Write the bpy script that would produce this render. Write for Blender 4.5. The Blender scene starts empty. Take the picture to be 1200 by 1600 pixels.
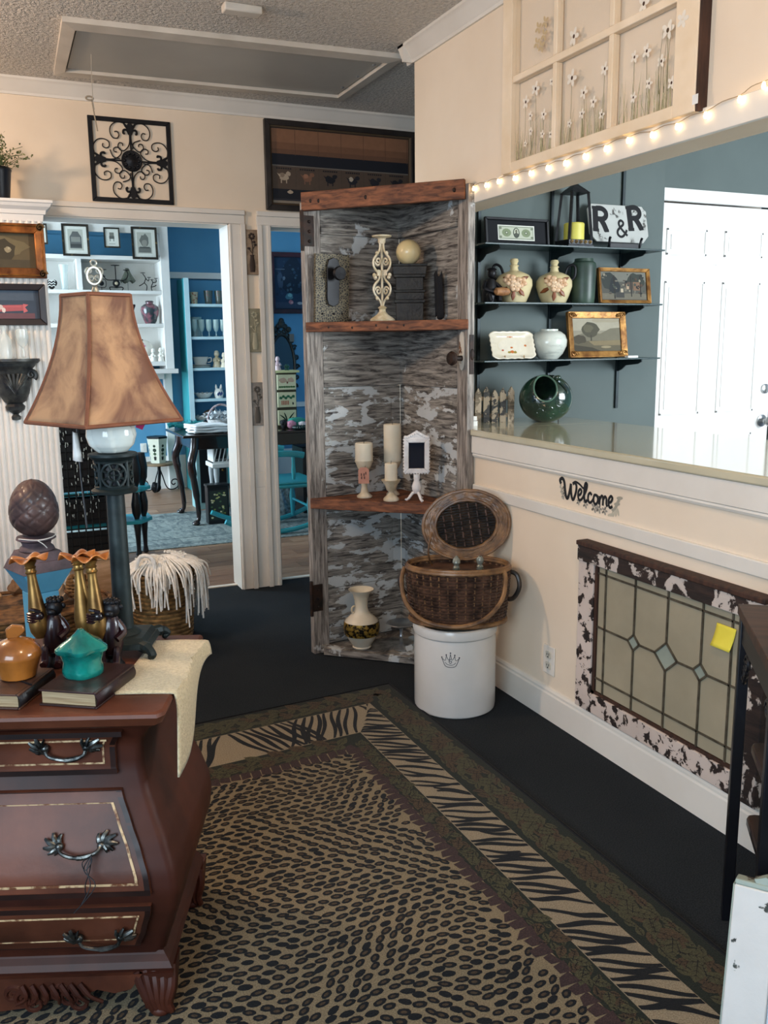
import bpy, math, random
from math import sin, cos, pi, radians as RAD, atan2, sqrt
from mathutils import Matrix, Vector
random.seed(7)
S = bpy.context.scene
COL = S.collection

# ------------------------------------------------------------------ camera, world, light, exposure
cam = bpy.data.objects.new('camera', bpy.data.cameras.new('camera'))
COL.objects.link(cam)
cam.data.sensor_fit = 'VERTICAL'
cam.data.sensor_height = 36.0
cam.data.lens = 36.0 * 1400 / 1600
cam.data.clip_end = 60
_yaw, _pit, _roll = RAD(24.0), math.atan(260 / 1400), 0.011
cam.matrix_world = (Matrix.Translation((0, 0, 1.4)) @ Matrix.Rotation(-_yaw, 4, 'Z')
                    @ Matrix.Rotation(pi / 2 - _pit, 4, 'X') @ Matrix.Rotation(-_roll, 4, 'Z'))
S.camera = cam

W = bpy.data.worlds.new('world'); S.world = W; W.use_nodes = True
W.node_tree.nodes['Background'].inputs[0].default_value = (0.50, 0.68, 1.0, 1)
W.node_tree.nodes['Background'].inputs[1].default_value = 0.40

def area(name, loc, target, sx, sy, power, col):
    l = bpy.data.lights.new(name, 'AREA'); l.shape = 'RECTANGLE'; l.size = sx; l.size_y = sy
    l.energy = power; l.color = col
    o = bpy.data.objects.new(name, l); COL.objects.link(o); o.location = loc
    o.rotation_euler = (Vector(target) - Vector(loc)).to_track_quat('-Z', 'Y').to_euler()
    return o
def lamp(name, loc, power, col, r):
    l = bpy.data.lights.new(name, 'POINT'); l.energy = power; l.color = col; l.shadow_soft_size = r
    o = bpy.data.objects.new(name, l); COL.objects.link(o); o.location = loc
    return o
WARM = (1.0, 0.69, 0.45); COOL = (0.72, 0.87, 1.0)
area('shop_window_left_offscreen', (-1.7, -0.4, 1.6), (1.6, 2.8, 0.9), 2.0, 1.6, 98, COOL)
lamp('ceiling_lamp_left_offscreen', (-1.1, 3.6, 2.36), 92, WARM, 0.08)
lamp('ceiling_lamp_near_offscreen', (0.7, 0.7, 2.45), 36, WARM, 0.10)
area('back_room_window_left_offscreen', (-1.55, 7.7, 1.6), (3.0, 7.9, 1.2), 2.4, 1.7, 225, (0.70, 0.88, 1.0))
area('side_room_window_right_offscreen', (5.1, -0.9, 1.75), (3.5, 3.8, 1.3), 2.2, 1.8, 330, (0.85, 0.94, 1.0))

S.view_settings.view_transform = 'Standard'
S.view_settings.look = 'None'
S.view_settings.exposure = 0.0
S.view_settings.gamma = 1.0
S.view_settings.use_curve_mapping = False

# ------------------------------------------------------------------ materials
def lin(h):
    h = h.lstrip('#'); c = [int(h[i:i+2], 16) / 255 for i in (0, 2, 4)]
    return tuple(x / 12.92 if x <= .04045 else ((x + .055) / 1.055) ** 2.4 for x in c) + (1,)
def _new(name):
    m = bpy.data.materials.new(name); m.use_nodes = True
    nt = m.node_tree; return m, nt, nt.nodes['Principled BSDF']
def _noise(nt, scale, stretch=(1, 1, 1), detail=4, rough=.55, dist=0, rot=(0, 0, 0)):
    tc = nt.nodes.new('ShaderNodeTexCoord'); mp = nt.nodes.new('ShaderNodeMapping')
    mp.inputs['Scale'].default_value = stretch; mp.inputs['Rotation'].default_value = rot
    n = nt.nodes.new('ShaderNodeTexNoise'); n.inputs['Scale'].default_value = scale
    n.inputs['Detail'].default_value = detail; n.inputs['Roughness'].default_value = rough
    n.inputs['Distortion'].default_value = dist
    nt.links.new(tc.outputs['Object'], mp.inputs[0]); nt.links.new(mp.outputs[0], n.inputs['Vector'])
    return n.outputs['Fac']
def _ramp(nt, fac, a, b, ca, cb):
    r = nt.nodes.new('ShaderNodeValToRGB'); e = r.color_ramp.elements
    e[0].position = a; e[0].color = ca; e[1].position = b; e[1].color = cb
    nt.links.new(fac, r.inputs[0]); return r.outputs[0]
def _mix(nt, fac, a, b):
    x = nt.nodes.new('ShaderNodeMix'); x.data_type = 'RGBA'
    if isinstance(fac, float): x.inputs[0].default_value = fac
    else: nt.links.new(fac, x.inputs[0])
    for k, v in ((6, a), (7, b)):
        if isinstance(v, tuple): x.inputs[k].default_value = v
        else: nt.links.new(v, x.inputs[k])
    return x.outputs[2]
def _bump(nt, p, h, strength, dist=.01):
    b = nt.nodes.new('ShaderNodeBump'); b.inputs['Strength'].default_value = strength
    b.inputs['Distance'].default_value = dist
    nt.links.new(h, b.inputs['Height']); nt.links.new(b.outputs[0], p.inputs['Normal'])
BW = ((0, 0, 0, 1), (1, 1, 1, 1))
_MC = {}
def mat(name, c, rough=.5, metal=0, c2=None, scale=8, stretch=(1, 1, 1), ramp=(.35, .65), bump=0, bscale=None,
        detail=4, trans=0, coat=0, emit=0, ior=1.45, alpha=1, dist=0, bdist=.005, sheen=0, spec=.5):
    if name in _MC: return _MC[name]
    m, nt, p = _new(name)
    p.inputs['Roughness'].default_value = rough; p.inputs['Metallic'].default_value = metal
    p.inputs['IOR'].default_value = ior; p.inputs['Specular IOR Level'].default_value = spec
    a = lin(c)
    b = lin(c2) if c2 else tuple(x * .86 for x in a[:3]) + (1,)
    f = _noise(nt, scale, stretch, detail, dist=dist)
    nt.links.new(_ramp(nt, f, ramp[0], ramp[1], b, a), p.inputs['Base Color'])
    if bump:
        h = _noise(nt, bscale, stretch, 3) if bscale else f
        _bump(nt, p, h, bump, bdist)
    if trans: p.inputs['Transmission Weight'].default_value = trans
    if coat: p.inputs['Coat Weight'].default_value = coat; p.inputs['Coat Roughness'].default_value = .08
    if alpha < 1: p.inputs['Alpha'].default_value = alpha
    if sheen: p.inputs['Sheen Weight'].default_value = sheen
    if emit:
        p.inputs['Emission Color'].default_value = a; p.inputs['Emission Strength'].default_value = emit
    _MC[name] = m; return m
def chippy(name, wood, wood2, paint, amount, grain=(1, 1, 12), rough=.75, pscale=5, gscale=6, bump=.5, pst=(1, 1, 1)):
    """weathered wood showing through flaking paint; amount 0..1 = how much paint is left"""
    if name in _MC: return _MC[name]
    m, nt, p = _new(name); p.inputs['Roughness'].default_value = rough
    g = _noise(nt, gscale, grain, 6, .65, .6)
    w = _ramp(nt, g, .38, .64, lin(wood2), lin(wood))
    big = _noise(nt, pscale, pst, 8, .62, .3)
    t = .72 - .5 * amount
    k = _ramp(nt, big, t - .012, t + .012, *BW)
    dirt = _noise(nt, 3, (1, 1, 1), 5)
    pc = _ramp(nt, dirt, .3, .7, tuple(x * .72 for x in lin(paint)[:3]) + (1,), lin(paint))
    nt.links.new(_mix(nt, k, w, pc), p.inputs['Base Color'])
    add = nt.nodes.new('ShaderNodeMath'); add.operation = 'MULTIPLY_ADD'; add.inputs[1].default_value = .6
    nt.links.new(g, add.inputs[0]); nt.links.new(k, add.inputs[2])
    _bump(nt, p, add.outputs[0], bump, .004)
    _MC[name] = m; return m
def flat(hexc, rough=.75):
    return mat('print_' + hexc + ('' if rough == .75 else '_%d' % int(rough * 100)), hexc, rough, scale=40, ramp=(.2, .8))
def glass(name, c, rough=.03, ior=1.45, trans=1.0):
    return mat(name, c, rough, trans=trans, c2=c, ior=ior)

# ------------------------------------------------------------------ mesh builder
class G:
    def __init__(s): s.v = []; s.f = []; s.m = []; s.mi = 0
    def add(s, vs, fs):
        b = len(s.v); s.v += [tuple(v) for v in vs]
        s.f += [tuple(i + b for i in f) for f in fs]; s.m += [s.mi] * len(fs); return s
    def bx(s, x0, x1, y0, y1, z0, z1):
        v = [(x, y, z) for z in (z0, z1) for y in (y0, y1) for x in (x0, x1)]
        return s.add(v, [(0, 2, 3, 1), (4, 5, 7, 6), (0, 1, 5, 4), (1, 3, 7, 5), (3, 2, 6, 7), (2, 0, 4, 6)])
    def tb(s, x0, x1, y0, y1, z0, z1, k):
        """box whose top is scaled by k about its centre"""
        cx, cy = (x0 + x1) / 2, (y0 + y1) / 2
        v = []
        for z, q in ((z0, 1), (z1, k)):
            v += [(cx + (x - cx) * q, cy + (y - cy) * q, z) for y in (y0, y1) for x in (x0, x1)]
        return s.add(v, [(0, 2, 3, 1), (4, 5, 7, 6), (0, 1, 5, 4), (1, 3, 7, 5), (3, 2, 6, 7), (2, 0, 4, 6)])
    def beam(s, p, q, w, h, up=(0, 0, 1)):
        p, q = Vector(p), Vector(q); d = (q - p).normalized(); u = Vector(up)
        r = d.cross(u)
        if r.length < 1e-4: r = d.cross(Vector((1, 0, 0)))
        r.normalize(); u = r.cross(d).normalized()
        v = [e + r * (a * w / 2) + u * (b * h / 2) for e in (p, q) for a, b in ((-1, -1), (1, -1), (1, 1), (-1, 1))]
        return s.add(v, [(0, 1, 2, 3), (7, 6, 5, 4), (0, 4, 5, 1), (1, 5, 6, 2), (2, 6, 7, 3), (3, 7, 4, 0)])
    def lathe(s, pr, n=24, c=(0, 0, 0), sx=1, sy=1, M=None, ph=0, wob=None):
        vs = []; fs = []
        for k, (r, z) in enumerate(pr):
            for i in range(n):
                a = 2 * pi * i / n + ph
                rr = r * (wob(a, k / max(1, len(pr) - 1)) if wob else 1)
                v = Vector((rr * cos(a) * sx, rr * sin(a) * sy, z))
                if M is not None: v = M @ v
                vs.append(v + Vector(c))
        for k in range(len(pr) - 1):
            for i in range(n):
                j = (i + 1) % n
                fs.append((k*n+i, k*n+j, (k+1)*n+j, (k+1)*n+i))
        if pr[0][0] > 1e-5: fs.append(tuple(range(n - 1, -1, -1)))
        if pr[-1][0] > 1e-5: fs.append(tuple((len(pr)-1)*n + i for i in range(n)))
        return s.add(vs, fs)
    def tube(s, pts, r, n=8, cl=False, flat=1.0):
        P = [Vector(p) for p in pts]; N = len(P); vs = []; fs = []
        rs = r if isinstance(r, (list, tuple)) else [r] * N
        ref = None
        for i in range(N):
            d = (P[(i+1) % N] - P[i-1]) if cl else (P[min(i+1, N-1)] - P[max(i-1, 0)])
            if d.length < 1e-9: d = Vector((0, 0, 1))
            d.normalize()
            if ref is None:
                ref = Vector((0, 0, 1)) if abs(d.z) < .9 else Vector((1, 0, 0))
            u = (ref - d * ref.dot(d))
            if u.length < 1e-6: u = d.orthogonal()
            u.normalize(); w = d.cross(u); ref = u
            for k in range(n):
                a = 2 * pi * k / n
                vs.append(P[i] + u * (rs[i] * cos(a)) + w * (rs[i] * sin(a) * flat))
        for i in range(N if cl else N - 1):
            b, t = i * n, ((i + 1) % N) * n
            for k in range(n):
                j = (k + 1) % n; fs.append((b+k, b+j, t+j, t+k))
        if not cl:
            fs.append(tuple(range(n-1, -1, -1))); fs.append(tuple((N-1)*n + k for k in range(n)))
        return s.add(vs, fs)
    def prism(s, poly, d0, d1, M=None, k=1.0):
        n = len(poly); cx = sum(p[0] for p in poly)/n; cy = sum(p[1] for p in poly)/n
        vs = [Vector((x, y, d0)) for x, y in poly] + [Vector((cx+(x-cx)*k, cy+(y-cy)*k, d1)) for x, y in poly]
        if M is not None: vs = [M @ v for v in vs]
        fs = [tuple(range(n-1, -1, -1)), tuple(range(n, 2*n))] + [(i, (i+1) % n, n+(i+1) % n, n+i) for i in range(n)]
        return s.add(vs, fs)
    def sph(s, c, r, n=16, m=10, M=None):
        r = (r, r, r) if isinstance(r, (int, float)) else r
        pr = [(sin(pi*k/m), -cos(pi*k/m)) for k in range(m+1)]
        b = len(s.v); s.lathe([(max(a, 0), z) for a, z in pr], n)
        for i in range(b, len(s.v)):
            v = Vector(s.v[i]); v = Vector((v.x*r[0], v.y*r[1], v.z*r[2]))
            if M is not None: v = M @ v
            s.v[i] = tuple(v + Vector(c))
        return s
    def surf(s, fn, nu, nv, cu=False):
        vs = [fn(i / (nu if cu else nu-1), j / (nv-1)) for j in range(nv) for i in range(nu)]
        fs = []
        for j in range(nv-1):
            for i in range(nu if cu else nu-1):
                k = (i+1) % nu; fs.append((j*nu+i, j*nu+k, (j+1)*nu+k, (j+1)*nu+i))
        return s.add(vs, fs)
    def poly(s, pts): return s.add(pts, [tuple(range(len(pts)))])
    def xf(s, M, b=0):
        for i in range(b, len(s.v)): s.v[i] = tuple(M @ Vector(s.v[i]))
        return s
    def o(s, name, m, par=None, sm=True, ang=38, bev=0, solid=0):
        me = bpy.data.meshes.new(name); me.from_pydata(s.v, [], s.f)
        ms = m if isinstance(m, (list, tuple)) else [m]
        for x in ms: me.materials.append(x)
        if len(ms) > 1: me.polygons.foreach_set('material_index', s.m)
        me.validate(); me.update()
        if sm:
            me.polygons.foreach_set('use_smooth', [True] * len(me.polygons)); me.set_sharp_from_angle(angle=RAD(ang))
        ob = bpy.data.objects.new(name, me); COL.objects.link(ob)
        if par is not None: ob.parent = par
        if solid:
            q = ob.modifiers.new('solid', 'SOLIDIFY'); q.thickness = solid; q.offset = 0
        if bev:
            q = ob.modifiers.new('bevel', 'BEVEL'); q.width = bev; q.segments = 2; q.limit_method = 'ANGLE'
        return ob
def tag(o, label, cat, group=None):
    o['label'] = label; o['category'] = cat
    if group: o['group'] = group
    return o
def thing(name, label, cat, loc=(0, 0, 0), rz=0, group=None):
    o = bpy.data.objects.new(name, None); COL.objects.link(o); o.empty_display_size = .05
    o.location = loc; o.rotation_euler = (0, 0, rz); return tag(o, label, cat, group)
def struct(o): o['kind'] = 'structure'; return o
def place(o, loc, rz=0): o.location = loc; o.rotation_euler = (0, 0, rz); return o
def dup(src, loc, rz=None, label=None, group=None, par=None, k=None):
    c = src.copy(); COL.objects.link(c); c.parent = par
    if loc is not None: c.location = loc
    if rz is not None: c.rotation_euler = (0, 0, rz)
    if k: c.scale = (k, k, k) if isinstance(k, (int, float)) else k
    if label: c['label'] = label
    if group: c['group'] = group
    for ch in list(src.children): dup(ch, None, par=c)
    return c
def frameM(o, ux, uy):
    """matrix sending (u,v,n) to o + u*ux + v*uy + n*(ux x uy)"""
    ux, uy = Vector(ux).normalized(), Vector(uy).normalized(); n = ux.cross(uy)
    return Matrix(((ux.x, uy.x, n.x, o[0]), (ux.y, uy.y, n.y, o[1]), (ux.z, uy.z, n.z, o[2]), (0, 0, 0, 1)))
def cat(pts, n=6, cl=False):
    P = [Vector(p) for p in pts]; N = len(P); out = []
    for i in range(N if cl else N - 1):
        p0, p1, p2, p3 = (P[(i-1) % N], P[i], P[(i+1) % N], P[(i+2) % N]) if cl else (P[max(i-1, 0)], P[i], P[i+1], P[min(i+2, N-1)])
        for k in range(n):
            t = k / n
            out.append(.5 * ((2*p1) + (p2-p0)*t + (2*p0-5*p1+4*p2-p3)*t*t + (3*p1-p0-3*p2+p3)*t**3))
    if not cl: out.append(P[-1])
    return out
def ribbon(pts, w, n=6, taper=False):
    """outline of a brush stroke in 2D"""
    P = cat([(p[0], p[1], 0) for p in pts], n); L = []; Rr = []
    for i, p in enumerate(P):
        d = P[min(i+1, len(P)-1)] - P[max(i-1, 0)]
        d = d.normalized() if d.length > 1e-9 else Vector((1, 0, 0)); t = i / (len(P)-1)
        ww = (w[0] + (w[1]-w[0])*t if isinstance(w, tuple) else w) * ((.25 + .75*sin(pi*min(max(t, .02), .98))) if taper else 1) / 2
        L.append((p.x - d.y*ww, p.y + d.x*ww)); Rr.append((p.x + d.y*ww, p.y - d.x*ww))
    return [[L[i], L[i+1], Rr[i+1], Rr[i]] for i in range(len(P)-1)]
def rect(x0, y0, x1, y1): return [(x0, y0), (x1, y0), (x1, y1), (x0, y1)]
def ell(cx, cy, rx, ry, n=16, rot=0):
    return [(cx + rx*cos(2*pi*i/n)*cos(rot) - ry*sin(2*pi*i/n)*sin(rot), cy + rx*cos(2*pi*i/n)*sin(rot) + ry*sin(2*pi*i/n)*cos(rot)) for i in range(n)]
def blob(cx, cy, rx, ry, n=14, j=.2):
    return [(cx + rx*cos(2*pi*i/n)*(1+random.uniform(-j, j)), cy + ry*sin(2*pi*i/n)*(1+random.uniform(-j, j))) for i in range(n)]
def prints(name, par, shapes, M, step=.0002, rough=.75, start=.0003):
    """flat print: coloured shapes lying on one plane, as one mesh"""
    g = G(); ms = []; ix = {}
    for k, (c, p) in enumerate(shapes):
        if c not in ix: ix[c] = len(ms); ms.append(flat(c, rough))
        g.mi = ix[c]
        g.poly([M @ Vector((x, y, start + step*k)) for x, y in p])
    return g.o(name, ms, par, sm=False)
def frame4(g, w, h, b, d, M, inner=0.0):
    """mitred picture frame, outer w x h, border b, depth d, sloping in by inner"""
    o = [(-w/2, -h/2), (w/2, -h/2), (w/2, h/2), (-w/2, h/2)]
    i = [(-w/2+b, -h/2+b), (w/2-b, -h/2+b), (w/2-b, h/2-b), (-w/2+b, h/2-b)]
    for k in range(4):
        a, c = k, (k+1) % 4
        q = [(*o[a], 0), (*o[c], 0), (*i[c], 0), (*i[a], 0), (*o[a], d), (*o[c], d), (*i[c], d-inner), (*i[a], d-inner)]
        g.add([M @ Vector(v) for v in q], [(3, 2, 1, 0), (4, 5, 6, 7), (0, 1, 5, 4), (1, 2, 6, 5), (2, 3, 7, 6), (3, 0, 4, 7)])
    return g
def spiral(c, r0, r1, a0, turns, n=28):
    return [(c[0] + (r0+(r1-r0)*k/n)*cos(a0+turns*2*pi*k/n), c[1] + (r0+(r1-r0)*k/n)*sin(a0+turns*2*pi*k/n)) for k in range(n+1)]
# ------------------------------------------------------------------ shared materials
BLACK = mat('black_iron', '14151a', .45, .3, c2='0a0b10', scale=30)
BRASS = mat('aged_brass', '9a7a45', .35, .9, c2='5d4526', scale=14)
GOLD = mat('gilded_wood', 'b08145', .38, .55, c2='6d4420', scale=18, bump=.3, bscale=60)
SILVER = mat('silver_metal', 'c9cccc', .28, .85, c2='95989a', scale=12)
DARKMET = mat('dark_bronze', '2b2d30', .42, .5, c2='15171b', scale=20, bump=.2, bscale=50)
WHITEP = mat('white_gloss_paint', 'e4dfd5', .45, c2='dad4c9', scale=3)
CREAMW = mat('cream_wall_paint', 'e9d9c3', .8, c2='e3d1b9', scale=2, bump=.05, bscale=120)
WHITECER = mat('white_glazed_ceramic', 'e9e7e0', .16, c2='dedad0', scale=5, coat=.4)
IVORY = mat('ivory_ceramic', 'ddd2bd', .35, c2='c2b292', scale=14)
CANDLE = mat('ivory_candle_wax', 'e6ddc8', .5, c2='dcd0b6', scale=6)
CLEAR = mat('clear_glass', 'dfeceb', .05, c2='dfeceb', alpha=.38, coat=.6)
PAPERW = mat('white_paper', 'ecebe6', .8, c2='dddcd6', scale=20)
MIRROR = mat('dark_mirror', '0b1220', .06, .0, c2='10192a', coat=.6, spec=.8)

# ------------------------------------------------------------------ SETTING : floor, walls, ceiling
def carpet_mat():
    m, nt, p = _new('charcoal_carpet'); p.inputs['Roughness'].default_value = .97; p.inputs['Specular IOR Level'].default_value = .1
    a = _noise(nt, 260, detail=2); b = _noise(nt, 2.2, detail=3)
    c = _ramp(nt, a, .36, .70, lin('14181c'), lin('363b40'))
    c2 = _ramp(nt, b, .3, .7, lin('1d2227'), lin('2b3034'))
    nt.links.new(_mix(nt, .42, c, c2), p.inputs['Base Color']); _bump(nt, p, a, .7, .004); return m
CARPET = carpet_mat()
floor = struct(G().bx(-1.6, 5.2, -1.2, 5.12, -.06, 0).o('floor', CARPET, sm=False))
POP = mat('popcorn_ceiling', 'e2dbd0', .95, c2='bdb8b0', scale=70, ramp=(.3, .62), bump=1.0, bscale=75, bdist=.02)
ceiling = struct(G().bx(-1.6, 5.2, -1.2, 5.0, 2.70, 2.8).o('ceiling', POP, sm=False))

g = G()     # back wall with the two openings
g.bx(-1.6, .345, 5.0, 5.17, 0, 2.70); g.bx(.345, 2.35, 5.0, 5.17, 2.065, 2.70)
g.bx(1.315, 1.545, 5.0, 5.17, 0, 2.065); g.bx(2.35, 5.2, 5.0, 5.17, 0, 2.70)
wall_back = struct(g.o('wall_back', CREAMW, sm=False))
g = G()     # half wall with pass-through and header, then the solid end
g.bx(1.872, 2.02, -1.2, 3.34, 0, 1.02); g.bx(1.872, 2.02, -1.2, 3.34, 1.963, 2.70); g.bx(1.872, 2.02, 3.34, 3.82, 0, 1.02); g.bx(1.872, 2.02, 3.34, 3.82, 1.963, 2.70); g.bx(1.872, 2.02, 3.66, 3.82, 1.02, 1.963)
wall_right = struct(g.o('wall_right', CREAMW, sm=False))
TEAL = mat('slate_wall_paint', '5a6563', .7, c2='535e5c', scale=2)
wall_side = struct(G().bx(2.02, 3.15, 3.65, 3.82, 0, 2.70).o('wall_side', TEAL, sm=False))
g = G(); g.bx(3.15, 5.2, 3.74, 3.90, 2.164, 2.70); g.bx(4.06, 5.2, 3.74, 3.90, 0, 2.164); g.bx(3.15, 3.155, 3.65, 3.90, 0, 2.70)
wall_door = struct(g.o('wall_door', TEAL, sm=False))

# crown, baseboards, rails, casings
def profile_run(name, prof, p, q, out, m):
    """sweep a small profile [(out, up)...] from p to q"""
    g = G(); p, q, o_ = Vector(p), Vector(q), Vector(out); n = len(prof)
    vs = [e + o_*a + Vector((0, 0, b)) for e in (p, q) for a, b in prof]
    g.add(vs, [tuple(range(n-1, -1, -1)), tuple(range(n, 2*n))] + [(i, (i+1) % n, n+(i+1) % n, n+i) for i in range(n)])
    return struct(g.o(name, m, ang=25))
CROWN = [(0, 0), (.010, 0), (.012, .012), (.020, .020), (.042, .052), (.050, .060), (.056, .064), (.056, .075), (0, .075)]
TRIMW = WHITEP
profile_run('trim_1', CROWN, (-1.6, 5.0, 2.625), (5.2, 5.0, 2.625), (0, -1, 0), TRIMW)
profile_run('trim_2', CROWN, (1.872, -1.2, 2.625), (1.872, 3.876, 2.625), (-1, 0, 0), TRIMW)
profile_run('trim_3', CROWN, (1.816, 3.82, 2.625), (3.2, 3.82, 2.625), (0, 1, 0), TRIMW)
BASEB = [(0, 0), (.016, 0), (.016, .100), (.012, .106), (.012, .114), (.007, .122), (0, .124)]
profile_run('baseboard_right', BASEB, (1.872, -1.2, 0), (1.872, 3.258, 0), (-1, 0, 0), WHITEP)
APRON = [(0, 0), (.010, .002), (.014, .010), (.012, .016), (.018, .020), (.018, .088), (0, .088)]
profile_run('trim_4', APRON, (1.872, -1.2, .937), (1.872, 3.258, .937), (-1, 0, 0), WHITEP)
RAIL = [(0, 0), (.009, .001), (.011, .004), (.011, .042), (.009, .045), (0, .046)]
profile_run('trim_5', RAIL, (1.872, -1.2, .777), (1.872, 3.258, .777), (-1, 0, 0), WHITEP)
# fascia board of the pass-through header
struct(G().bx(1.858, 1.8725, -1.2, 3.258, 1.955, 2.026).o('trim_6', TRIMW, bev=.002))
CASE = WHITEP
def casing(name, x0, x1, z0, z1, steps):
    g = G()
    for a, b, d in steps: g.bx(a, b, 5.0-d, 5.001, z0, z1)
    return struct(g.o(name, CASE, bev=.002))
casing('trim_7', 0, 0, 0, 2.0625, [(1.313, 1.375, .014), (1.375, 1.402, .026), (1.315, 1.325, .018)])
casing('trim_8', 0, 0, 0, 2.0625, [(1.495, 1.53, .014), (1.470, 1.497, .026), (1.528, 1.547, .018)])
g = G(); g.bx(.30, 1.402, 4.986, 5.001, 2.063, 2.11); g.bx(.30, 1.402, 4.974, 5.001, 2.11, 2.135)
struct(g.o('trim_9', TRIMW, bev=.002))
g = G(); g.bx(1.470, 2.40, 4.986, 5.001, 2.063, 2.11); g.bx(1.470, 2.40, 4.974, 5.001, 2.11, 2.135)
struct(g.o('trim_10', CASE, bev=.002))
g = G(); g.bx(1.402, 1.470, 4.992, 5.001, 0, .60); g.bx(1.402, 1.470, 4.992, 5.001, .685, 1.0); g.bx(1.402, 1.470, 4.989, 5.001, .60, .685)
struct(g.o('trim_11', CASE, bev=.0015))
JAMB = WHITEP
g = G(); g.bx(1.307, 1.3155, 4.995, 5.18, 0, 2.065); g.bx(1.5445, 1.553, 4.995, 5.18, 0, 2.065)
g.bx(.345, 1.3155, 4.995, 5.18, 2.057, 2.0655); g.bx(1.5445, 2.35, 4.995, 5.18, 2.057, 2.0655)
struct(g.o('trim_12', JAMB, sm=False))
struct(G().bx(.2, 2.4, 5.10, 5.135, -.01, .006).o('trim_13', WHITEP, bev=.002))

# ---- back room shell
BLUE = mat('blue_wall_paint', '5a98bd', .75, c2='5390b6', scale=2)
wall_far = struct(G().bx(-1.6, 5.2, 9.1, 9.22, 0, 2.75).o('wall_far', BLUE, sm=False))
struct(G().bx(-1.6, 5.2, 5.17, 9.1, 2.62, 2.72).o('ceiling_back_room', mat('back_room_ceiling', 'dedbd5', .9, c2='d4d1cb'), sm=False))
struct(G().bx(3.6, 3.7, 5.17, 9.1, 0, 2.75).o('wall_far_right', BLUE, sm=False))
WHITEB = mat('back_room_white_paint', 'e5e4e0', .5, c2='dbdad6', scale=3)
g = G(); g.bx(-1.6, 1.745, 9.075, 9.101, 0, .335); g.bx(2.6, 3.6, 9.075, 9.101, 0, .335); g.bx(1.6, 1.9, 9.08, 9.101, 0, .335)
struct(g.o('baseboard_far', WHITEB, bev=.003))
struct(G().bx(1.70, 2.6, 9.06, 9.101, 2.068, 2.128).o('trim_14', WHITEB, bev=.003))
struct(G().bx(2.6, 3.6, 9.07, 9.101, .775, .825).o('trim_15', WHITEB, bev=.003))
floor_b = struct(G().bx(-1.6, 5.2, 5.12, 9.22, -.06, -.004).o('floor_back_room', mat('floor_joint_brown', '3a2a20', .8), sm=False))
PLK = [mat('laminate_plank_%d' % i, a, .42, c2=b, scale=5, stretch=(1.2, 14, 1), dist=.8, detail=6) for i, (a, b) in
       enumerate((('9c7a62', '785844'), ('a8866c', '84644e'), ('8f6e58', '6f523f')))]
pm = []
for i in range(3): pm.append(G().bx(0, .597, 0, .117, -.004, .0015).o('plank_mesh', PLK[i], sm=False))
n = 0
for j in range(16):                      # planks of the back room in view, one object each
    for i in range(6):
        x = .15 + i * .6 - (j * .37 % .6); y = 5.136 + j * .12
        c = pm[(i * 2 + j) % 3].copy(); COL.objects.link(c); c.name = 'plank'; c.parent = floor_b; c.location = (x, y, 0)
for j in range(9):
    for i in range(4):
        c = pm[(i + 2 * j) % 3].copy(); COL.objects.link(c); c.name = 'plank'; c.parent = floor_b
        c.location = (.55 + i * .6 - (j * .37 % .6), 7.056 + j * .12 + .0, 0)
for o in pm: bpy.data.objects.remove(o)
g = G().bx(-1.6, 5.2, 8.15, 9.1, -.004, .0014).bx(-1.6, -.4, 5.14, 8.15, -.004, .0014).bx(3.6, 5.2, 5.14, 8.15, -.004, .0014)
o = g.o('plank_field', PLK[0], floor_b, sm=False); o['kind'] = 'stuff'

# ---- side room: door, header, counter
DOORW = mat('door_white_paint', 'eeede9', .35, c2='e8e7e3', scale=2)
def panel_door():
    d = struct(G().bx(3.145, 4.055, 3.752, 3.79, .005, 2.098).o('door_1', DOORW, bev=.002))
    for x0, x1 in ((3.267, 3.535), (3.657, 3.928)):
        for z0, z1 in ((1.842, 1.975), (1.02, 1.712), (.18, .90)):
            g = G()
            for a, b, c, e in ((x0, x1, z0, z0+.012), (x0, x1, z1-.012, z1), (x0, x0+.012, z0, z1), (x1-.012, x1, z0, z1)):
                g.bx(a, b, 3.746, 3.753, c, e)
            g.bx(x0+.03, x1-.03, 3.7475, 3.753, z0+.03, z1-.03)
            g.o('panel', DOORW, d, bev=.002)
    MY = Matrix.Rotation(pi/2, 4, 'X')
    k = G().lathe([(.034, 0), (.034, .006), (.014, .012), (.013, .035), (.026, .045), (.030, .060), (.024, .072), (0, .076)], 20, (4.005, 3.752, .962), M=MY)
    k.o('door_knob', SILVER, d)
    k = G().lathe([(.027, 0), (.027, .010), (.020, .014), (0, .015)], 18, (4.012, 3.752, 1.14), M=MY)
    k.bx(4.006, 4.018, 3.724, 3.740, 1.122, 1.158); k.o('deadbolt', SILVER, d)
    G().lathe([(.005, 0), (.005, .004), (0, .005)], 10, (3.60, 3.752, 1.80), M=MY).o('hook_pin', SILVER, d)
panel_door()
struct(G().bx(3.14, 4.3, 3.725, 3.745, 2.104, 2.166).o('trim_16', DOORW, bev=.003))
struct(G().bx(4.056, 4.13, 3.725, 3.745, 0, 2.104).o('trim_17', DOORW, bev=.003))
CNT = mat('cream_laminate_counter', 'c9c3a8', .10, c2='bdb79c', scale=4, spec=.6, coat=.5)
t = thing('counter_top', 'cream laminate counter top on the pass-through half wall', 'counter', (0, 0, 0))
G().bx(1.846, 2.56, -1.1, 3.258, 1.026, 1.054).bx(1.8735, 2.56, 3.25, 3.648, 1.026, 1.054).o('slab', CNT, t, bev=.006)
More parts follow.
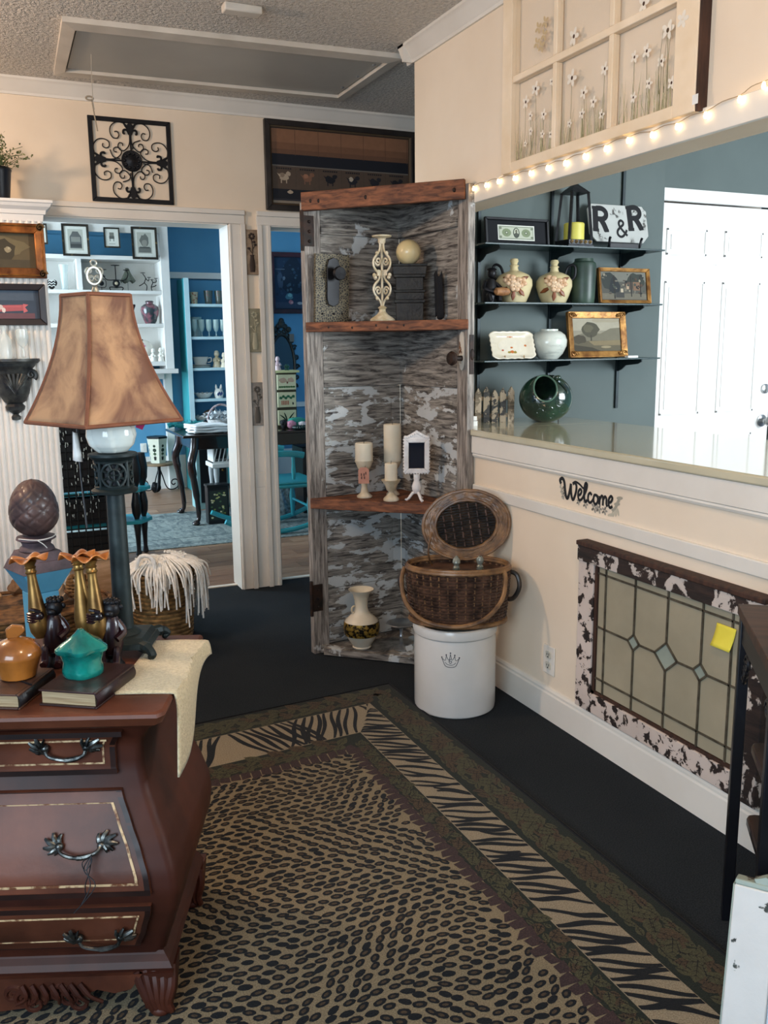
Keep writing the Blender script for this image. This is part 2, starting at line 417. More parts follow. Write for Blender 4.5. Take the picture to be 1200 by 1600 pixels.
# ------------------------------------------------------------------ corner shelf made of an old split door
def Mth(t): return Matrix.Translation(t.location) @ Matrix.Rotation(t.rotation_euler[2], 4, 'Z')
def ow(g, t, name, m, **k):
    g.xf(Mth(t).inverted()); return g.o(name, m, t, **k)
WEATH = chippy('weathered_grey_wood', 'aaa197', '57504a', 'c9c8c4', .18, grain=(14, 14, 1.2), pscale=4)
WEATHH = chippy('flaking_painted_boards', 'a09a90', '3a3532', 'c6cac9', .385, grain=(1.6, 1.6, 16), pscale=12, gscale=6, pst=(.6, .6, 1.4))
WEATHD = chippy('bare_weathered_boards', 'a09a90', '3a3532', 'c6cac9', .22, grain=(1.6, 1.6, 15), pscale=5, gscale=5)
REDWD = mat('reddish_brown_board', '8a5638', .7, c2='4a2c1e', scale=5, stretch=(3, 3, 14), detail=7, bump=.3, dist=.5)
RUST = mat('rusty_black_iron', '1b1917', .6, .4, c2='3a261c', scale=25, bump=.3, bscale=60)
SL, SA, SR = Vector((1.31, 3.75, 0)), Vector((1.785, 3.81, 0)), Vector((1.838, 3.262, 0))
cs = thing('corner_shelf', 'tall weathered corner shelf made from an old split door', 'shelf', (1.56, 3.62, 0))
ML = frameM(SL, SA - SL, (0, 0, 1)); MR = frameM(SA, SR - SA, (0, 0, 1))
lw, rw = (SA - SL).length, (SR - SA).length
def bx2(M, u0, u1, z0, z1, n0, n1): return G().bx(u0, u1, z0, z1, n0, n1).xf(M)
ow(bx2(ML, 0, .078, 0, 2.0, -.032, .004), cs, 'stile', WEATH, bev=.002)
ow(bx2(MR, rw-.075, rw, 0, 2.03, -.030, .004), cs, 'stile', WEATH, bev=.002)
for M, u0, u1 in ((ML, .078, lw), (MR, 0, rw-.075)):
    for z0, z1, mt in ((1.90, 2.0, WEATHD), (1.50, 1.90, WEATHD), (1.22, 1.50, WEATHD), (.90, 1.22, WEATHH), (.73, .90, WEATHH), (.66, .73, WEATHD), (.30, .66, WEATHH), (.04, .30, WEATHH)):
        n1 = .0 if (z0 in (.90, .30, 1.50)) else .006
        ow(bx2(M, u0, u1, z0+.0008, z1-.0008, -.028, n1), cs, 'board', mt, bev=.0015)
    for z0, z1 in ((.95, 1.17), (.35, .60)):
        g = G().tb(u0+.035, u1-.045, z0, z1, 0, .010, .86).xf(M); ow(g, cs, 'raised_panel', WEATHH)
    g = G().bx(u0, u1, 1.872, 1.902, 0, .014).xf(M); ow(g, cs, 'moulding', WEATHD, bev=.004)
def tri(z0, z1, k=1.0, f=0):
    c = (SL + SA + SR) / 3; d = (SR - SL).normalized(); nrm = Vector((-d.y, d.x, 0))
    if nrm.dot(SA - SL) < 0: nrm = -nrm
    P = [SL + nrm*f, SR + nrm*f, SA]
    P = [c + (p - c) * k for p in P]
    return G().prism([(p.x, p.y) for p in P], z0, z1)
fd_ = (SR - SL).normalized(); fn_ = Vector((-fd_.y, fd_.x, 0)); fn_ = fn_ if fn_.dot(SA-SL) > 0 else -fn_
for z, h, mt, nm in ((1.461, .041, REDWD, 'shelf_board'), (.685, .046, REDWD, 'shelf_board'), (.004, .034, WEATHD, 'bottom_board')):
    b = ow(tri(z, z+h-.001, .985, .02), cs, nm, mt)
    e0, e1 = SL + fn_*.005, SR + fn_*.005
    if nm == 'bottom_board': e0, e1 = SL + fd_*.05, SR
    g = G().beam((e0.x, e0.y, z+h/2), (e1.x, e1.y, z+h/2), .022, h); ow(g, cs, 'shelf_front', mt, bev=.003)
ow(tri(2.0, 2.03, .985, .02), cs, 'top_board', WEATHD)
g = G().beam((SL.x-.004, SL.y, 1.999), (SR.x-.012, SR.y+.012, 2.008), .024, .076); ow(g, cs, 'top_front', REDWD, bev=.003)
for k, (f, z) in enumerate(((.06, 2.0), (.11, 1.998), (.40, 2.0), (.92, 2.005))):
    p = SL.lerp(SR, f) - fn_*.0125; ow(G().sph((p.x, p.y, z), (.009, .004, .009), 8, 6), cs, 'nail', RUST)
for f in (.15, .3, .45, .52, .62): p = SL.lerp(SR, f) - fn_*.0065; ow(G().sph((p.x, p.y, 1.482+random.uniform(-.008, .008)), (.005, .003, .005), 8, 6), cs, 'nail', RUST)
for z in (1.82, .205):                       # strap hinges on the outer edge of the stile
    g = bx2(ML, -.012, .045, z, z+.125, -.002, .010)
    g.tube([ML @ Vector((-.012, z-.02, .008)), ML @ Vector((-.012, z+.145, .008))], .008)
    for dz in (.02, .06, .10): g.sph(ML @ Vector((.022, z+dz, .011)), .007, 8, 6)
    ow(g, cs, 'hinge', RUST, bev=.001)
# escutcheon, knob and lock plate on the other stile
oval = lambda a, b, n=20: [(a*cos(2*pi*i/n), b*sin(2*pi*i/n)*(1+.12*cos(4*pi*i/n))) for i in range(n)]
Me = MR @ Matrix.Translation((rw-.036, 1.375, .004))
g = G().prism(oval(.017, .090), 0, .005, Me); ep = ow(g, cs, 'escutcheon', chippy('worn_white_plate', '8a5a34', '5a3a22', 'd8d2c4', .62, pscale=14))
g = G().lathe([(.012, 0), (.010, .020), (.010, .028), (.026, .038), (.030, .050), (.024, .060), (0, .064)], 18, M=Me @ Matrix.Translation((0, -.03, .004)))
ow(g, cs, 'door_knob', RUST)
g = bx2(MR, rw, rw+.003, 1.28, 1.44, -.026, -.006); ow(g, cs, 'lock_plate', RUST)
g = G().lathe([(.011, 0), (.010, .014), (.010, .018), (.024, .022), (.027, .030), (0, .040)], 16, M=frameM(MR @ Vector((rw-.02, 1.35, -.03)), (0, 0, 1), (0, -1, 0)))
g = G().sph(MR @ Vector((rw+.002, 1.36, -.018)), (.012, .006, .024), 10, 8); ow(g, cs, 'latch', RUST)

# --- things on its shelves
Z1, Z2, Z3 = 1.503, .732, .040
CRK = None
def crackle():
    m, nt, p = _new('crackled_olive_paint'); p.inputs['Roughness'].default_value = .6
    tc = nt.nodes.new('ShaderNodeTexCoord'); v = nt.nodes.new('ShaderNodeTexVoronoi'); v.feature = 'DISTANCE_TO_EDGE'; v.inputs['Scale'].default_value = 95
    nt.links.new(tc.outputs['Object'], v.inputs['Vector'])
    nt.links.new(_ramp(nt, v.outputs['Distance'], .03, .16, lin('7d7359'), lin('2a2721')), p.inputs['Base Color'])
    _bump(nt, p, v.outputs['Distance'], .4, .003); return m
t = thing('door_plate_panel', 'crackle-painted board with black doorknob plate on weathered corner shelf', 'panel', (1.415, 3.705, Z1), atan2(.06, .475))
G().prism([(-.068, 0), (.095, 0), (.095, .285), (-.068, .285)], -.009, .009, frameM((0, .035, 0), (1, 0, 0), (0, -.06, 1))).o('board', crackle(), t)
pp = frameM((0, .022, 0), (1, 0, 0), (0, -.06, 1))
G().prism([(-.012, .075), (.012, .065), (.036, .075), (.042, .10), (.042, .235), (.036, .26), (.012, .272), (-.012, .26), (-.018, .235), (-.018, .10)], 0, .008, pp).o('plate', BLACK, t, bev=.002)
G().lathe([(.011, 0), (.010, .02), (.024, .028), (.030, .040), (.026, .052), (0, .058)], 18, M=pp @ Matrix.Translation((.018, .205, .008))).o('knob', BLACK, t)
g = G()
for x in (-.035, .02, .062): g.sph(pp @ Vector((x, .035, -.004)), .005, 8, 6)
g.o('screws', BLACK, t)

t = thing('scroll_candlestick', 'cream openwork cast iron candlestick on weathered corner shelf', 'candlestick', (1.597, 3.58, Z1))
CI = mat('cream_cast_iron', 'ded2b8', .55, c2='b9a882', scale=25, bump=.3, bscale=70)
G().lathe([(.052, 0), (.054, .006), (.045, .014), (.024, .028), (.014, .040), (.014, .050), (.020, .056), (.012, .062), (0, .063)], 20).o('foot', CI, t)
G().lathe([(0, .318), (.012, .318), (.016, .326), (.016, .338), (.020, .342), (.040, .346), (.042, .352), (0, .350)], 20).o('drip_pan', CI, t)
for k in range(4):
    a = k * pi/2 + .35; M = Matrix.Rotation(a, 4, 'Z') @ frameM((0, 0, 0), (1, 0, 0), (0, 0, 1)); g = G()
    arc = cat([(.005, .062, 0), (.014, .085, 0), (.046, .115, 0), (.048, .145, 0), (.018, .175, 0), (.020, .195, 0), (.048, .225, 0), (.047, .255, 0), (.015, .290, 0), (.010, .320, 0)], 5)
    g.tube([M @ p for p in arc], .0042, 6)
    for cy, s in ((.125, 1), (.248, -1)):
        g.tube([M @ Vector((x, y, 0)) for x, y in spiral((.023, cy), .019, .004, .2*s, 1.3*s, 18)], .0034, 5)
    for cx, cy in ((.046, .18), (.036, .095), (.034, .28), (.052, .19)): g.sph(M @ Vector((cx-.006, cy, 0)), .008, 8, 6)
    for s in (-1, 1):
        g.prism([(.004, .188), (.030, .176+s*.012), (.026, .190+s*.022), (.006, .20+s*.01)], -.003, .003, M)
    g.o('scroll', CI, t)
G().tube([(0, 0, .06), (0, 0, .32)], .005, 8).o('stem', CI, t)

t = thing('plinth', 'dark carved plinth block under the cream ball on corner shelf', 'plinth', (1.714, 3.556, Z1), -.42)
PL = mat('black_brown_carved', '2a2823', .55, c2='121314', scale=30, bump=.5, bscale=90)
for z0, z1, a, nm in ((0, .075, .058, 'block'), (.075, .088, .064, 'band'), (.088, .118, .060, 'carved_frieze'), (.118, .128, .066, 'band'), (.128, .180, .058, 'block'), (.180, .192, .066, 'band'), (.192, .226, .070, 'carved_frieze'), (.226, .236, .074, 'band')):
    G().tb(-a, a, -a*.55, a*.55, z0, z1, 1.04 if nm != 'block' else 1.0).o(nm, PL, t, bev=.002)
tag(place(G().sph((0, 0, .050), .053, 24, 16).o('ball', mat('cream_stone_ball', 'd9c79a', .3, c2='c9b483', scale=9, coat=.3)), (1.708, 3.552, Z1+.235)), 'smooth cream stone ball resting on dark carved plinth', 'ball')
tag(place(G().surf(lambda u, v: Vector((.056*(u-.5) + .010*v, .009*sin(u*9)*(.4+.6*v), .18*(1-v) + .013 + .012*sin(u*7))), 16, 10).o('cloth', mat('black_cloth', '11141a', .9, c2='0a0c10', scale=20), solid=.003), (1.795, 3.45, Z1), -1.46), 'black cloth hanging beside the dark plinth on corner shelf', 'cloth')

CH = mat('antiqued_cream_wood', 'd7cbb4', .5, c2='b09f80', scale=12, bump=.15, bscale=60)
def holder(prof, loc, label, cz, cr, ch, name='pillar_candle', cl=None, sq=False):
    t = thing('candle_holder', label, 'candle holder', loc)
    G().lathe(prof, 24).o('stem', CH, t)
    c = tag(place(G().lathe([(cr-.002, 0), (cr, .003), (cr, ch-.004), (cr-.004, ch), (cr*.5, ch-.003), (0, ch-.004)], 24).o(name, CANDLE), (loc[0], loc[1], loc[2]+cz)), cl, 'candle')
    G().tube([(0, 0, ch-.004), (.001, 0, ch+.010)], .0012, 6).o('wick', BLACK, c)
    return t
h1 = holder([(.034, 0), (.035, .006), (.018, .022), (.013, .045), (.014, .075), (.016, .09), (.018, .11), (.024, .125), (.030, .135), (.040, .160), (.042, .166), (0, .164)], (1.535, 3.66, Z2), 'cream turned candle holder with pink paper tag', .165, .040, .080, 'ringed_candle', 'ringed cream pillar candle on the holder with pink tag')
PT = mat('pink_paper_tag', 'c08a76', .8, c2='b07c68', scale=30)
g = G().prism([(-.024, 0), (.024, 0), (.024, .06), (.014, .072), (-.014, .072), (-.024, .06)], 0, .001, frameM((-.018, -.036, .068), (.92, -.4, 0), (0, 0, 1)))
g.o('paper_tag', PT, h1)
gs = []
for k, (x, y) in enumerate(((-.010, .040), (.002, .040), (.010, .046), (-.009, .026), (.004, .026))):
    gs.append(('5c4038', rect(x-.003, y-.006, x+.002, y+.006)))
prints('tag_writing', h1, gs, frameM((-.018, -.036, .068), (.92, -.4, 0), (0, 0, 1)), start=.0014)
G().tube(cat([(-.015, -.036, .136), (0, -.030, .150), (.03, -.02, .150), (.036, .01, .158)], 5), .0008, 5).o('tag_string', BLACK, h1)
holder([(.034, 0), (.035, .006), (.034, .010), (.020, .024), (.010, .034), (.011, .040), (.020, .046), (.028, .070), (.040, .086), (.043, .092), (0, .088)], (1.605, 3.525, Z2), 'short cream turned candle holder before the taller one', .089, .028, .076, 'short_candle', 'short ivory pillar candle in front of the tall candle')
holder([(.030, 0), (.030, .005), (.018, .020), (.013, .04), (.014, .08), (.024, .10), (.018, .115), (.028, .128), (.040, .150), (.041, .155), (0, .153)], (1.675, 3.66, Z2), 'carved cream candle holder behind the short one', .154, .040, .168, 'tall_candle', 'tall white pillar candle on carved cream holder')
t = thing('vanity_mirror', 'small white ornate mirror on three curved feet on shelf', 'mirror', (1.695, 3.455, Z2), -.42)
Wm = mat('white_painted_metal', 'e9e6e3', .45, c2='d8d2ce', scale=30, bump=.3, bscale=120)
for k in range(3):
    a = -pi/2 + k*2*pi/3 + .5; d = Vector((cos(a), sin(a), 0))
    G().tube([d*r_ + Vector((0, 0, z)) for r_, z in ((.004, .042), (.018, .036), (.034, .014), (.045, .006), (.050, .011))], [.007, .007, .006, .005, .005], 8).o('foot', Wm, t)
G().lathe([(.012, .035), (.016, .042), (.020, .052), (.022, .066), (.016, .082), (.012, .092), (.014, .10), (.014, .118)], 18).o('stem', Wm, t)
Mm = frameM((0, 0, .20), (1, 0, 0), (0, -.08, 1))
mf = frame4(G(), .110, .155, .021, .012, Mm @ Matrix.Translation((0, .0, -.006))).o('frame', Wm, t, bev=.003)
g = G()
for k in range(13): g.sph(Mm @ Vector((-.048+.008*k, .080 + .022*max(0, 1-abs(k-6)/4.6), 0)), .008, 8, 6)
for s in (-1, 1):
    for k in range(11): g.sph(Mm @ Vector((s*.054, -.07+.014*k, 0)), .005, 6, 5)
for k in range(9): g.sph(Mm @ Vector((-.048+.012*k, -.078, 0)), .005, 6, 5)
g.prism([(-.050, .070), (.050, .070), (.046, .084), (.026, .094), (.010, .104), (-.010, .104), (-.026, .094), (-.046, .084)], -.004, .004, Mm); g.o('carving', Wm, mf)
G().bx(-.036, .036, -.058, .058, -.002, .001).xf(Mm).o('mirror_glass', MIRROR, t)

t = thing('baluster_vase', 'cream flared-neck vase with a gold lattice band', 'vase', (1.50, 3.635, Z3))
vp = [(.040, 0), (.044, .006), (.040, .010), (.060, .040), (.077, .072), (.081, .100), (.076, .130), (.052, .152), (.034, .170), (.028, .195), (.030, .225), (.038, .255), (.056, .272), (.058, .276), (.054, .274), (.034, .25), (.026, .22), (.024, .19)]
G().lathe(vp, 36, wob=lambda a, k: 1 + (.012*cos(18*a) if .35 < k < .7 else 0)).o('body', mat('cream_satin_ceramic', 'dcd3c0', .35, c2='cdc2aa', scale=6), t)
G().lathe([(.0786, .066), (.0815, .075), (.0835, .10), (.0815, .118), (.0795, .128), (.079, .128), (.0805, .10), (.078, .066)], 36).o('band', mat('gold_lattice_band', 'a8883c', .35, .6, c2='1c1812', scale=60, ramp=(.45, .55), bump=.5), t)
G().tube(cat([(-.036, 0, .165), (-.046, 0, .178), (-.044, 0, .195), (-.033, 0, .20)], 4), .005, 6).o('lug', IVORY, t)
t = thing('compote', 'tarnished silver pedestal compote on bottom of corner shelf', 'compote', (1.655, 3.54, Z3))
G().lathe([(.036, 0), (.036, .004), (.028, .010), (.010, .022), (.007, .05), (.011, .06), (.007, .07), (.008, .095), (.020, .105), (.052, .112), (.068, .122), (.066, .124), (.05, .115), (0, .112)], 28).o('bowl', SILVER, t)
g = G().prism([(-.022, -.012), (.016, -.012), (.022, 0), (.016, .012), (-.022, .012)], 0, .001, frameM((.02, -.045, .014), (1, .35, 0), (-.1, .35, .9))); g.o('price_tag', PAPERW, t)
t = tag(place(G().lathe([(.035, 0), (.034, .004), (.012, .010), (.010, .028), (.030, .040), (.036, .044), (.033, .044), (0, .032)], 20).o('glass_salt', CLEAR), (1.725, 3.53, Z3)), 'small clear glass footed dish beside silver compote', 'dish')

# ------------------------------------------------------------------ crock
cr = thing('stoneware_crock', 'white stoneware crock with blue crown stamp by the half wall', 'crock', (1.613, 2.955, 0))
CROCK = mat('white_stoneware', 'd9d9d6', .22, c2='cfcfca', scale=3, coat=.35, bump=.03, bscale=14)
G().lathe([(.150, 0), (.157, .006), (.159, .02), (.159, .29), (.156, .300), (.156, .305), (.163, .312), (.165, .33), (.160, .344), (.150, .346), (.143, .338), (.142, .30), (.142, .03), (0, .02)], 56).o('body', CROCK, cr)
def crown():
    ca = atan2(-.862, -.59)
    def mp(u, v): a = ca + u/.1595; return (.1598*cos(a), .1598*sin(a), v)
    S_ = []
    S_ += ribbon([(-.024, .222), (-.017, .213), (0, .210), (.017, .213), (.024, .222)], .0022)
    S_ += ribbon([(-.020, .229), (-.012, .221), (0, .219), (.012, .221), (.020, .229)], .0018)
    S_ += ribbon([(-.024, .222), (-.033, .245)], .002, 2) + ribbon([(-.033, .245), (-.020, .236), (-.016, .255)], .0018, 3) + ribbon([(-.016, .255), (-.006, .238), (0, .262)], .0018, 3)
    S_ += ribbon([(0, .262), (.006, .238), (.016, .255)], .0018, 3) + ribbon([(.016, .255), (.020, .236), (.033, .245)], .0018, 3) + ribbon([(.033, .245), (.024, .222)], .002, 2)
    for x, y in ((-.033, .248), (-.016, .258), (0, .266), (.016, .258), (.033, .248)): S_.append(ell(x, y, .0028, .0028, 8))
    S_ += ribbon([(.004, .243), (-.003, .240), (-.005, .231), (-.002, .226), (.004, .228), (.004, .234), (-.004, .234)], .002, 4)
    g = G()
    for p in S_: g.poly([mp(x, y) for x, y in p])
    return g
crown().o('crown_stamp', mat('stamp_blue_black', '2b3440', .5), cr, sm=False)

# ------------------------------------------------------------------ picnic basket on the crock
bk = thing('picnic_basket', 'dark oval wicker basket with open lid on the white crock', 'basket', (1.625, 2.955, .3445), -RAD(30))
WK = mat('dark_wicker', '5d4335', .5, c2='2a1d18', scale=22, coat=.15)
WK2 = mat('tan_wicker_rim', '8f6a44', .5, c2='4e3623', scale=18, coat=.15)
WK3 = mat('black_brown_wicker', '33281f', .5, c2='14110f', scale=22, coat=.15)
BA, BB = .198, .135
def ov(a, k, z=0, rx=BA, ry=BB): return Vector((rx*k*cos(a), ry*k*sin(a), z))
g = G()
for r in range(17):
    z = .014 + r*.0122; k = .90 + .10*(z/.215)**.8; pts = []
    for i in range(144):
        a = 2*pi*i/144; pts.append(ov(a, k + .016*cos(36*a + pi*(r % 2)), z))
    g.tube(pts, .0062, 5, True)
g.o('woven_side', WK, bk)
g = G()
for i in range(36):
    a = 2*pi*i/36; g.tube([ov(a, .895, .0), ov(a, .95, .1), ov(a, 1.0, .212)], .0045, 5)
g.o('stake', WK2, bk)
G().lathe([(.88, .004), (.965, .2)], 40, sx=BA, sy=BB).o('lining', WK, bk)
g = G()
for k, z, m_ in ((1.0, .216, .0095), (.985, .226, .006), (.93, .008, .010), (.90, .0, .006)): g.tube([ov(2*pi*i/72, k, max(z, m_)) for i in range(72)], m_, 7, True)
g.o('rim', WK2, bk)
g = G().lathe([(0, .004), (.9, .004)], 40, sx=BA, sy=BB); g.o('base', WK, bk)
hp = cat([(-.205, -.02, .212), (-.212, -.075, .17), (-.19, -.128, .10), (-.12, -.165, .045), (0, -.178, .028), (.10, -.168, .055), (.165, -.135, .12), (.18, -.095, .185), (.175, -.07, .215)], 6)
G().tube(hp, .0085, 8).o('handle', WK2, bk)
G().tube(cat([(.19, .0, .20), (.225, -.02, .19), (.235, -.03, .145), (.215, -.02, .10), (.192, -.01, .09)], 6), .009, 8).o('side_handle', WK3, bk)
G().tube(cat([(-.19, .02, .20), (-.22, .01, .185), (-.225, .0, .14), (-.20, .0, .10)], 6), .008, 8).o('side_handle', WK3, bk)
# the open lid
ML_ = Matrix.Translation((.05, .125, .222)) @ Matrix.Rotation(RAD(-9), 4, 'Y') @ Matrix.Rotation(RAD(84), 4, 'X') @ Matrix.Translation((0, .132, 0))
lid = G().lathe([(0, .0), (1.0, .0), (1.0, -.006), (0, -.006)], 48, sx=.165, sy=.128).xf(ML_).o('lid', WK3, bk)
g = G()
for k, kk in enumerate((1.0, .965, .93, .895, .86, .825, .79, .755, .72)):
    g.tube([ML_ @ (ov(2*pi*i/64, kk, .004 + (.006 if k in (0, 8) else random.uniform(.001, .005)), .172, .136) + Vector((random.uniform(-.001, .001), random.uniform(-.001, .001), 0))) for i in range(64)], .0065 if k in (0, 8) else .0052, 6, True)
g.o('lid_border', WK2, lid)
g = G()
for r in range(17):
    y = -.085 + r*.0106; w = .118*sqrt(max(.02, 1-(y/.10)**2)); 
    g.tube([ML_ @ Vector((-w + 2*w*i/40, y, .004 + .003*cos(i/40*2*w/.012*pi/1.4 + pi*(r % 2)))) for i in range(41)], .0048, 5)
g.o('lid_weave', WK3, lid)
g = G()
for i in range(6):
    x = -.085 + .034*i; h = .086*sqrt(1-(x/.125)**2)
    g.tube([ML_ @ Vector((x, -h, .0045)), ML_ @ Vector((x, h, .0045))], .0045, 5)
g.o('lid_stake', WK, lid)
G().tube(cat([(-.10, .10, .18), (-.115, .02, .26), (-.105, .085, .33)], 5), .004, 6).o('lid_stay', WK2, bk)
for i, (x, y, s) in enumerate(((-.005, -.015, 1.0), (.085, .0, 1.0))):
    b = thing('stoppered_bottle', ('grey glass bottle with a pointed stopper standing in wicker basket', 'grey glass bottle with a rounded stopper standing in wicker basket')[i], 'bottle', bk.matrix_basis @ Vector((x, y, .008)) if False else (Mth(bk) @ Vector((x, y, .008))))
    BG = mat('smoky_bottle_glass', '8c9086', .15, c2='5c6058', scale=20, metal=.2)
    G().lathe([(.028, 0), (.030, .01), (.030, .13), (.022, .165), (.012, .18), (.012, .195), (.016, .20)], 16).o('body', BG, b)
    G().lathe(([(.010, .2), (.014, .206), (.009, .214), (.016, .226), (.013, .240), (.004, .252), (0, .254)], [(.010, .2), (.014, .208), (.009, .216), (.014, .226), (.015, .236), (.008, .248), (0, .250)])[i], 12).o('stopper', BG, b)
# ------------------------------------------------------------------ animal-print rug
RC = Vector((1.462, 3.245, 0)); EU = Vector((-.9975, -.071, 0)); EV = Vector((.002, -1, 0))
RU, RV = 1.95, 2.9
def rp(u, v, z): p = RC + EU*u + EV*v; return (p.x - 1.0, p.y - 2.0, z)
rug = thing('area_rug', 'leopard print area rug with zebra and leaf borders', 'rug', (1.0, 2.0, 0))
g = G(); q = [rp(0, 0, 0), rp(RU, 0, 0), rp(RU, RV, 0), rp(0, RV, 0)]
g.add([(a, b, .0005) for a, b, c in q] + [(a, b, .010) for a, b, c in q], [(0, 1, 2, 3), (7, 6, 5, 4), (0, 4, 5, 1), (1, 5, 6, 2), (2, 6, 7, 3), (3, 7, 4, 0)])
def pile(name, a, b): return mat(name, a, .95, c2=b, scale=300, detail=2, bump=.5, bscale=420, bdist=.003, sheen=.1, spec=.1)
RUGF = pile('rug_tan_pile', '8a7d63', '695e4a'); RUGD = pile('rug_black_pile', '15171a', '0c0e12'); RUGB = pile('rug_brown_pile', '4f4130', '372c20')
RUGG = pile('rug_dark_green_pile', '22281f', '161b16'); RUGL = pile('rug_olive_leaf', '4c4a34', '383726'); RUGZ = pile('rug_zebra_cream', '958a74', '776c59')
RUGP = pile('rug_plum_pile', '40302e', '2c2022'); RUGO = pile('rug_bronze_leaf', '4f412f', '3a2f22')
g.o('pile', RUGF, rug, sm=False)
def slab(poly_uv, z): return [rp(u, v, z) for u, v in poly_uv]
g = G(); z = .0102
g.poly(slab([(0, 0), (RU, 0), (RU, .014), (.014, .014)], z+.0002)); g.poly(slab([(0, 0), (.014, .014), (.014, RV), (0, RV)], z+.0002))
g.tube([rp(RU, .004, .007), rp(.004, .004, .007), rp(.004, RV, .007)], .006, 6); g.o('binding', RUGD, rug, sm=False)
g = G()
for (u0, v0), (u1, v1) in (((.014, .014), (.16, .15)), ((.30, .375), (.365, .475))):
    g.poly(slab([(u0, v0), (RU, v0), (RU, v1), (u1, v1)], z)); g.poly(slab([(u0, v0), (u1, v1), (u1, RV), (u0, RV)], z))
g.o('leaf_band', RUGG, rug, sm=False)
g = G(); (u0, v0), (u1, v1) = (.16, .15), (.30, .375)
g.poly(slab([(u0, v0), (RU, v0), (RU, v1), (u1, v1)], z)); g.poly(slab([(u0, v0), (u1, v1), (u1, RV), (u0, RV)], z))
g.o('zebra_band', RUGZ, rug, sm=False)
g = G()
for i in range(int(RV/.035)):                      # ragged plum edge between leaves and leopard
    v = .45 + i*.035
    if v < RV - .05: g.poly(slab([(.362 + random.uniform(-.01, .01), v), (.400 + random.uniform(-.012, .012), v+.006), (.402 + random.uniform(-.014, .014), v+.032), (.36, v+.038)], z+.0006+.0002*random.random()))
for i in range(int((RU-.37)/.035)):
    u = .37 + i*.035; g.poly(slab([(u, .470 + random.uniform(-.01, .01)), (u+.03, .470), (u+.036, .515 + random.uniform(-.015, .015)), (u+.004, .520 + random.uniform(-.01, .01))], z+.0006+.0002*random.random()))
o = g.o('plum_edge', RUGP, rug, sm=False); o['kind'] = 'stuff'
g = G()                                            # zebra stripes
def inz(u, v):                                     # in the side leg of the band
    return v >= .15 + (u-.16)*1.607
v = .10
while v < RV - .12:
    v += random.uniform(.026, .034); w = random.uniform(.013, .019); sl = random.uniform(.06, .10); L = []; R_ = []
    a0, a1 = (.162, .298) if random.random() < .7 else random.choice(((.162, .25), (.20, .298)))
    for k in range(9):
        t = k/8; u = a1 + (a0-a1)*t; vv = v + sl*t + .007*sin(5*t + v*60); ww = w*(.35 + .65*sin(pi*(.12+.76*t)))*.62
        lo, hi = max(vv-ww, .152+(u-.16)*1.607), max(vv+ww, .152+(u-.16)*1.607); L.append((u, lo)); R_.append((u, hi))
    g.poly(slab(L + R_[::-1], z+.0004+.0002*random.random()))
u = .14; 
while u < RU - .05:
    u += random.uniform(.027, .034); w = random.uniform(.013, .018); sgn = 1 if int((u+.05)/.27) % 2 else -1; sl = sgn*random.uniform(.07, .10); L = []; R_ = []
    for k in range(9):
        t = k/8; vv = .153 + .219*t; uu = u + sl*t + .006*sin(6*t+u*40); ww = w*(.35+.65*sin(pi*(.1+.8*t)))*.62
        m_ = .165 + (vv-.15)*.622; L.append((max(uu-ww, m_), vv)); R_.append((max(uu+ww, m_), vv))
    g.poly(slab(L + R_[::-1], z+.0004+.0002*random.random()))
o = g.o('zebra_stripe', RUGD, rug, sm=False); o['kind'] = 'stuff'
gl = [G(), G(), G()]                               # leaves and stems of the two leaf borders
def leaf(u, v, a, L, w, gi, zz):
    d = (cos(a), sin(a)); n = (-d[1], d[0]); pts = []
    for t, s in ((0, 0), (.2, .75), (.45, 1), (.75, .62), (1, 0), (.75, -.62), (.45, -1), (.2, -.75)): pts.append((u + d[0]*L*t + n[0]*w*s, v + d[1]*L*t + n[1]*w*s))
    gl[gi].poly(slab(pts, zz))
    mid = []; 
    for t in (.05, .95): mid.append((u+d[0]*L*t, v+d[1]*L*t))
    gl[2].poly(slab([(mid[0][0]+n[0]*.0012, mid[0][1]+n[1]*.0012), (mid[1][0], mid[1][1]), (mid[0][0]-n[0]*.0012, mid[0][1]-n[1]*.0012)], zz+.0003))
    for t in (.3, .5, .7):
        for s in (-1, 1):
            a_ = (u+d[0]*L*t, v+d[1]*L*t); b_ = (a_[0]+d[0]*L*.14+n[0]*w*s*.6, a_[1]+d[1]*L*.14+n[1]*w*s*.6)
            gl[2].poly(slab([(a_[0]+d[0]*.001, a_[1]+d[1]*.001), b_, (a_[0]-d[0]*.001, a_[1]-d[1]*.001)], zz+.0003))
for c0, c1, v0 in ((.022, .152, .05), (.305, .362, .45)):
    v = v0; s = 1
    while v < RV - .06:
        mid = (c0+c1)/2; wd = (c1-c0); L = min(.080, wd*.95)*random.uniform(.8, 1.15)
        uu = mid + s*wd*.10
        leaf(uu, v, pi/2 + s*random.uniform(.5, 1.0), L, L*.30, random.choice((0, 0, 1)), z+.0006+.0001*random.random())
        leaf(uu, v+.012, -pi/2 + s*random.uniform(.5, 1.1)*(-1), L*.8, L*.24, random.choice((0, 1)), z+.0004)
        if random.random() < .6: leaf(c0 + random.uniform(.1, .9)*wd, v+.02, random.uniform(0, 6.3), .028, .009, 1, z+.0005)
        v += .042; s = -s
for c0, c1, u0 in ((.022, .142, .05), (.385, .468, .40)):
    u = u0; s = 1
    while u < RU - .06:
        mid = (c0+c1)/2; wd = c1-c0; L = .078*random.uniform(.8, 1.15)
        leaf(u, mid + s*wd*.10, s*random.uniform(.5, 1.0), L, L*.30, random.choice((0, 1)), z+.0006)
        leaf(u+.012, mid + s*wd*.1, pi - s*random.uniform(-1.1, -.5), L*.8, L*.24, random.choice((0, 1)), z+.0004)
        u += .042; s = -s
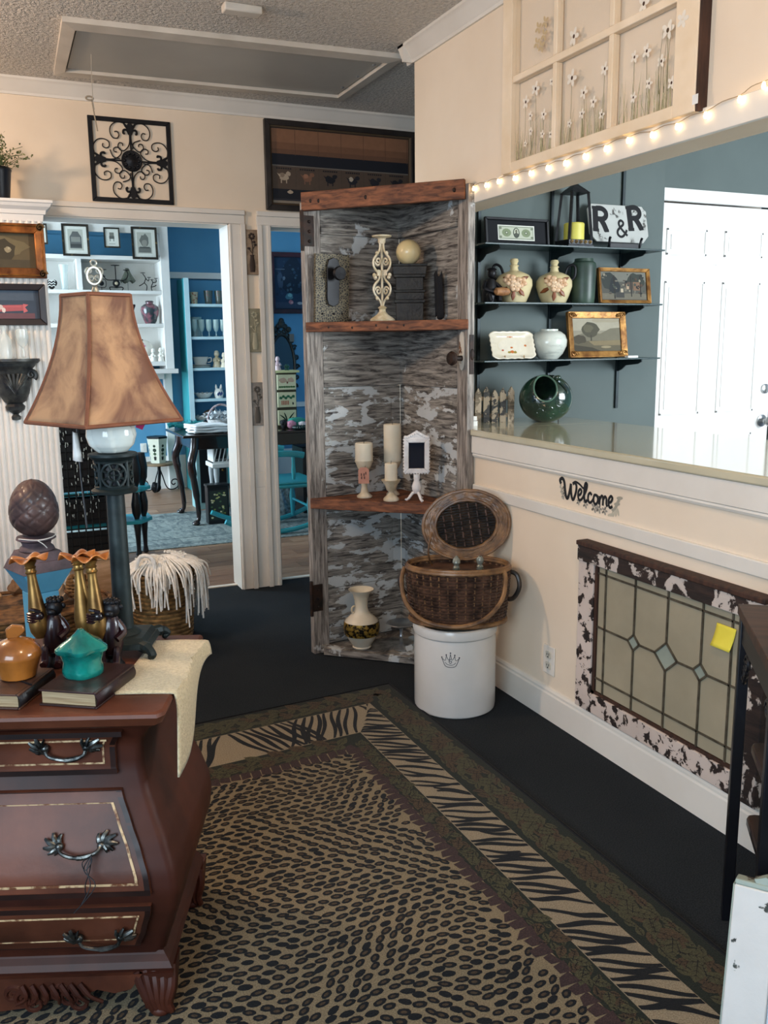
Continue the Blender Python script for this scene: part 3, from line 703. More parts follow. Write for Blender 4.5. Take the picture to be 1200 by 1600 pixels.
for c0, c1, v0, horiz in ((.020, .154, .16, 0), (.304, .364, .46, 0), (.020, .144, .16, 1), (.383, .470, .42, 1)):
    q = v0
    while q < (RU if horiz else RV) - .06:
        for s in (-1, 1):
            wd = c1 - c0; cc_ = (c0+c1)/2 + s*wd*random.uniform(.22, .34); L = min(.052, wd*.55)*random.uniform(.75, 1.1); aa = random.uniform(-.7, .7) + (0 if horiz else pi/2) + (pi if random.random() < .35 else 0)
            dd = L*.5; cu, cv = ((q, cc_) if horiz else (cc_, q)); lo, hi = c0 + .002, c1 - .002
            if horiz: cv = min(max(cv, lo+L*.45), hi-L*.45)
            else: cu = min(max(cu, lo+L*.45), hi-L*.45)
            leaf(cu - cos(aa)*dd, cv - sin(aa)*dd, aa, L, L*.27, random.choice((0, 0, 1)), z+.00025+.0001*random.random())
        q += random.uniform(.026, .036)
for k, (nm, m_) in enumerate((('leaf_motif', RUGL), ('bronze_leaf_motif', RUGO), ('leaf_vein', RUGD))):
    o = gl[k].o(nm, m_, rug, sm=False); o['kind'] = 'stuff'
g = G(); gc = G(); row = 0; v = .525                # leopard spots
while v < RV - .03:
    u = .412 + (.015 if row % 2 else 0)
    while u < RU - .03:
        uu = u + random.uniform(-.0055, .0055); vv = v + random.uniform(-.004, .004)
        if uu > .41:
            a = -.25 + .50*sin(uu*9 + 2.2*sin(vv*6)) + .40*sin(vv*8 + uu*3) + random.uniform(-.35, .35)
            L = random.uniform(.0150, .0185); w = random.uniform(.0086, .0106)
            P = [(uu + L*cos(q)*(1+random.uniform(-.12, .12))*cos(a) - w*sin(q)*(1+random.uniform(-.15, .15))*sin(a), vv + L*cos(q)*sin(a) + w*sin(q)*cos(a)) for q in [2*pi*k/9 for k in range(9)]]
            g.poly(slab(P, z+.0004+.0002*random.random()))
            if random.random() < .75: gc.poly(slab(ell(uu+.001, vv, L*.48, w*.42, 7, a), z+.0007))
        u += .0370
    v += .0255; row += 1
o = g.o('leopard_spot', RUGD, rug, sm=False); o['kind'] = 'stuff'
o = gc.o('spot_centre', RUGB, rug, sm=False); o['kind'] = 'stuff'

# ------------------------------------------------------------------ bombe chest
DX, DY, DA = .27, 1.74, -RAD(22)
MD = Matrix.Translation((DX, DY, 0)) @ Matrix.Rotation(DA, 4, 'Z')
WDR = mat('red_brown_leather', '70402d', .42, c2='2b150f', scale=3.2, detail=9, ramp=(.32, .68), bump=.10, bscale=40, spec=.35)
WDD = mat('dark_mahogany', '562b1c', .48, c2='230f0c', scale=4, stretch=(1, 1, .3), detail=7, ramp=(.3, .72), spec=.35)
GLD = mat('worn_gold_tooling', 'c9ad84', .6, .1, c2='6a4028', scale=55, ramp=(.40, .55))
PEW = mat('antique_pewter', '7a7d7a', .35, .9, c2='2a2d2d', scale=45, bump=.3)
ch = thing('bombe_chest', 'bombe chest of drawers in red-brown leather with gold tooling', 'chest of drawers', (DX, DY, 0), DA)
PROF = [(.10, -.004), (.135, -.010), (.17, .0), (.22, .020), (.27, .035), (.31, .040), (.35, .036), (.40, .020), (.45, -.003), (.50, -.024), (.55, -.036), (.60, -.036), (.645, -.012), (.66, .0)]
def off(z):
    for (a, b), (c, d) in zip(PROF, PROF[1:]):
        if a <= z <= c:
            t = (z-a)/(c-a); t = t*t*(3-2*t)*.35 + t*.65; return b + (d-b)*t
    return 0
CW, CDp = .86, .40
yf = lambda z: -.004 - 1.15*off(z)
g = G(); zs = [.10 + .56*k/40 for k in range(41)]
def section(z):
    o_ = off(z); x1 = -.008 + o_; x0 = -CW + .008 - o_; y0 = yf(z); c = .018
    return [(x0, CDp, z), (x1, CDp, z), (x1, y0+c, z), (x1-.006, y0+.006, z), (x1-c, y0, z), (x0+c, y0, z), (x0+.006, y0+.006, z), (x0, y0+c, z)]
vs = []; fs = []
for k, z in enumerate(zs):
    vs += section(z)
    if k:
        for i in range(8): fs.append(((k-1)*8+i, (k-1)*8+(i+1) % 8, k*8+(i+1) % 8, k*8+i))
fs += [tuple(range(7, -1, -1)), tuple(40*8+i for i in range(8))]
g.add(vs, fs); g.o('carcass', WDD, ch, ang=50)
def leafmount(g, M, s):
    """acanthus back plate of a bail handle"""
    for a, L, w in ((1.15, .030, .007), (.55, .034, .007), (0, .032, .007), (-.5, .026, .006), (1.75, .024, .006), (-1.0, .018, .006)):
        d = Vector((s*cos(a), sin(a), 0)); n = Vector((-d.y, d.x, 0)); pts = []
        for t in (0, .35, .7, 1.0): pts.append(M @ (d*(L*t) + Vector((0, 0, .003 + .006*sin(pi*t*.9))) + n*(.004*sin(t*2.5))))
        g.tube(pts, [w*.8, w, w*.75, w*.45], 6, flat=.55)
    g.sph(M @ Vector((0, 0, .006)), .009, 10, 8)
HANDLES = {0: -.193, 1: -.160, 2: -.134}
for di, (z0, z1) in enumerate(((.538, .640), (.314, .507), (.170, .289))):
    def fr(u, v, ins=0, up=.012):
        z = z0 + ins + (z1-z0-2*ins)*v; xr = -.008 + off(z) - .052 - ins; xl = -CW + .008 - off(z) + .052 + ins
        return Vector((xl + (xr-xl)*u, yf(z) - up, z))
    g = G(); g.surf(lambda u, v: fr(u, v), 30, 12)
    nb = len(g.v); vs = []; fs = []
    ring = [fr(i/29, 0) for i in range(30)] + [fr(1, j/11) for j in range(1, 12)] + [fr(1-i/29, 1) for i in range(1, 30)] + [fr(0, 1-j/11) for j in range(1, 11)]
    n = len(ring); vs = ring + [p + Vector((0, .02, 0)) for p in ring]; fs = [(i, (i+1) % n, n+(i+1) % n, n+i) for i in range(n)]
    g.add(vs, fs); dr = g.o('drawer', WDR, ch, ang=60)
    g = G(); wl = .0055 if di == 1 else .004
    for edge in range(4):
        def st(u, v, e=edge):
            I = .022
            if e == 0: return fr(u, 0, I, .0135) + Vector((0, 0, wl*v))
            if e == 1: return fr(u, 1, I, .0135) - Vector((0, 0, wl*v))
            if e == 2: return fr(1, u, I, .0135) - Vector((wl*v, 0, 0))
            return fr(0, u, I, .0135) + Vector((wl*v, 0, 0))
        g.surf(st, 26, 2)
    g.o('gold_tooling', GLD, dr)
    g = G()
    for edge in range(4):
        def bs(u, v, e=edge):
            W_ = .011
            if e == 0: return fr(u, 0, 0, .0126) + Vector((0, 0, W_*v))
            if e == 1: return fr(u, 1, 0, .0126) - Vector((0, 0, W_*v))
            if e == 2: return fr(1, u, 0, .0124) - Vector((W_*v, 0, 0))
            return fr(0, u, 0, .0124) + Vector((W_*v, 0, 0))
        g.surf(bs, 26, 2)
    g.o('burnished_edge', mat('burnished_dark_edge', '2a1612', .42, c2='170c0a', scale=9, spec=.4), dr)
    zc = (.602, .412, .212)[di]
    for hx in (HANDLES[di], -CW - HANDLES[di]):
        hz = zc; yy = yf(hz) - .013; dy = (yf(hz+.01) - yf(hz-.01))/.02
        Mh = frameM((hx, yy, hz), (1, 0, 0), (0, dy, 1)); g = G()
        leafmount(g, Mh @ Matrix.Translation((-.042, 0, 0)), -1); g.o('handle_mount', PEW, dr); g = G(); leafmount(g, Mh @ Matrix.Translation((.042, 0, 0)), 1); g.o('handle_mount', PEW, dr)
        G().tube([Mh @ p for p in cat([(-.042, 0, .010), (-.036, -.012, .016), (-.018, -.020, .017), (0, -.022, .018), (.018, -.020, .017), (.036, -.012, .016), (.042, 0, .010)], 4)], [.0035]*6+[.004]*6+[.0055]*6+[.004]*7, 7).o('bail_handle', PEW, dr)
        if di == 1 and hx > -.4:
            g = G()
            for a in range(3): g.tube([Mh @ p for p in cat([(.028, -.016, .022), (.026-.006*a, -.045, .020), (.018+.01*a, -.075, .016), (.012-.012*a+.01, -.10-.012*a, .012)], 4)], .0011, 5)
            g.tube([Mh @ p for p in cat([(.028, -.018, .024), (.012, -.03, .026), (.018, -.045, .024), (.03, -.03, .026), (.028, -.018, .024)], 4)], .0011, 5)
            g.o('tied_string', BLACK, dr)
g = G()                                              # base moulding, rails between drawers
vs = []
for z, e in ((.100, .010), (.112, .016), (.124, .012), (.134, .004), (.140, -.002)):
    x1, x0, y0 = -.008+off(z)+e, -CW+.008-off(z)-e, yf(z)-e
    vs.append([(x0, CDp, z), (x1, CDp, z), (x1, y0, z), (x0, y0, z)])
for k in range(4): g.add(vs[k]+vs[k+1], [(0, 1, 5, 4), (1, 2, 6, 5), (2, 3, 7, 6), (3, 0, 4, 7)])
g.poly(vs[0][::-1]); g.poly(vs[4]); g.o('base_moulding', WDD, ch)
vs = []; g = G()
for z, e in ((.652, -.002), (.656, .012), (.664, .030), (.672, .042), (.690, .050), (.697, .048), (.700, .043)):
    x1, x0, y0 = -.026+e, -CW+.026-e, -.004-e; vs.append([(x0, CDp+.03, z), (x1, CDp+.03, z), (x1, y0+.016, z), (x1-.012, y0, z), (x0+.012, y0, z), (x0, y0+.016, z)])
for k in range(6): g.add(vs[k]+vs[k+1], [(i, (i+1) % 6, 6+(i+1) % 6, 6+i) for i in range(6)])
g.poly(vs[0][::-1]); g.poly(vs[6]); g.o('top', WDR, ch, ang=50)
# carved feet and apron
for fx, s in ((-.03, 1), (-CW+.03, -1)):
    for fy, b in ((.0, 0), (CDp-.03, 1)):
        g = G()
        for k in range(5):
            a = -.05 + k*.022
            g.tube(cat([(fx-s*(.045-.018*k)*1.0, fy-.008+.004*k*(1-b), .104), (fx-s*(.034-.016*k), fy-.016, .075), (fx-s*(.018-.010*k), fy-.022, .040), (fx-s*(.006-.008*k), fy-.018, .016), (fx+s*.004, fy-.006+.006*k, .008)], 5), [.0105]*10+[.009]*6+[.008]*5, 8)
        g.tb(fx-.030, fx+.026, fy-.008, fy+.055, .012, .104, 1.3); g.sph((fx+s*.004, fy-.012, .017), (.024, .022, .017), 12, 8)
        g.v = [(x, y, max(z, .0125)) for x, y, z in g.v]; g.o('foot', WDD, ch)
ap = [(-.06, .104), (-.085, .070), (-.12, .062), (-.155, .072), (-.19, .055), (-.23, .060), (-.30, .035), (-.36, .028), (-CW/2, .022)]
ap2 = ap + [(-CW - x, z) for x, z in ap[::-1][1:]]
g = G().prism([(x, z) for x, z in ap2] , 0, .018, frameM((0, -.002, 0), (1, 0, 0), (0, 0, 1))); g.o('apron', WDR, ch)
for cx in (-.235, -.33, -CW+.235, -CW+.33):
    g = G()
    for k in range(3): g.tube([(x, -.020-.001*k, z) for x, z in spiral((cx + .022*k, .066-.010*k), .020, .003, .5+k, 1.4, 18)], [.006-.0002*i for i in range(19)], 6)
    g.o('apron_scroll', WDD, ch)
g = G()
for k in range(7): g.tube(cat([(-.31+.02*k, -.024, .09), (-.30+.022*k, -.030, .065), (-.325+.03*k, -.022, .045)], 4), [.006]*4+[.004]*5, 6)
g.o('apron_carving', WDD, ch)

def DT(x, y, z=.70): return MD @ Vector((x, y, z))
def onchest(name, label, c_, x, y, z=.70, rz=0): return thing(name, label, c_, DT(x, y, z), DA + rz)
# towel runner
def tw(u, v):
    y = .045 + .335*u; drop = .125*(1-u)**1.3 + .045 + .02*sin(u*6); Lt = .125
    s = v*(Lt + drop)
    if s < Lt: return Vector((-.10 + s + .012*u, y - .0, .7025 + .0012*sin(30*s)*sin(20*y)))
    d = s - Lt; return Vector((.025 + .012*u + .010*(1-math.exp(-d*60)) + .006*sin(u*7), y - d*.25*(1-u) + .03*d*u, .7025 - d + .004))
tw_o = tag(place(G().surf(tw, 24, 26).o('runner', mat('cream_terry_cloth', 'd8c9a4', .95, c2='c2b28c', scale=160, detail=2, bump=.8, bscale=260, sheen=.3), solid=.004), (DX, DY, .0), DA), 'cream terry cloth runner hanging over the chest edge', 'cloth')
# books
PAGES = mat('aged_page_edges', 'b9a582', .85, c2='8d7656', scale=8, stretch=(1, 1, 60))
def book(loc, rz, w, l, h, label, cover, cover2):
    t = onchest('hardback_book', label, 'book', *loc, rz)
    G().bx(.004, w-.006, .006, l-.006, .004, h-.004).o('pages', PAGES, t)
    g = G().bx(0, w, 0, l, 0, .004).bx(0, w, 0, l, h-.004, h); g.o('cover', mat(cover[0], cover[1], .45, c2=cover[2], scale=10, bump=.1, bscale=80), t, bev=.001)
    G().surf(lambda u, v: Vector((w - .006 + .008*sin(pi*u), l*v, h*u)), 9, 2).o('spine', mat(cover2[0], cover2[1], .4, c2=cover2[2], scale=16, bump=.2, bscale=70), t, solid=.002)
    return t
b1 = book((-.232, .0, .7005), -RAD(13), .125, .165, .034, 'dark maroon hardback book under the teal candy dish', ('maroon_cloth', '3a2220', '20110f'), ('maroon_spine', '2c1415', '150a0b'))
b2 = book((-.396, -.003, .7005), -RAD(8), .135, .15, .032, 'worn brown hardback book under the amber candy dish', ('brown_cloth', '55382a', '2b1c17'), ('black_spine', '1d1a1c', '0f0d0f'))
G().tube([(-.001, .125, .0335), (.06, .095, .0335), (.136, .05, .0335)], .002, 6).o('elastic_band', BLACK, b2)
# glass candy dishes
AMB = mat('amber_satin_glass', 'a8682a', .22, c2='6e3f18', scale=9, coat=.6, bump=.15, bscale=30)
TEALG = mat('teal_pressed_glass', '129a8c', .12, .35, c2='06605a', scale=14, coat=1, bump=.35, bscale=45)
t = onchest('candy_dish', 'amber glass lidded candy dish on brown book', 'candy dish', -.298, .078, .7325)
G().lathe([(.030, 0), (.036, .004), (.040, .020), (.047, .040), (.049, .046)], 28, wob=lambda a, k: 1+.012*cos(14*a)).o('bowl', AMB, t)
li = G().lathe([(.049, .046), (.050, .050), (.046, .062), (.034, .076), (.016, .084), (.008, .086)], 28).o('lid', AMB, t)
G().prism([(-.016, 0), (.004, 0), (.020, .014), (.018, .026), (-.004, .030), (-.018, .020)], -.005, .005, frameM((0, 0, .084), (1, .2, 0), (0, 0, 1))).o('knob', AMB, li, bev=.003)
t = onchest('candy_dish', 'teal glass star-lidded candy dish on maroon book', 'candy dish', -.165, .080, .7345)
G().lathe([(.036, 0), (.040, .005), (.041, .015), (.038, .032), (.043, .046), (.046, .052)], 40, wob=lambda a, k: 1+.04*cos(5*a+.5)*(1-.4*k)).o('bowl', TEALG, t)
G().lathe([(.046, .052), (.049, .056), (.049, .062), (.040, .070), (.024, .080), (.011, .092), (.006, .098), (0, .099)], 40, wob=lambda a, k: 1+.13*cos(5*a+.5)*(1-k)).o('lid', TEALG, t)
# lamp
lp = onchest('table_lamp', 'tall lamp with brown flared shade and pierced metal collar on chest', 'lamp', -.142, .330)
LM = mat('dark_green_black_metal', '263334', .5, .35, c2='182223', scale=20, bump=.15, bscale=60)
g = G().tb(-.072, .072, -.072, .072, .022, .034, .92).tb(-.062, .062, -.062, .062, .034, .044, .85)
g.lathe([(.040, .044), (.034, .050), (.026, .056)], 20)
for sx in (-1, 1):
    for sy in (-1, 1):
        g.tube(cat([(sx*.050, sy*.050, .026), (sx*.072, sy*.072, .024), (sx*.082, sy*.082, .013), (sx*.076, sy*.076, .009)], 5), [.014]*5+[.010]*6+[.008]*5, 8)
        g.sph((sx*.077, sy*.077, .008), .008, 8, 6)
g.o('base', LM, lp, bev=.002)
G().lathe([(.024, .05), (.0225, .06), (.0205, .36), (.020, .375)], 24).o('column', LM, lp)
G().lathe([(.020, .372), (.050, .378), (.052, .384), (.046, .388), (.040, .390)], 28).o('collar_flange', LM, lp); G().lathe([(.040, .452), (.048, .456), (.054, .462), (.054, .467), (.03, .468)], 28).o('collar_flange', LM, lp)
g = G()                                              # pierced drum
def drum(a, z, r=.0405): return Vector((r*cos(a), r*sin(a), z))
g.lathe([(.036, .388), (.036, .454)], 28)
co = g.o('collar_drum', BLACK, lp)
g = G()
for k in range(4):
    ac = k*pi/2 - pi/2 + .25
    for rad, th in ((.028, .0035), (.013, .003)):
        g.tube([drum(ac + rad*cos(q)/.0405, .421 + rad*.98*sin(q)) for q in [2*pi*i/28 for i in range(28)]], th, 5, True)
    for q in range(8): g.tube([drum(ac + r_*cos(q*pi/4+.39)/.0405, .421 + r_*sin(q*pi/4+.39)) for r_ in (.013, .020, .028)], .003, 5)
    for q in range(4): g.tube([drum(ac + r_*cos(q*pi/2)/.0405, .421 + r_*sin(q*pi/2)) for r_ in (0, .007, .013)], .0022, 5)
    g.tube([drum(ac+pi/4, .39), drum(ac+pi/4, .452)], .004, 5)
g.tube([drum(2*pi*i/40, .392) for i in range(40)], .004, 5, True); g.tube([drum(2*pi*i/40, .450) for i in range(40)], .004, 5, True)
g.o('pierced_tracery', LM, co)
g = G(); pts = [(.016, .467), (.034, .471), (.049, .487), (.0545, .507), (.052, .526), (.042, .541), (.026, .550), (0, .552)]
def swirl(u, v):
    k = v*(len(pts)-1); i = min(int(k), len(pts)-2); f = k-i; r_ = pts[i][0] + (pts[i+1][0]-pts[i][0])*f; z = pts[i][1] + (pts[i+1][1]-pts[i][1])*f
    a = 2*pi*u; w = ((u*6 + v*.55) % 1.0); rr = r_*(1 + .11*(w**.8) - .05); return Vector((rr*cos(a), rr*sin(a), z))
g.surf(swirl, 72, 22, True); g.o('glass_globe', mat('milky_white_glass', 'dce2da', .12, c2='d2d9d1', scale=4, coat=.6), lp, ang=60)
# square flared shade
SHM = mat('mottled_brown_suede', 'ab8460', .78, c2='6c4a38', scale=8, detail=8, ramp=(.38, .62), dist=1.0, bump=.06, bscale=90)
SHB = mat('brown_shade_binding', '7a4a32', .8, c2='6a3f2a', scale=30)
def shade(v): return .0740 + .0975*(v**1.75)
Ms = Matrix.Translation((-.014, 0, 0)) @ Matrix.Rotation(RAD(22 - 24 + 5), 4, 'Z')
zt, zb = .815, .540
crn = [(-1, 0), (0, -1), (1, 0), (0, 1)]
for k in range(4):
    a, b = crn[k], crn[(k+1) % 4]
    def pn(u, v, a=a, b=b):
        r_ = shade(v)*1.0; z = zt + (zb-zt)*v
        return Ms @ Vector((r_*(a[0]+(b[0]-a[0])*u), r_*(a[1]+(b[1]-a[1])*u), z))
    G().surf(pn, 8, 20).o('shade_panel', SHM, lp, ang=60, solid=.002)
    G().tube([Ms @ Vector((shade(v/18)*a[0]*1.005, shade(v/18)*a[1]*1.005, zt+(zb-zt)*v/18)) for v in range(19)], .0042, 6, flat=.7).o('shade_binding', SHB, lp)
for v, r_ in ((0, .0045), (1, .0045)):
    g = G().tube([Ms @ Vector((shade(v)*(a[0]+(b[0]-a[0])*q/6)*1.005, shade(v)*(a[1]+(b[1]-a[1])*q/6)*1.005, zt+(zb-zt)*v)) for a, b in zip(crn, crn[1:]+crn[:1]) for q in range(6)], r_, 6, True); g.o('shade_binding', SHB, lp)
g = G()
for a in crn[:2]: g.tube([Ms @ Vector((-a[0]*.073, -a[1]*.073, zt-.004)), Ms @ Vector((a[0]*.073, a[1]*.073, zt-.004))], .0015, 5)
g.tube([(0, 0, .55), (-.014, 0, zt+.01)], .003, 6); g.o('harp', SILVER, lp)
FIN = mat('champagne_silver', 'd5d3c4', .3, .6, c2='8f8c7c', scale=40, bump=.3)
Mf = frameM(Ms @ Vector((0, 0, zt)), (cos(.05), 0, 0), (0, 0, 1)); g = G()
g.lathe([(.009, 0), (.008, .010), (.005, .018), (.007, .022)], 12, Ms @ Vector((0, 0, zt)))
g.tube([Mf @ Vector((x, y, 0)) for x, y in ell(0, .042, .015, .018, 24)], .003, 6, True)
for s in (-1, 1):
    g.tube([Mf @ Vector((s*x, y, 0)) for x, y in spiral((.011, .052), .009, .002, -1, 1.2, 16)], .0025, 5); g.tube([Mf @ Vector((s*x, y, 0)) for x, y in spiral((.007, .036), .007, .002, 1, 1.2, 16)], .0022, 5)
g.tube([Mf @ Vector((x, y, 0)) for x, y in ell(0, .069, .006, .006, 14)], .0022, 5, True); g.tube([Mf @ Vector((-.012, .040, 0)), Mf @ Vector((.012, .040, 0))], .002, 5)
g.o('finial', FIN, lp)
G().tube([(-.070, -.020, .545), (-.068, -.022, .42), (-.062, -.025, .30)], .0022, 6).o('pull_chain', DARKMET, lp)
g = G().surf(lambda u, v: Vector((-.082 + .022*u*(.45+.55*v) + .004*(1-v), -.025 - .008*sin(pi*u), .520 - .065*v - .004*u)), 8, 6); g.o('curled_paper_tag', PAPERW, lp, solid=.0008)
G().prism([(-.011, -.008), (.004, -.014), (.014, .004), (-.002, .012)], 0, .0008, frameM((.070, -.015, .534), (1, 0, 0), (0, 0, 1))).o('pink_tag', mat('magenta_card', 'b5245f', .7), lp)
# monkey candle figurines
RUF = mat('amber_ruffled_glass', 'c47a3a', .3, c2='8c4a1c', scale=20, coat=.4)
TOR = mat('antique_gold', 'a58249', .38, .75, c2='5a4020', scale=9)
COAT = mat('dark_maroon_lacquer', '32161a', .28, c2='150b0f', scale=10, coat=.4)
def torch(t, top, bot, rr, nm='torch'):
    top, bot = Vector(top), Vector(bot); d = top-bot; L = d.length
    Mt = Matrix.Translation(bot) @ Vector((0, 0, 1)).rotation_difference(d).to_matrix().to_4x4()
    to = G().lathe([(0, -.006), (.012, -.003), (.0205, .012), (.022, .03), (.018, L*.38), (.0125, L*.62), (.0095, L*.80), (.010, L*.84), (.0135, L*.86), (.0105, L*.885), (.0105, L*.91), (.0130, L*.925), (.010, L*.94), (.012, L*.97), (.016, L), (.012, L+.004), (0, L+.004)], 20, M=Mt).o(nm, TOR, t)
    G().surf(lambda u, v: Mt @ Vector(((.006 + rr*v)*cos(2*pi*u), (.006 + rr*v)*sin(2*pi*u), L + .004 + .012*v + .007*v*sin(10*pi*u) - .008*v*v)), 60, 8, True).o('ruffled_bobeche', RUF, to, solid=.002)
def figurine(x, y, label, s, tt, tb, rr, two=None):
    t = onchest('candle_figurine', label, 'figurine', x, y)
    g = G(); Q = lambda p: Vector((p[0]*s, p[1], p[2]))
    g.lathe([(.026, 0), (.026, .008), (.020, .016), (.016, .024), (.020, .034), (.014, .044), (0, .045)], 20); g.o('plinth', BLACK, t)
    G().tube([Q(p) for p in ((0, 0, .035), (0, 0, .055), (0, 0, .085), (.002, 0, .108), (.004, 0, .120))], [.020, .026, .024, .020, .012], 14).o('coat', COAT, t)
    g = G().sph(Q((.006, -.004, .136)), (.018, .017, .019), 16, 12); g.sph(Q((.004, -.020, .130)), (.010, .009, .008), 10, 8)
    for sx in (-1, 1): g.sph(Q((.006 + sx*.018, .0, .139)), (.006, .004, .007), 8, 6); g.sph(Q((.006+sx*.006, -.018, .140)), .0022, 6, 5)
    for k in range(10): g.sph(Q((.006 + .014*cos(k*.63), .002 + .014*sin(k*.63), .152)), .006, 8, 6)
    g.o('head', BLACK, t)
    hand = Vector(tb) + (Vector(tt)-Vector(tb))*.28
    g = G().tube(cat([Q((-.016, 0, .108)), (Q((-.016, 0, .108)) + hand)/2 + Vector((0, -.01, -.022)), hand + Vector((.004*s, -.004, 0))], 6), [.008]*6+[.007]*4+[.006]*3, 8)
    g.sph(hand + Vector((.006*s, -.012, .002)), (.012, .010, .012), 10, 8)
    for k in range(4): g.tube([hand + Vector((.010*s, -.016, -.008+.0058*k)), hand + Vector((-.006*s, -.021, -.009+.0058*k)), hand + Vector((-.018*s, -.012, -.010+.0058*k))], [.0040, .0036, .0030], 6)
    g.tube([hand + Vector((.010*s, -.014, .012)), hand + Vector((.0, -.020, .018)), hand + Vector((-.010*s, -.018, .019))], [.0042, .0038, .003], 6)
    g.tube(cat([Q((.016, 0, .108)), Q((.030, -.006, .085)), Q((.018, -.024, .072))], 6), .0075, 8); g.o('arm', COAT, t)
    g = G()
    for sx in (-1, 1): g.tube(cat([Q((sx*.010, 0, .05)), Q((sx*.016, -.022, .046)), Q((sx*.015, -.030, .020)), Q((sx*.016, -.042, .014))], 5), .008, 8)
    g.o('leg', COAT, t)
    torch(t, tt, tb, rr)
    if two: torch(t, two[0], two[1], rr*1.0, 'torch')
figurine(-.272, .235, 'dark figurine lifting one gold torch candle holder on chest', 1, (-.042, .0, .240), (-.026, -.010, .072), .036)
figurine(-.140, .212, 'dark figurine with two gold torch candle holders beside lamp', 1, (-.034, .0, .245), (-.022, -.014, .075), .034, ((-.070, .025, .245), (-.058, .012, .08)))

# ------------------------------------------------------------------ behind the chest, on the floor
nw = thing('newel_finial', 'mottled pineapple-style finial on a chipped blue newel post', 'finial', (.158, 3.86, 0), .35)
EGG = mat('mottled_brown_stone', '5b4642', .45, c2='332b2e', scale=9, detail=6, bump=.3, bscale=40, coat=.2)
def egg(u, v):
    a = 2*pi*u; z = .650 + .235*v; r_ = .097*sqrt(max(0, 1-((v-.40)/(.40 if v < .40 else .60))**2))*(1 if v > .02 else .7)
    d = .004*max(0, max(cos(8*a + 26*v), cos(8*a - 26*v)) - .72)/.28
    return Vector(((r_-d)*cos(a), (r_-d)*sin(a), z))
G().surf(egg, 96, 40, True).o('egg', EGG, nw)
STN = mat('grey_plum_stone', '6a5a60', .6, c2='3f383e', scale=12, bump=.3, bscale=40)
G().lathe([(.050, .652), (.075, .650), (.078, .640), (.060, .630), (.055, .615), (.066, .605), (.070, .595), (.05, .59)], 32).o('collar', STN, nw)
G().tb(-.085, .085, -.085, .085, .555, .592, .80).tb(-.105, .105, -.105, .105, .515, .556, .84).o('cap', STN, nw, bev=.003)
BLP = chippy('chipped_blue_paint', '4a4038', '2c2724', '62b2d6', .84, grain=(3, 3, 1), pscale=9)
G().tb(-.055, .055, -.055, .055, .42, .516, 1.85).bx(-.055, .055, -.055, .055, .02, .42).tb(-.085, .085, -.085, .085, 0, .05, .7).o('post', BLP, nw, bev=.004)
G().tube(cat([(-.08, -.02, .652), (-.03, -.082, .648), (.03, -.080, .651), (.075, -.03, .655)], 6), .0022, 5).tube(cat([(-.03, -.082, .648), (-.01, -.09, .63), (.005, -.088, .612)], 4), .002, 5).o('string', PAPERW, nw)

def woven(t, rx, ry, h, rows, m_, m2, flare=1.12, tr=.012):
    g = G()
    for r in range(rows):
        z = tr + r*(h-tr)/rows; k = (1 + (flare-1)*z/h)
        g.tube([(rx*(k+.02*cos(24*a+pi*(r % 2)))*cos(a), ry*(k+.02*cos(24*a+pi*(r % 2)))*sin(a), z) for a in [2*pi*i/96 for i in range(96)]], tr*.62, 5, True)
    g.o('woven_side', m_, t)
    G().lathe([(0, .005), (.97, .005), (.97*flare, h-.01)], 32, sx=rx, sy=ry).o('lining', m2, t)
    G().tube([(rx*flare*cos(a), ry*flare*sin(a), h) for a in [2*pi*i/64 for i in range(64)]], tr*.8, 7, True).o('rim', m_, t)
SEA = mat('seagrass_tan', '9a7748', .75, c2='5c4225', scale=26, bump=.3, bscale=80)
SEAD = mat('seagrass_brown', '8a6238', .7, c2='4a3018', scale=26, bump=.3, bscale=80)
tb_ = thing('gathering_basket', 'wide shallow seagrass basket heaped with shells and rope', 'basket', (.06, 4.34, 0))
woven(tb_, .38, .24, .235, 11, SEAD, SEAD)
fb = thing('fringe_basket', 'round seagrass basket holding a white fringed throw', 'basket', (.73, 4.33, 0))
woven(fb, .135, .135, .33, 15, SEA, SEA, 1.16)
FR = mat('white_cotton_fringe', 'f6f3ec', .9, c2='e6e0d4', scale=60, bump=.4, bscale=160)
th = thing('fringed_throw', 'white cotton throw with long fringe spilling over seagrass basket', 'throw', (.73, 4.33, 0))
G().surf(lambda u, v: Vector((.145*v*cos(2*pi*u), .145*v*sin(2*pi*u), .345 + .065*(1-v*v) + .018*sin(6*pi*u+4*v)*v)), 40, 10, True).o('folded_cloth', FR, th)
g = G()
for k in range(150):
    a = random.uniform(-pi*.98, .35*pi); rs = random.uniform(.04, .13); d = Vector((cos(a), sin(a), 0)); out = .170 + random.uniform(0, .035)
    ln = random.uniform(.06, .23)*(1.15 if -1.3 < a < .2 else .8); p0 = d*rs + Vector((0, 0, .405-.3*rs*rs*10*.25 + .012))
    j = Vector((random.uniform(-.02, .02), random.uniform(-.02, .02), 0))
    g.tube(cat([p0, d*.115 + Vector((0, 0, .398)), d*out + j*.4 + Vector((0, 0, .36)), d*(out+.012) + j + Vector((0, 0, .36-ln*.5)), d*(out+.012) + j*1.5 + Vector((0, 0, .36-ln))], 3), .0042, 5)
o = g.o('fringe', FR, th); o['kind'] = 'stuff'
G().tube(cat([(-.13, -.10, .37), (-.11, -.13, .44), (-.06, -.15, .43), (-.05, -.15, .36)], 5), .010, 8).o('cord_loop', FR, th)
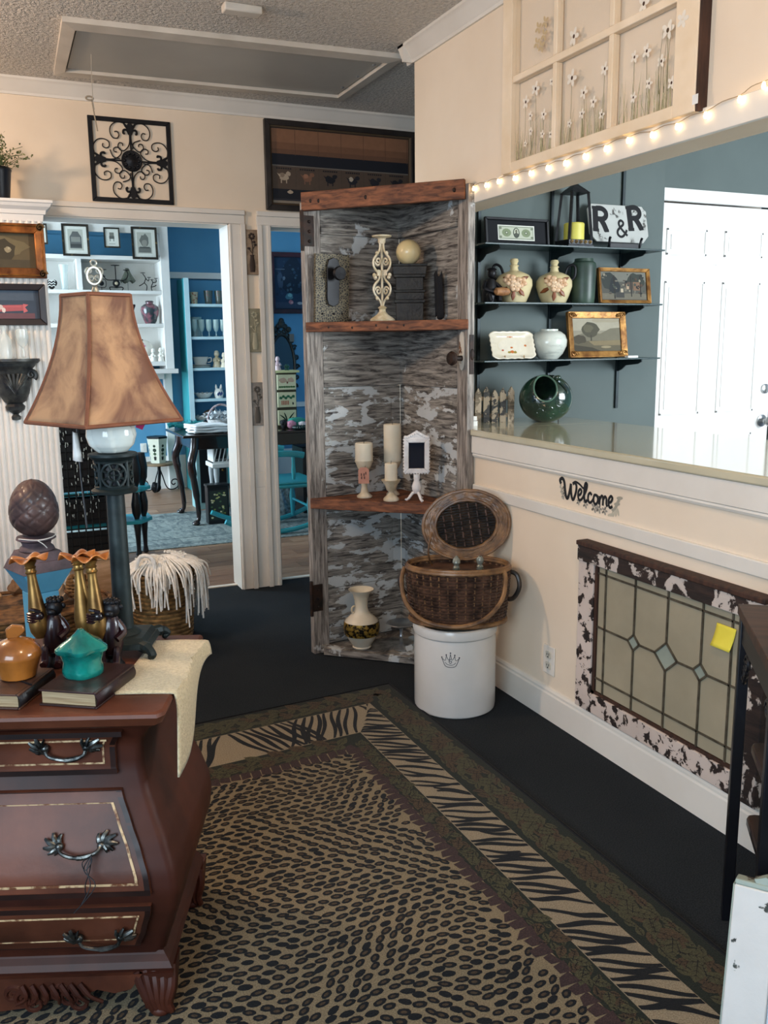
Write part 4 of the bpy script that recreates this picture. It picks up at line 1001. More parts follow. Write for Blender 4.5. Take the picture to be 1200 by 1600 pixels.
# heaped contents of the shallow basket
POD = [mat('dried_pod_%d' % i, a, .7, c2=b, scale=14, bump=.3, bscale=40) for i, (a, b) in enumerate((('b08a5e', '7a5636'), ('cdb597', 'a58a68'), ('8a6440', '573a22')))]
POS = [(-.36, -.02, 0), (-.27, -.12, 1), (-.24, .02, 0), (-.17, -.10, 1), (-.10, .04, 0), (.12, -.08, 2), (.17, -.13, 0), (.22, -.04, 1), (.26, -.10, 2), (.30, .02, 0), (.34, -.06, 1), (.02, .08, 2), (.20, .07, 0), (-.32, .08, 2)]
LB = ['long tan dried pod at the far end of the shallow basket', 'pale bleached shell against the basket rim', 'tan curled pod beside the bleached shell', 'pale bleached shell near the blue post', 'tan pod behind the blue post', 'dark brown pod beside the rope coil', 'tan pod against the rim below rope coil', 'pale shell behind the rope coil', 'dark brown pod beside pale shell', 'tan pod at the basket end beside fringe', 'pale shell next to the fringed throw', 'dark pod deep in the shallow basket', 'tan pod leaning over the pale shell', 'dark pod half buried among tan pods']
for k, (x, y, m_) in enumerate(POS):
    g = G(); L = random.uniform(.05, .075); w = random.uniform(.03, .042); Mq = Matrix.Rotation(random.uniform(0, 6), 4, 'Z') @ Matrix.Rotation(random.uniform(-.5, .5), 4, 'Y')
    if m_ == 1: g.surf(lambda u, v: Mq @ Vector((w*1.25*(1-v*.75)*cos(2*pi*u + 5*v) , w*1.25*(1-v*.75)*sin(2*pi*u + 5*v), L*1.3*v - .02 + .006*sin(6*pi*u))), 20, 14, True)
    else: g.surf(lambda u, v: Mq @ Vector((L*(2*v-1), w*sin(pi*v)**.7*(1+.12*cos(10*pi*u))*cos(2*pi*u), w*sin(pi*v)**.7*(1+.12*cos(10*pi*u))*sin(2*pi*u))), 30, 14, True)
    tag(place(g.o('shell' if m_ == 1 else 'dried_pod', POD[m_]), (.06+x*.95, 4.34+y, .265+.02*(k % 3))), LB[k], 'shell' if m_ == 1 else 'pod', 'contents of the shallow basket')
t = thing('rope_coil', 'tan twisted rope coil hanging at shallow basket rim', 'rope', (.345, 4.215, .292))
g = G()
for s in (0, pi):
    g.tube([(.055*cos(q)*(1-.02*q) + .008*cos(9*q+s), .05*sin(q)*.6 + .008*sin(9*q+s), .03 + .05*sin(q*.9)+.006*cos(9*q+s)) for q in [k*.12 for k in range(110)]], .008, 6)
g.o('strands', SEA, t)
t = thing('parcel_box', 'small pale wooden box standing behind lamp column', 'box', (.50, 4.62, 0), .2)
G().bx(-.06, .06, -.05, .05, 0, .36).o('body', mat('pale_birch', 'd9b896', .7, c2='c09b76', scale=8, stretch=(1, 1, 6)), t, bev=.003); G().bx(-.064, .064, -.054, .054, .36, .385).o('lid', mat('pale_birch', 'd9b896', .7), t, bev=.003)
# ------------------------------------------------------------------ painted window sash on the header wall
fw = thing('painted_window_sash', 'cream six-pane window sash painted with daisies on the header wall', 'window sash', (1.872, 2.52, 2.02))
SASH = mat('cream_sash_paint', 'f2dfc4', .55, c2='e6d0b0', scale=6, bump=.1, bscale=50)
BRW = mat('bare_brown_edge_and_shade', '4a3024', .7, c2='2c1c16', scale=8, stretch=(8, 8, 1))  # bare wood edges, and the shade strips inside the leaded window
PANE = mat('clear_window_pane', 'd8d0be', .05, c2='d8d0be', alpha=.06)
def W5(x, y, z): return (x - 1.872, y - 2.52, z - 2.02)
def sb(name, y0, y1, z0, z1, x0, x1, m_, par=fw, **k): return G().bx(x0-1.872, x1-1.872, y0-2.52, y1-2.52, z0-2.02, z1-2.02).o(name, m_, par, **k)
FY = [3.02, 2.956, 2.70, 2.40, 2.11, 2.022]; FZ = [2.018, 2.052, 2.322, 2.344, 2.60, 2.655]
sb('stile', 2.956, 3.02, 2.018, 2.655, 1.836, 1.8719, SASH, bev=.002); sb('stile', 2.022, 2.11, 2.018, 2.655, 1.836, 1.8719, SASH, bev=.002)
sb('edge_board', 2.012, 2.022, 2.018, 2.655, 1.840, 1.8719, BRW)
sb('rail', 2.11, 2.956, 2.018, 2.052, 1.836, 1.8719, SASH, bev=.002); sb('rail', 2.11, 2.956, 2.60, 2.655, 1.836, 1.8719, SASH, bev=.002)
sb('muntin', 2.11, 2.956, 2.322, 2.346, 1.840, 1.866, SASH, bev=.003)
for y in (2.695, 2.398):
    sb('muntin', y-.011, y+.011, 2.052, 2.322, 1.840, 1.866, SASH, bev=.003); sb('muntin', y-.011, y+.011, 2.346, 2.60, 1.840, 1.866, SASH, bev=.003)
for y0, y1 in ((2.706, 2.956), (2.409, 2.684), (2.11, 2.387)):
    for z0, z1 in ((2.052, 2.322), (2.346, 2.60)): sb('pane', y0, y1, z0, z1, 1.852, 1.855, PANE, sm=False)
MW = frameM((1.8515-1.872, 0, 0), (0, -1, 0), (0, 0, 1))
def fu(y, z): return (2.52 - y, z - 2.02)
FL = [(2.879, 2.242, 1), (2.818, 2.271, 1.1), (2.848, 2.189, .7), (2.765, 2.176, .8), (2.844, 2.137, .6), (2.77, 2.113, .6), (2.72, 2.102, .6), (2.877, 2.102, .5), (2.72, 2.27, .6), (2.605, 2.252, 1.2), (2.539, 2.191, .9), (2.487, 2.151, .8), (2.546, 2.129, .7), (2.442, 2.104, .7), (2.612, 2.113, .6), (2.434, 2.235, .9), (2.6, 2.376, 1.2), (2.294, 2.23, .8), (2.24, 2.232, .9), (2.154, 2.262, 1.2), (2.175, 2.187, .8), (2.129, 2.118, .8), (2.292, 2.118, .7), (2.224, 2.14, .7), (2.261, 2.365, 1.1)]
gsh = []
for y0, y1 in ((2.712, 2.95), (2.415, 2.678), (2.116, 2.381)):
    for k in range(34):
        y = random.uniform(y0+.004, y1-.004); h = random.uniform(.04, .13); u, v = fu(y, 2.053); b = random.uniform(-.018, .018)
        b = min(max(y-b, y0), y1); b = y - b
        gsh += [(random.choice(('a8a27a', 'b5ae88', '93906a', 'c2bb96')), p) for p in ribbon([(u, v), (u+b*.3, v+h*.5), (u+b, v+h)], (.0035, .0008), 3)]
for y, z, s in FL:
    u, v = fu(y, z); base = 2.346 if z > 2.34 else 2.053; u0, v0 = fu(min(max(y + random.uniform(-.015, .015), y-.01), y+.01), base)
    gsh += [('7d7a52', p) for p in ribbon([(u0, v0), ((u+u0)/2+.004, (v+v0)/2), (u, v)], .0022, 4)]
    for k in range(5): 
        a = k*2*pi/5 + random.uniform(-.2, .2); L = .0125*s
        gsh.append(('efe6d6', ell(u+L*cos(a), v+L*1.05*sin(a), L*.85, L*.5, 10, a)))
    gsh.append(('4a2f20', ell(u, v, .0048*s, .0055*s, 10)))
for y, z in ((2.806, 2.463), (2.813, 2.416), (2.785, 2.398), (2.765, 2.469), (2.77, 2.43)):
    u, v = fu(y, z)
    for k in range(4): gsh.append(('cbb38a', ell(u+.011*cos(k*1.57+.4), v+.012*sin(k*1.57+.4), .010, .006, 9, k*1.57+.4)))
for y, z in ((2.09, 2.262), (2.12, 2.30)): pass
u, v = fu(2.082, 2.267)
for y in (2.18, 2.145, 2.16):
    a, b = fu(y, 2.10); gsh += [('6f6a45', p) for p in ribbon([(a, b), (a-.004, b+.06), (a+.008, b+.17)], (.003, .001), 4)]
prints('painted_daisies', fw, gsh, MW, step=.000004, start=.0006)
g = G()
for k in range(5): a = k*2*pi/5; g.prism(ell(u+.013*cos(a), v+.013*sin(a), .011, .0065, 9, a), 0, .0006, MW @ Matrix.Translation((0, 0, .0157)))
g.o('painted_daisy', flat('efe6d6'), fw, sm=False)
G().bx(-.0365, -.036, -.512, -.490, .015, .040).o('price_tag', PAPERW, fw)
# string of fairy lights along the fascia
fs_ = thing('string_lights', 'string of warm fairy lights along the pass-through header', 'string lights', (1.856, 2.5, 2.03))
BUL = [(3.245, 2.005), (3.15, 2.003), (3.059, 2.002), (2.947, 1.995), (2.841, 1.994), (2.735, 1.994), (2.632, 1.991), (2.526, 1.993), (2.417, 1.996), (2.31, 1.999), (2.203, 1.993), (2.099, 1.994), (1.99, 2.000), (1.871, 2.012), (1.793, 2.026), (1.68, 2.02), (1.57, 2.02)]
w = []
for (a, b), (c, d) in zip(BUL, BUL[1:]): w += [(-.006, a-2.5, b-2.03+.012), (-.009, (a+c)/2-2.5, (b+d)/2-2.03+.016)]
G().tube(cat(w, 3), .0012, 5).o('wire', mat('tan_wire', 'a08a6a', .5), fs_)
BM = mat('lit_warm_bulb', 'ffd9a0', .3, c2='ffd9a0', emit=14)
for a, b in BUL:
    G().lathe([(0, -.008), (.004, -.006), (.0055, 0), (.004, .006), (.003, .010)], 10, (-.008, a-2.5, b-2.03)).o('bulb', BM, fs_)

# ------------------------------------------------------------------ leaded window leaning on the half wall
lw_ = thing('leaded_window', 'old leaded glass window in flaking painted frame on half wall', 'window sash', (1.872, 2.07, .135))
CHF = chippy('flaking_pink_white_paint', '3d2a23', '1f1613', 'd6c6bb', .53, grain=(3, 3, 3), pscale=24, gscale=8)
CHD = chippy('mostly_bare_dark_wood', '35251f', '19120f', 'd0c4ba', .36, grain=(3, 1, 8), pscale=12, gscale=8)
def lb(name, y0, y1, z0, z1, x0, x1, m_, **k): return G().bx(x0-1.872, x1-1.872, y0-2.07, y1-2.07, z0-.135, z1-.135).o(name, m_, lw_, **k)
lb('stile', 2.392, 2.475, .14, .690, 1.835, 1.871, CHF, bev=.003); lb('stile', 1.655, 1.742, .14, .690, 1.835, 1.871, CHD, bev=.003)
lb('rail', 1.742, 2.392, .14, .212, 1.835, 1.871, CHF, bev=.003); lb('rail', 1.655, 2.475, .668, .722, 1.828, 1.871, CHD, bev=.003)
lb('cap', 1.655, 2.476, .722, .738, 1.822, 1.871, BRW, bev=.003)
lb('inner_shade_strip', 2.378, 2.392, .212, .668, 1.842, 1.868, BRW); lb('inner_shade_strip', 1.742, 2.392, .212, .222, 1.842, 1.868, BRW)  # dark brown strips standing in for shadow along the inner frame edges
FROST = mat('tan_textured_glass', 'a59c85', .35, c2='98907a', scale=4, bump=.1, bscale=60, coat=.2, spec=.5)
ys = [2.378, 2.338, 2.190, 2.040, 1.895, 1.782, 1.742]; zs = [.222, .270, .453, .640, .668]
for i in range(6):
    for j in range(4): lb('pane', ys[i+1]+.0015, ys[i]-.0015, zs[j]+.0015, zs[j+1]-.0015, 1.8490, 1.853, FROST, sm=False)
LEAD = mat('lead_came', '6a6253', .5, .4, c2='4a4438', scale=30)
g = G()
def lp2(y, z, x=1.848): return (x-1.872, y-2.07, z-.135)
def came(a, b): g.beam(lp2(*a), lp2(*b), .006, .0075, (1, 0, 0))
for y in ys[1:6]: 
    if y in (2.190, 2.040, 1.895):
        d = .032 if y == 2.040 else .018; hz = .045 if y == 2.04 else .026
        came((y, .222), (y, .453-hz)); came((y, .453+hz), (y, .668))
        came((y, .453-hz), (y-d*1.55, .453)); came((y-d*1.55, .453), (y, .453+hz)); came((y, .453+hz), (y+d*1.55, .453)); came((y+d*1.55, .453), (y, .453-hz))
    else: came((y, .222), (y, .668))
for z in (.270, .640): came((2.378, z), (1.742, z))
for a, b in ((2.378, 2.190+.0279), (2.190-.0279, 2.040+.0496), (2.040-.0496, 1.895+.0279), (1.895-.0279, 1.742)): came((a, .453), (b, .453))
g.o('lead_came', LEAD, lw_)
for y, d, hz in ((2.190, .0255, .023), (2.040, .0465, .041), (1.895, .0255, .023)):
    G().add([lp2(y, .453-hz, 1.8478), lp2(y-d, .453, 1.8478), lp2(y, .453+hz, 1.8478), lp2(y+d, .453, 1.8478)], [(0, 1, 2, 3)]).o('diamond_pane', mat('grey_green_bevel_glass', '9aa396', .1, c2='8c958a', coat=.5), lw_, sm=False)
tag(place(G().surf(lambda u, v: Vector((-.0005 - .012*(v**2.2), -.036*(2*u-1) + .010*v, .034 - .068*v)), 6, 8).o('sticky_note', mat('yellow_note_paper', 'e8d84c', .8, c2='e0cf44', scale=10), solid=.0006), (1.8425, 1.800, .588)), 'blank yellow sticky note on the leaded glass window', 'note')
# outlet
t = thing('wall_outlet', 'white double wall outlet below the chair rail', 'outlet', (1.872, 2.685, .23))
G().bx(-.006, -.0005, -.036, .036, -.056, .056).o('cover_plate', WHITEP, t, bev=.003)
for z in (-.021, .021):
    r_ = G().prism([(-.017, -.010), (-.010, -.014), (.010, -.014), (.017, -.010), (.017, .010), (.010, .014), (-.010, .014), (-.017, .010)], 0, .003, frameM((-.006, 0, z), (0, -1, 0), (0, 0, 1))).o('receptacle', mat('ivory_plastic', 'cfcabb', .4), t)
    G().bx(-.0096, -.009, -.008, -.005, z-.002, z+.008).bx(-.0096, -.009, .005, .008, z-.002, z+.006).bx(-.0096, -.009, -.003, .003, z-.010, z-.005).o('slot', BLACK, r_)
# welcome lettering
t = thing('welcome_decal', 'black script Welcome decal with grey flowers on half wall', 'decal', (1.8715, 2.475, .885))
MWd = frameM((0, 0, 0), (0, -1, 0), (0, 0, 1)); sh = []; K = '15161a'
def st(pts, w=.0075, c=K, n=6): sh.extend([(c, p) for p in ribbon(pts, w*1.28, n)])
for x, z, k in ((-.155, .0, 1), (-.15, -.018, .8), (-.02, -.030, 1), (.03, -.034, 1.2), (.055, -.034, 1.1), (.085, -.036, 1), (-.06, -.028, .8)):
    for q in range(5): sh.append((('9a958a', '6f6b62')[q % 2], ell(x+.009*k*cos(q*1.257), z+.009*k*sin(q*1.257), .007*k, .004*k, 8, q*1.257)))
for q in range(6): sh.append(('a59f8e', ell(.13+.006*q, -.036+.012*q*.9, .016, .006, 9, .9 - .25*(q % 2)*3)))
for q in range(5): sh.append(('c2baa6', ell(.115+.01*q, -.045+.004*q, .014, .005, 9, .3+.4*q)))
for q in range(4): sh.append(('b3ad9d', ell(-.168+.005*q, .014-.014*q, .010, .004, 8, 1.2+.5*q)))
st([(-.165, .022), (-.172, .034), (-.158, .042), (-.146, .030), (-.140, 0), (-.132, -.022), (-.122, -.022), (-.112, .004), (-.106, .030)], .010)
st([(-.106, .030), (-.104, 0), (-.097, -.022), (-.088, -.022), (-.076, .004), (-.074, .026), (-.084, .036), (-.096, .030)], .009)
st([(-.096, .030), (-.08, .040), (-.055, .034), (-.035, .024), (-.018, .030)], .006)
st([(-.064, -.006), (-.050, .000), (-.044, .012), (-.052, .018), (-.062, .006), (-.062, -.012), (-.054, -.021), (-.042, -.016), (-.032, -.004)], .0075)
st([(-.032, -.004), (-.018, .020), (-.014, .038), (-.022, .042), (-.028, .024), (-.028, -.008), (-.020, -.021), (-.010, -.014)], .0085)
st([(.014, .006), (.006, .013), (-.004, .006), (-.006, -.010), (.002, -.021), (.014, -.016), (.022, -.006)], .0075)
st([(.040, .010), (.028, .008), (.024, -.008), (.032, -.021), (.044, -.016), (.048, 0), (.040, .010), (.050, .004)], .0075, K)
st([(.056, -.020), (.058, .010)], .0085); st([(.059, .0), (.068, .012), (.075, .006), (.075, -.020)], .0075); st([(.076, 0), (.085, .012), (.093, .006), (.094, -.012), (.100, -.020)], .0075)
st([(.104, -.006), (.118, .0), (.124, .012), (.116, .018), (.106, .006), (.106, -.012), (.114, -.021), (.126, -.014)], .0075)
tw_ = prints('lettering', t, sh, MWd, step=.0000015, start=.0004)
t.rotation_euler = (0, 0, 0)

# ------------------------------------------------------------------ dark furniture at the window end
tb2 = thing('side_table', 'side table with brown wood top, slim black legs and lower shelves', 'table', (1.60, 1.22, 0), atan2(.32, .246))
BKW = mat('black_stained_wood', '0d0e16', .4, c2='07070c', scale=8, coat=.1); BRT = mat('brown_plank_top', '4a3226', .45, c2='2b1d17', scale=4, stretch=(14, 1, 1), detail=6)
# local x runs along the edge from the near corner towards the wall corner
Mi = Mth(tb2).inverted(); far = Mi @ Vector((1.569, 1.505, 0)); near = Mi @ Vector((1.323, 1.185, 0))
ex0, ex1, ey1 = near.x - .02, far.x, far.y; ey0 = ey1 - .335
for k in range(4):
    a, b = ey0 + (ey1-ey0)*k/4, ey0 + (ey1-ey0)*(k+1)/4 - .0015
    G().bx(ex0, ex1, a, b, .776, .800).o('plank', BRT, tb2, bev=.002)
for x, y in ((ex1-.018, ey1-.018), (ex0+.018, ey1-.018), (ex1-.018, ey0+.018), (ex0+.018, ey0+.018)):
    G().bx(x-.0125, x+.0125, y-.0125, y+.0125, .0125 if (Mth(tb2) @ Vector((x, y, 0))).x < 1.49 else 0, .776).o('leg', BKW, tb2, bev=.002)
for a, b in (((ex0+.03, ey1-.018), (ex1-.03, ey1-.018)), ((ex0+.03, ey0+.018), (ex1-.03, ey0+.018)), ((ex1-.018, ey0+.03), (ex1-.018, ey1-.03)), ((ex0+.018, ey0+.03), (ex0+.018, ey1-.03))):
    G().beam((*a, .745), (*b, .745), .016, .062).o('apron', BKW, tb2)
g = G()
for s, c in ((-1, (ex1-.06, ey1-.018)), (1, (ex0+.06, ey1-.018))):
    for q in range(3): g.tube([(c[0]+x*1.0, c[1], .68 + z) for x, z in spiral((s*(.02-.02*q), -.02*q), .022, .004, q, 1.4, 16)], .005, 6)
g.o('scroll_bracket', BKW, tb2)
for z in (.286, .470):
    y0_, y1_, x0_, x1_ = ey0+.03, ey1-.045, ex0+.03, ex1-.02
    G().prism([(x0_, y0_), (x1_, y0_), (x1_, y1_-.02), (x1_-.006, y1_-.006), (x1_-.02, y1_), (x0_+.02, y1_), (x0_, y1_-.02)], z-.022, z).o('lower_shelf', mat('dark_brown_shelf', '3a2720', .35, c2='1e1512', scale=5, stretch=(1, 8, 1), coat=.2), tb2, bev=.004)
tag(place(G().lathe([(.030, 0), (.034, .004), (.056, .05), (.050, .09), (.024, .115), (.030, .135), (.026, .135), (.020, .115)], 24).o('black_vase', BKW), (1.665, 1.415, .80)), 'squat black vase standing on brown side table top', 'vase')
# leaning chippy frame, bottom edge of the view
cf = thing('chippy_window_frame', 'chalky white flaking window frame leaning by the side table', 'window frame', (1.143, 1.078, .015))
e_ = Vector((.100, .075, .40)).normalized(); r_ = Vector((.6, -.8, 0)).normalized(); r_ = (r_ - e_*r_.dot(e_)).normalized()
Mc = frameM((0, 0, .012), r_, e_)
CHW = chippy('chalky_white_paint', '4e554f', '2c302d', 'e6e5e0', .60, grain=(2, 2, 2), pscale=14); CHG = chippy('sage_under_paint', '7b6a58', '40372e', 'a9b8ae', .62, grain=(2, 2, 2), pscale=12)
FHt, FWd = .385, .50
def cb(nm, u0, u1, v0, v1, n0, n1, m_): return G().bx(u0, u1, v0, v1, n0, n1).xf(Mc).o(nm, m_, cf, bev=.003)
cb('stile', 0, .075, 0, FHt-.01, -.030, 0, CHW); cb('stile', FWd-.075, FWd, 0, FHt-.01, -.030, 0, CHW)
cb('rail', .075, FWd-.075, 0, .07, -.030, 0, CHW); cb('rail', .075, FWd-.075, FHt-.075, FHt-.01, -.030, -.001, CHW)
cb('edge_strip', -.003, 0, 0, FHt-.01, -.045, -.004, CHG); cb('top_edge', 0, FWd, FHt-.01, FHt, -.045, -.002, CHG)
cb('glass', .075, FWd-.075, .07, FHt-.075, -.018, -.014, mat('pale_blue_mirror_glass', 'dcebf5', .08, c2='d5e6f2', coat=.5))
g = G()
for k in range(6): g.prism(blob(.05+.03*k, FHt+.002, .020, .010, 9, .35), -.035, -.006, Mc)
g.o('splinter', CHG, cf)

# ------------------------------------------------------------------ glass shelves in the side room
WX0, WX1 = 2.03, 3.02
SHG = mat('dark_glass_shelf', '1c3a3c', .25, c2='183133', alpha=.85, spec=.3)
LV = [1.832, 1.582, 1.330]
STD = mat('charcoal_steel', '1c2a2d', .45, .4, c2='131c1f', scale=20)
LBZ = ['upper dark glass shelf carrying the R&R sign', 'middle dark glass shelf carrying the flower jugs', 'lower dark glass shelf carrying the white ginger jar']
for z, l in zip(LV, LBZ):
    tag(place(G().bx(-.49, .49, -.185, 0, -.008, 0).o('glass_shelf', SHG, bev=.0015), (2.52, 3.645, z)), l, 'shelf', 'wall shelves in the side room')
LBS = ['slotted steel wall standard beside the corner shelf', 'slotted steel wall standard behind the ginger jar', 'slotted steel wall standard by the white door']
for x, l in zip((2.105, 2.493, 2.90), LBS):
    s = thing('shelf_standard', l, 'shelf rail', (x, 3.65, 1.06), group='shelf rails in the side room')
    G().bx(-.008, .008, -.012, -.0005, .02, 1.15).o('rail', STD, s, bev=.001)
    for z in LV:
        zz = z - 1.06 - .008
        G().prism([(0, 0), (.175, 0), (.178, -.010), (.15, -.022), (.06, -.030), (.03, -.050), (0, -.060)], -.003, .003, frameM((0, -.010, zz), (0, -1, 0), (0, 0, 1))).o('bracket', STD, s)
def on(l, name, label, c_, x, y=3.555, rz=0, dz=0): return thing(name, label, c_, (x, y, (LV[l] if l >= 0 else 1.054) + dz), rz)
# framed bill
t = on(0, 'framed_bill', 'framed one dollar bill in wide black mat on upper shelf', 'picture', 2.265, 3.60)
Mp = frameM((0, -.012, .062), (1, 0, 0), (0, .12, 1))
frame4(G(), .335, .122, .012, .016, Mp).o('frame', BLACK, t, bev=.002); G().bx(-.158, .158, -.052, .052, -.004, .006).xf(Mp).o('mat_board', mat('black_mat_board', '15171c', .9), t)
B = [('e6e6da', rect(-.100, -.036, .092, .030)), ('8f9684', rect(-.096, -.032, .088, .026)), ('b9bda8', rect(-.091, -.027, .083, .021))]
B += [('7e8a6a', ell(-.055, -.003, .024, .018, 14)), ('7e8a6a', ell(.047, -.003, .024, .018, 14)), ('39423a', ell(-.004, -.003, .017, .023, 16)), ('c9ccb5', ell(-.004, -.001, .012, .017, 14)), ('4d5248', ell(-.004, -.012, .011, .010, 12)), ('6b6a58', ell(-.004, .004, .006, .008, 10)),
      ('474e40', ell(-.055, -.003, .007, .007, 12)), ('474e40', ell(.047, -.003, .007, .007, 12)), ('c9ccb5', ell(-.055, -.003, .004, .004, 10)), ('c9ccb5', ell(.047, -.003, .004, .004, 10))]
for x in (-.086, .078):
    for z in (-.022, .016): B += [('59624e', ell(x, z, .006, .005, 10))] + [('d3d6bf', p) for p in ribbon([(x-.001, z+.002), (x, z+.003), (x, z-.003)], .0012, 2)]
prints('banknote', t, B, Mp @ Matrix.Translation((0, 0, .0065)), step=.00004, start=.0002)
# lantern
t = on(0, 'candle_lantern', 'dark iron lantern holding a yellow pillar candle', 'lantern', 2.555, 3.555)
G().bx(-.072, .072, -.06, .06, .0, .010).bx(-.066, .066, -.055, .055, .010, .034).o('base', DARKMET, t, bev=.002)
for sx in (-1, 1):
    for sy in (-1, 1): G().beam((sx*.062, sy*.052, .034), (sx*.044, sy*.040, .245), .012, .012).o('post', DARKMET, t)
G().tb(-.052, .052, -.048, .048, .240, .262, .6).tb(-.03, .03, -.028, .028, .262, .285, .2).o('roof', DARKMET, t)
G().tube([(x, 0, .285+z) for x, z in ell(0, .018, .016, .018, 16)], .003, 6, True).o('ring', DARKMET, t)
g = G()
for k in range(5): g.tube([(x, -.0565, z) for x, z in spiral((-.05+.025*k, .022), .009, .002, 0, 1.3, 12)], .002, 5)
g.o('scrollwork', BRASS, t)
c = tag(place(G().lathe([(.046, 0), (.047, .004), (.047, .072), (.043, .077), (.02, .073), (0, .072)], 24).o('pillar_candle', mat('yellow_candle_wax', 'd6cc5e', .5, c2='c9be52')), (2.555, 3.555, LV[0]+.034)), 'yellow pillar candle inside the dark iron lantern', 'candle')
# R & R sign
t = on(0, 'rr_sign', 'white distressed R and R sign with black letters on upper shelf', 'sign', 2.835, 3.575)
Mr = frameM((0, 0, .038), (1, 0, 0), (0, .22, 1)); ww, hh, cc = .172, .178, .035
G().prism([(-ww+cc, 0), (ww-cc, 0), (ww, cc), (ww, hh-cc*.7), (ww-cc*.7, hh), (-ww+cc*.7, hh), (-ww, hh-cc*.7), (-ww, cc)], -.006, .004, Mr).o('board', chippy('distressed_white_board', '6f6d68', '3d3c3a', 'c2c4bf', .66, pscale=9), t, bev=.002)
sh = []; K = '0c0d12'
def letterR(x, y, s, a):
    R2 = lambda p: (x + s*(p[0]*cos(a)-p[1]*sin(a)), y + s*(p[0]*sin(a)+p[1]*cos(a)))
    def q(pts, w): sh.extend([(K, p) for p in ribbon([R2(p) for p in pts], w*s, 6)])
    q([(-.022, -.045), (-.020, .045)], .026); q([(-.036, .044), (-.005, .046)], .013); q([(-.036, -.045), (-.006, -.045)], .013)
    q([(-.015, .043), (.012, .044), (.030, .032), (.030, .014), (.014, .002), (-.015, .001)], .021); q([(.004, .002), (.020, -.022), (.030, -.044)], .024); q([(.020, -.045), (.042, -.042)], .012)
PR_ = lambda: (prints('letter', t, sh, Mr @ Matrix.Translation((0, 0, .004)), step=.000003, start=.0005), sh.clear())
letterR(-.108, .105, 1.18, -.06); PR_(); letterR(.094, .118, 1.18, .05); PR_()
st2 = lambda pts, w: sh.extend([(K, p) for p in ribbon(pts, w, 6)])
st2([(.045, .032), (.018, .058), (.002, .080), (.002, .096), (.014, .104), (.026, .096), (.024, .084), (.006, .070), (-.010, .054), (-.010, .036), (.004, .026), (.020, .030), (.036, .046), (.044, .060)], .012)
PR_()
for s in (-1, 1): G().tube(cat([(s*.085, .02, 0.004), (s*.088, -.03, .012), (s*.092, -.04, .045), (s*.092, -.046, .055)], 5), .006, 8).o('easel_arm', BLACK, t)
G().bx(-.085, .085, -.035, -.02, .004, .032).o('easel_bar', BLACK, t, bev=.003)
# two jugs with moulded flowers
JUG = mat('cream_glazed_jug', 'd8c9a0', .18, c2='cbb98a', scale=6, coat=.4); PET = mat('peach_cream_petal', 'e0c3a2', .3, c2='c9a07a', scale=20); LEAFB = mat('russet_leaf', '8c4c26', .35, c2='5f2f18', scale=14)
def jug(x, label, s):
    t = on(1, 'flower_jug', label, 'jug', x, rz=-.57)
    G().lathe([(.052, 0), (.056, .004), (.070, .035), (.083, .075), (.082, .100), (.068, .122), (.040, .136), (.022, .142), (.018, .150), (.017, .162)], 36).o('body', JUG, t)
    st_ = G().lathe([(.020, .160), (.022, .164), (.014, .170), (.016, .176), (.020, .184), (.016, .194), (0, .198)], 20).o('stopper', JUG, t)
    G().tube(cat([(s*.050, .01, .132), (s*.060, .01, .160), (s*.080, .01, .172), (s*.094, .01, .160), (s*.094, .01, .125), (s*.080, .01, .105)], 5), .006, 8).o('handle', BLACK, t)
    for fx, fz, k in ((-.018, .098, 1.0), (.030, .086, .95), (.006, .068, .9)):
        g = G()
        for q in range(5):
            a = q*1.257 + fx*30; g.sph((fx + .016*k*cos(a), -sqrt(max(.001, .083**2-(fx+.016*cos(a))**2))*1.0 - .001, fz + .015*k*sin(a)), (.015*k, .007, .012*k), 10, 8)
        g.sph((fx, -.086, fz), (.006, .005, .006), 8, 6); g.o('flower', PET, t)
    for a, L in ((3.6, .05), (4.6, .048), (5.4, .045), (.5, .045), (2.6, .04)):
        pts = [(L*q*cos(a) + .004, .080 + L*q*sin(a)) for q in (.7, 1.1, 1.5)]
        g = G().tube([(px, -sqrt(max(.0006, .080**2-px*px)) - .001 if abs(px) < .079 else -.02, pz) for px, pz in pts], [.007, .010, .002], 6, flat=.5); g.o('leaf', LEAFB, t)
    return t
jug(2.236, 'cream jug with moulded peach flowers, black handle towards figurine', -1); jug(2.452, 'cream jug with moulded peach flowers, black handle towards green vase', 1)
t = on(1, 'cylinder_vase', 'tall dark green cylinder vase between jug and painting', 'vase', 2.615)
G().lathe([(.050, 0), (.052, .006), (.055, .03), (.058, .17), (.054, .185), (.044, .192), (.042, .205), (.038, .204), (.040, .18)], 28).o('body', mat('mottled_dark_green_glaze', '3f5345', .4, c2='2c3b34', scale=9), t)
def painting(l, x, w, h, label, b, M_f, shapes, y=3.59, rz=0, bg='6a6458'):
    t = on(l, 'framed_painting', label, 'painting', x, y, rz)
    Mq = frameM((0, -.01, h/2+.001), (1, 0, 0), (0, .16, 1))
    frame4(G(), w, h, b, .020, Mq, .008).o('frame', M_f, t, bev=.002)
    G().bx(-w/2+b*.8, w/2-b*.8, -h/2+b*.8, h/2-b*.8, -.003, .006).xf(Mq).o('canvas', flat(bg), t)
    prints('picture', t, shapes, Mq @ Matrix.Translation((0, 0, .006)), step=.00003)
    return t, Mq
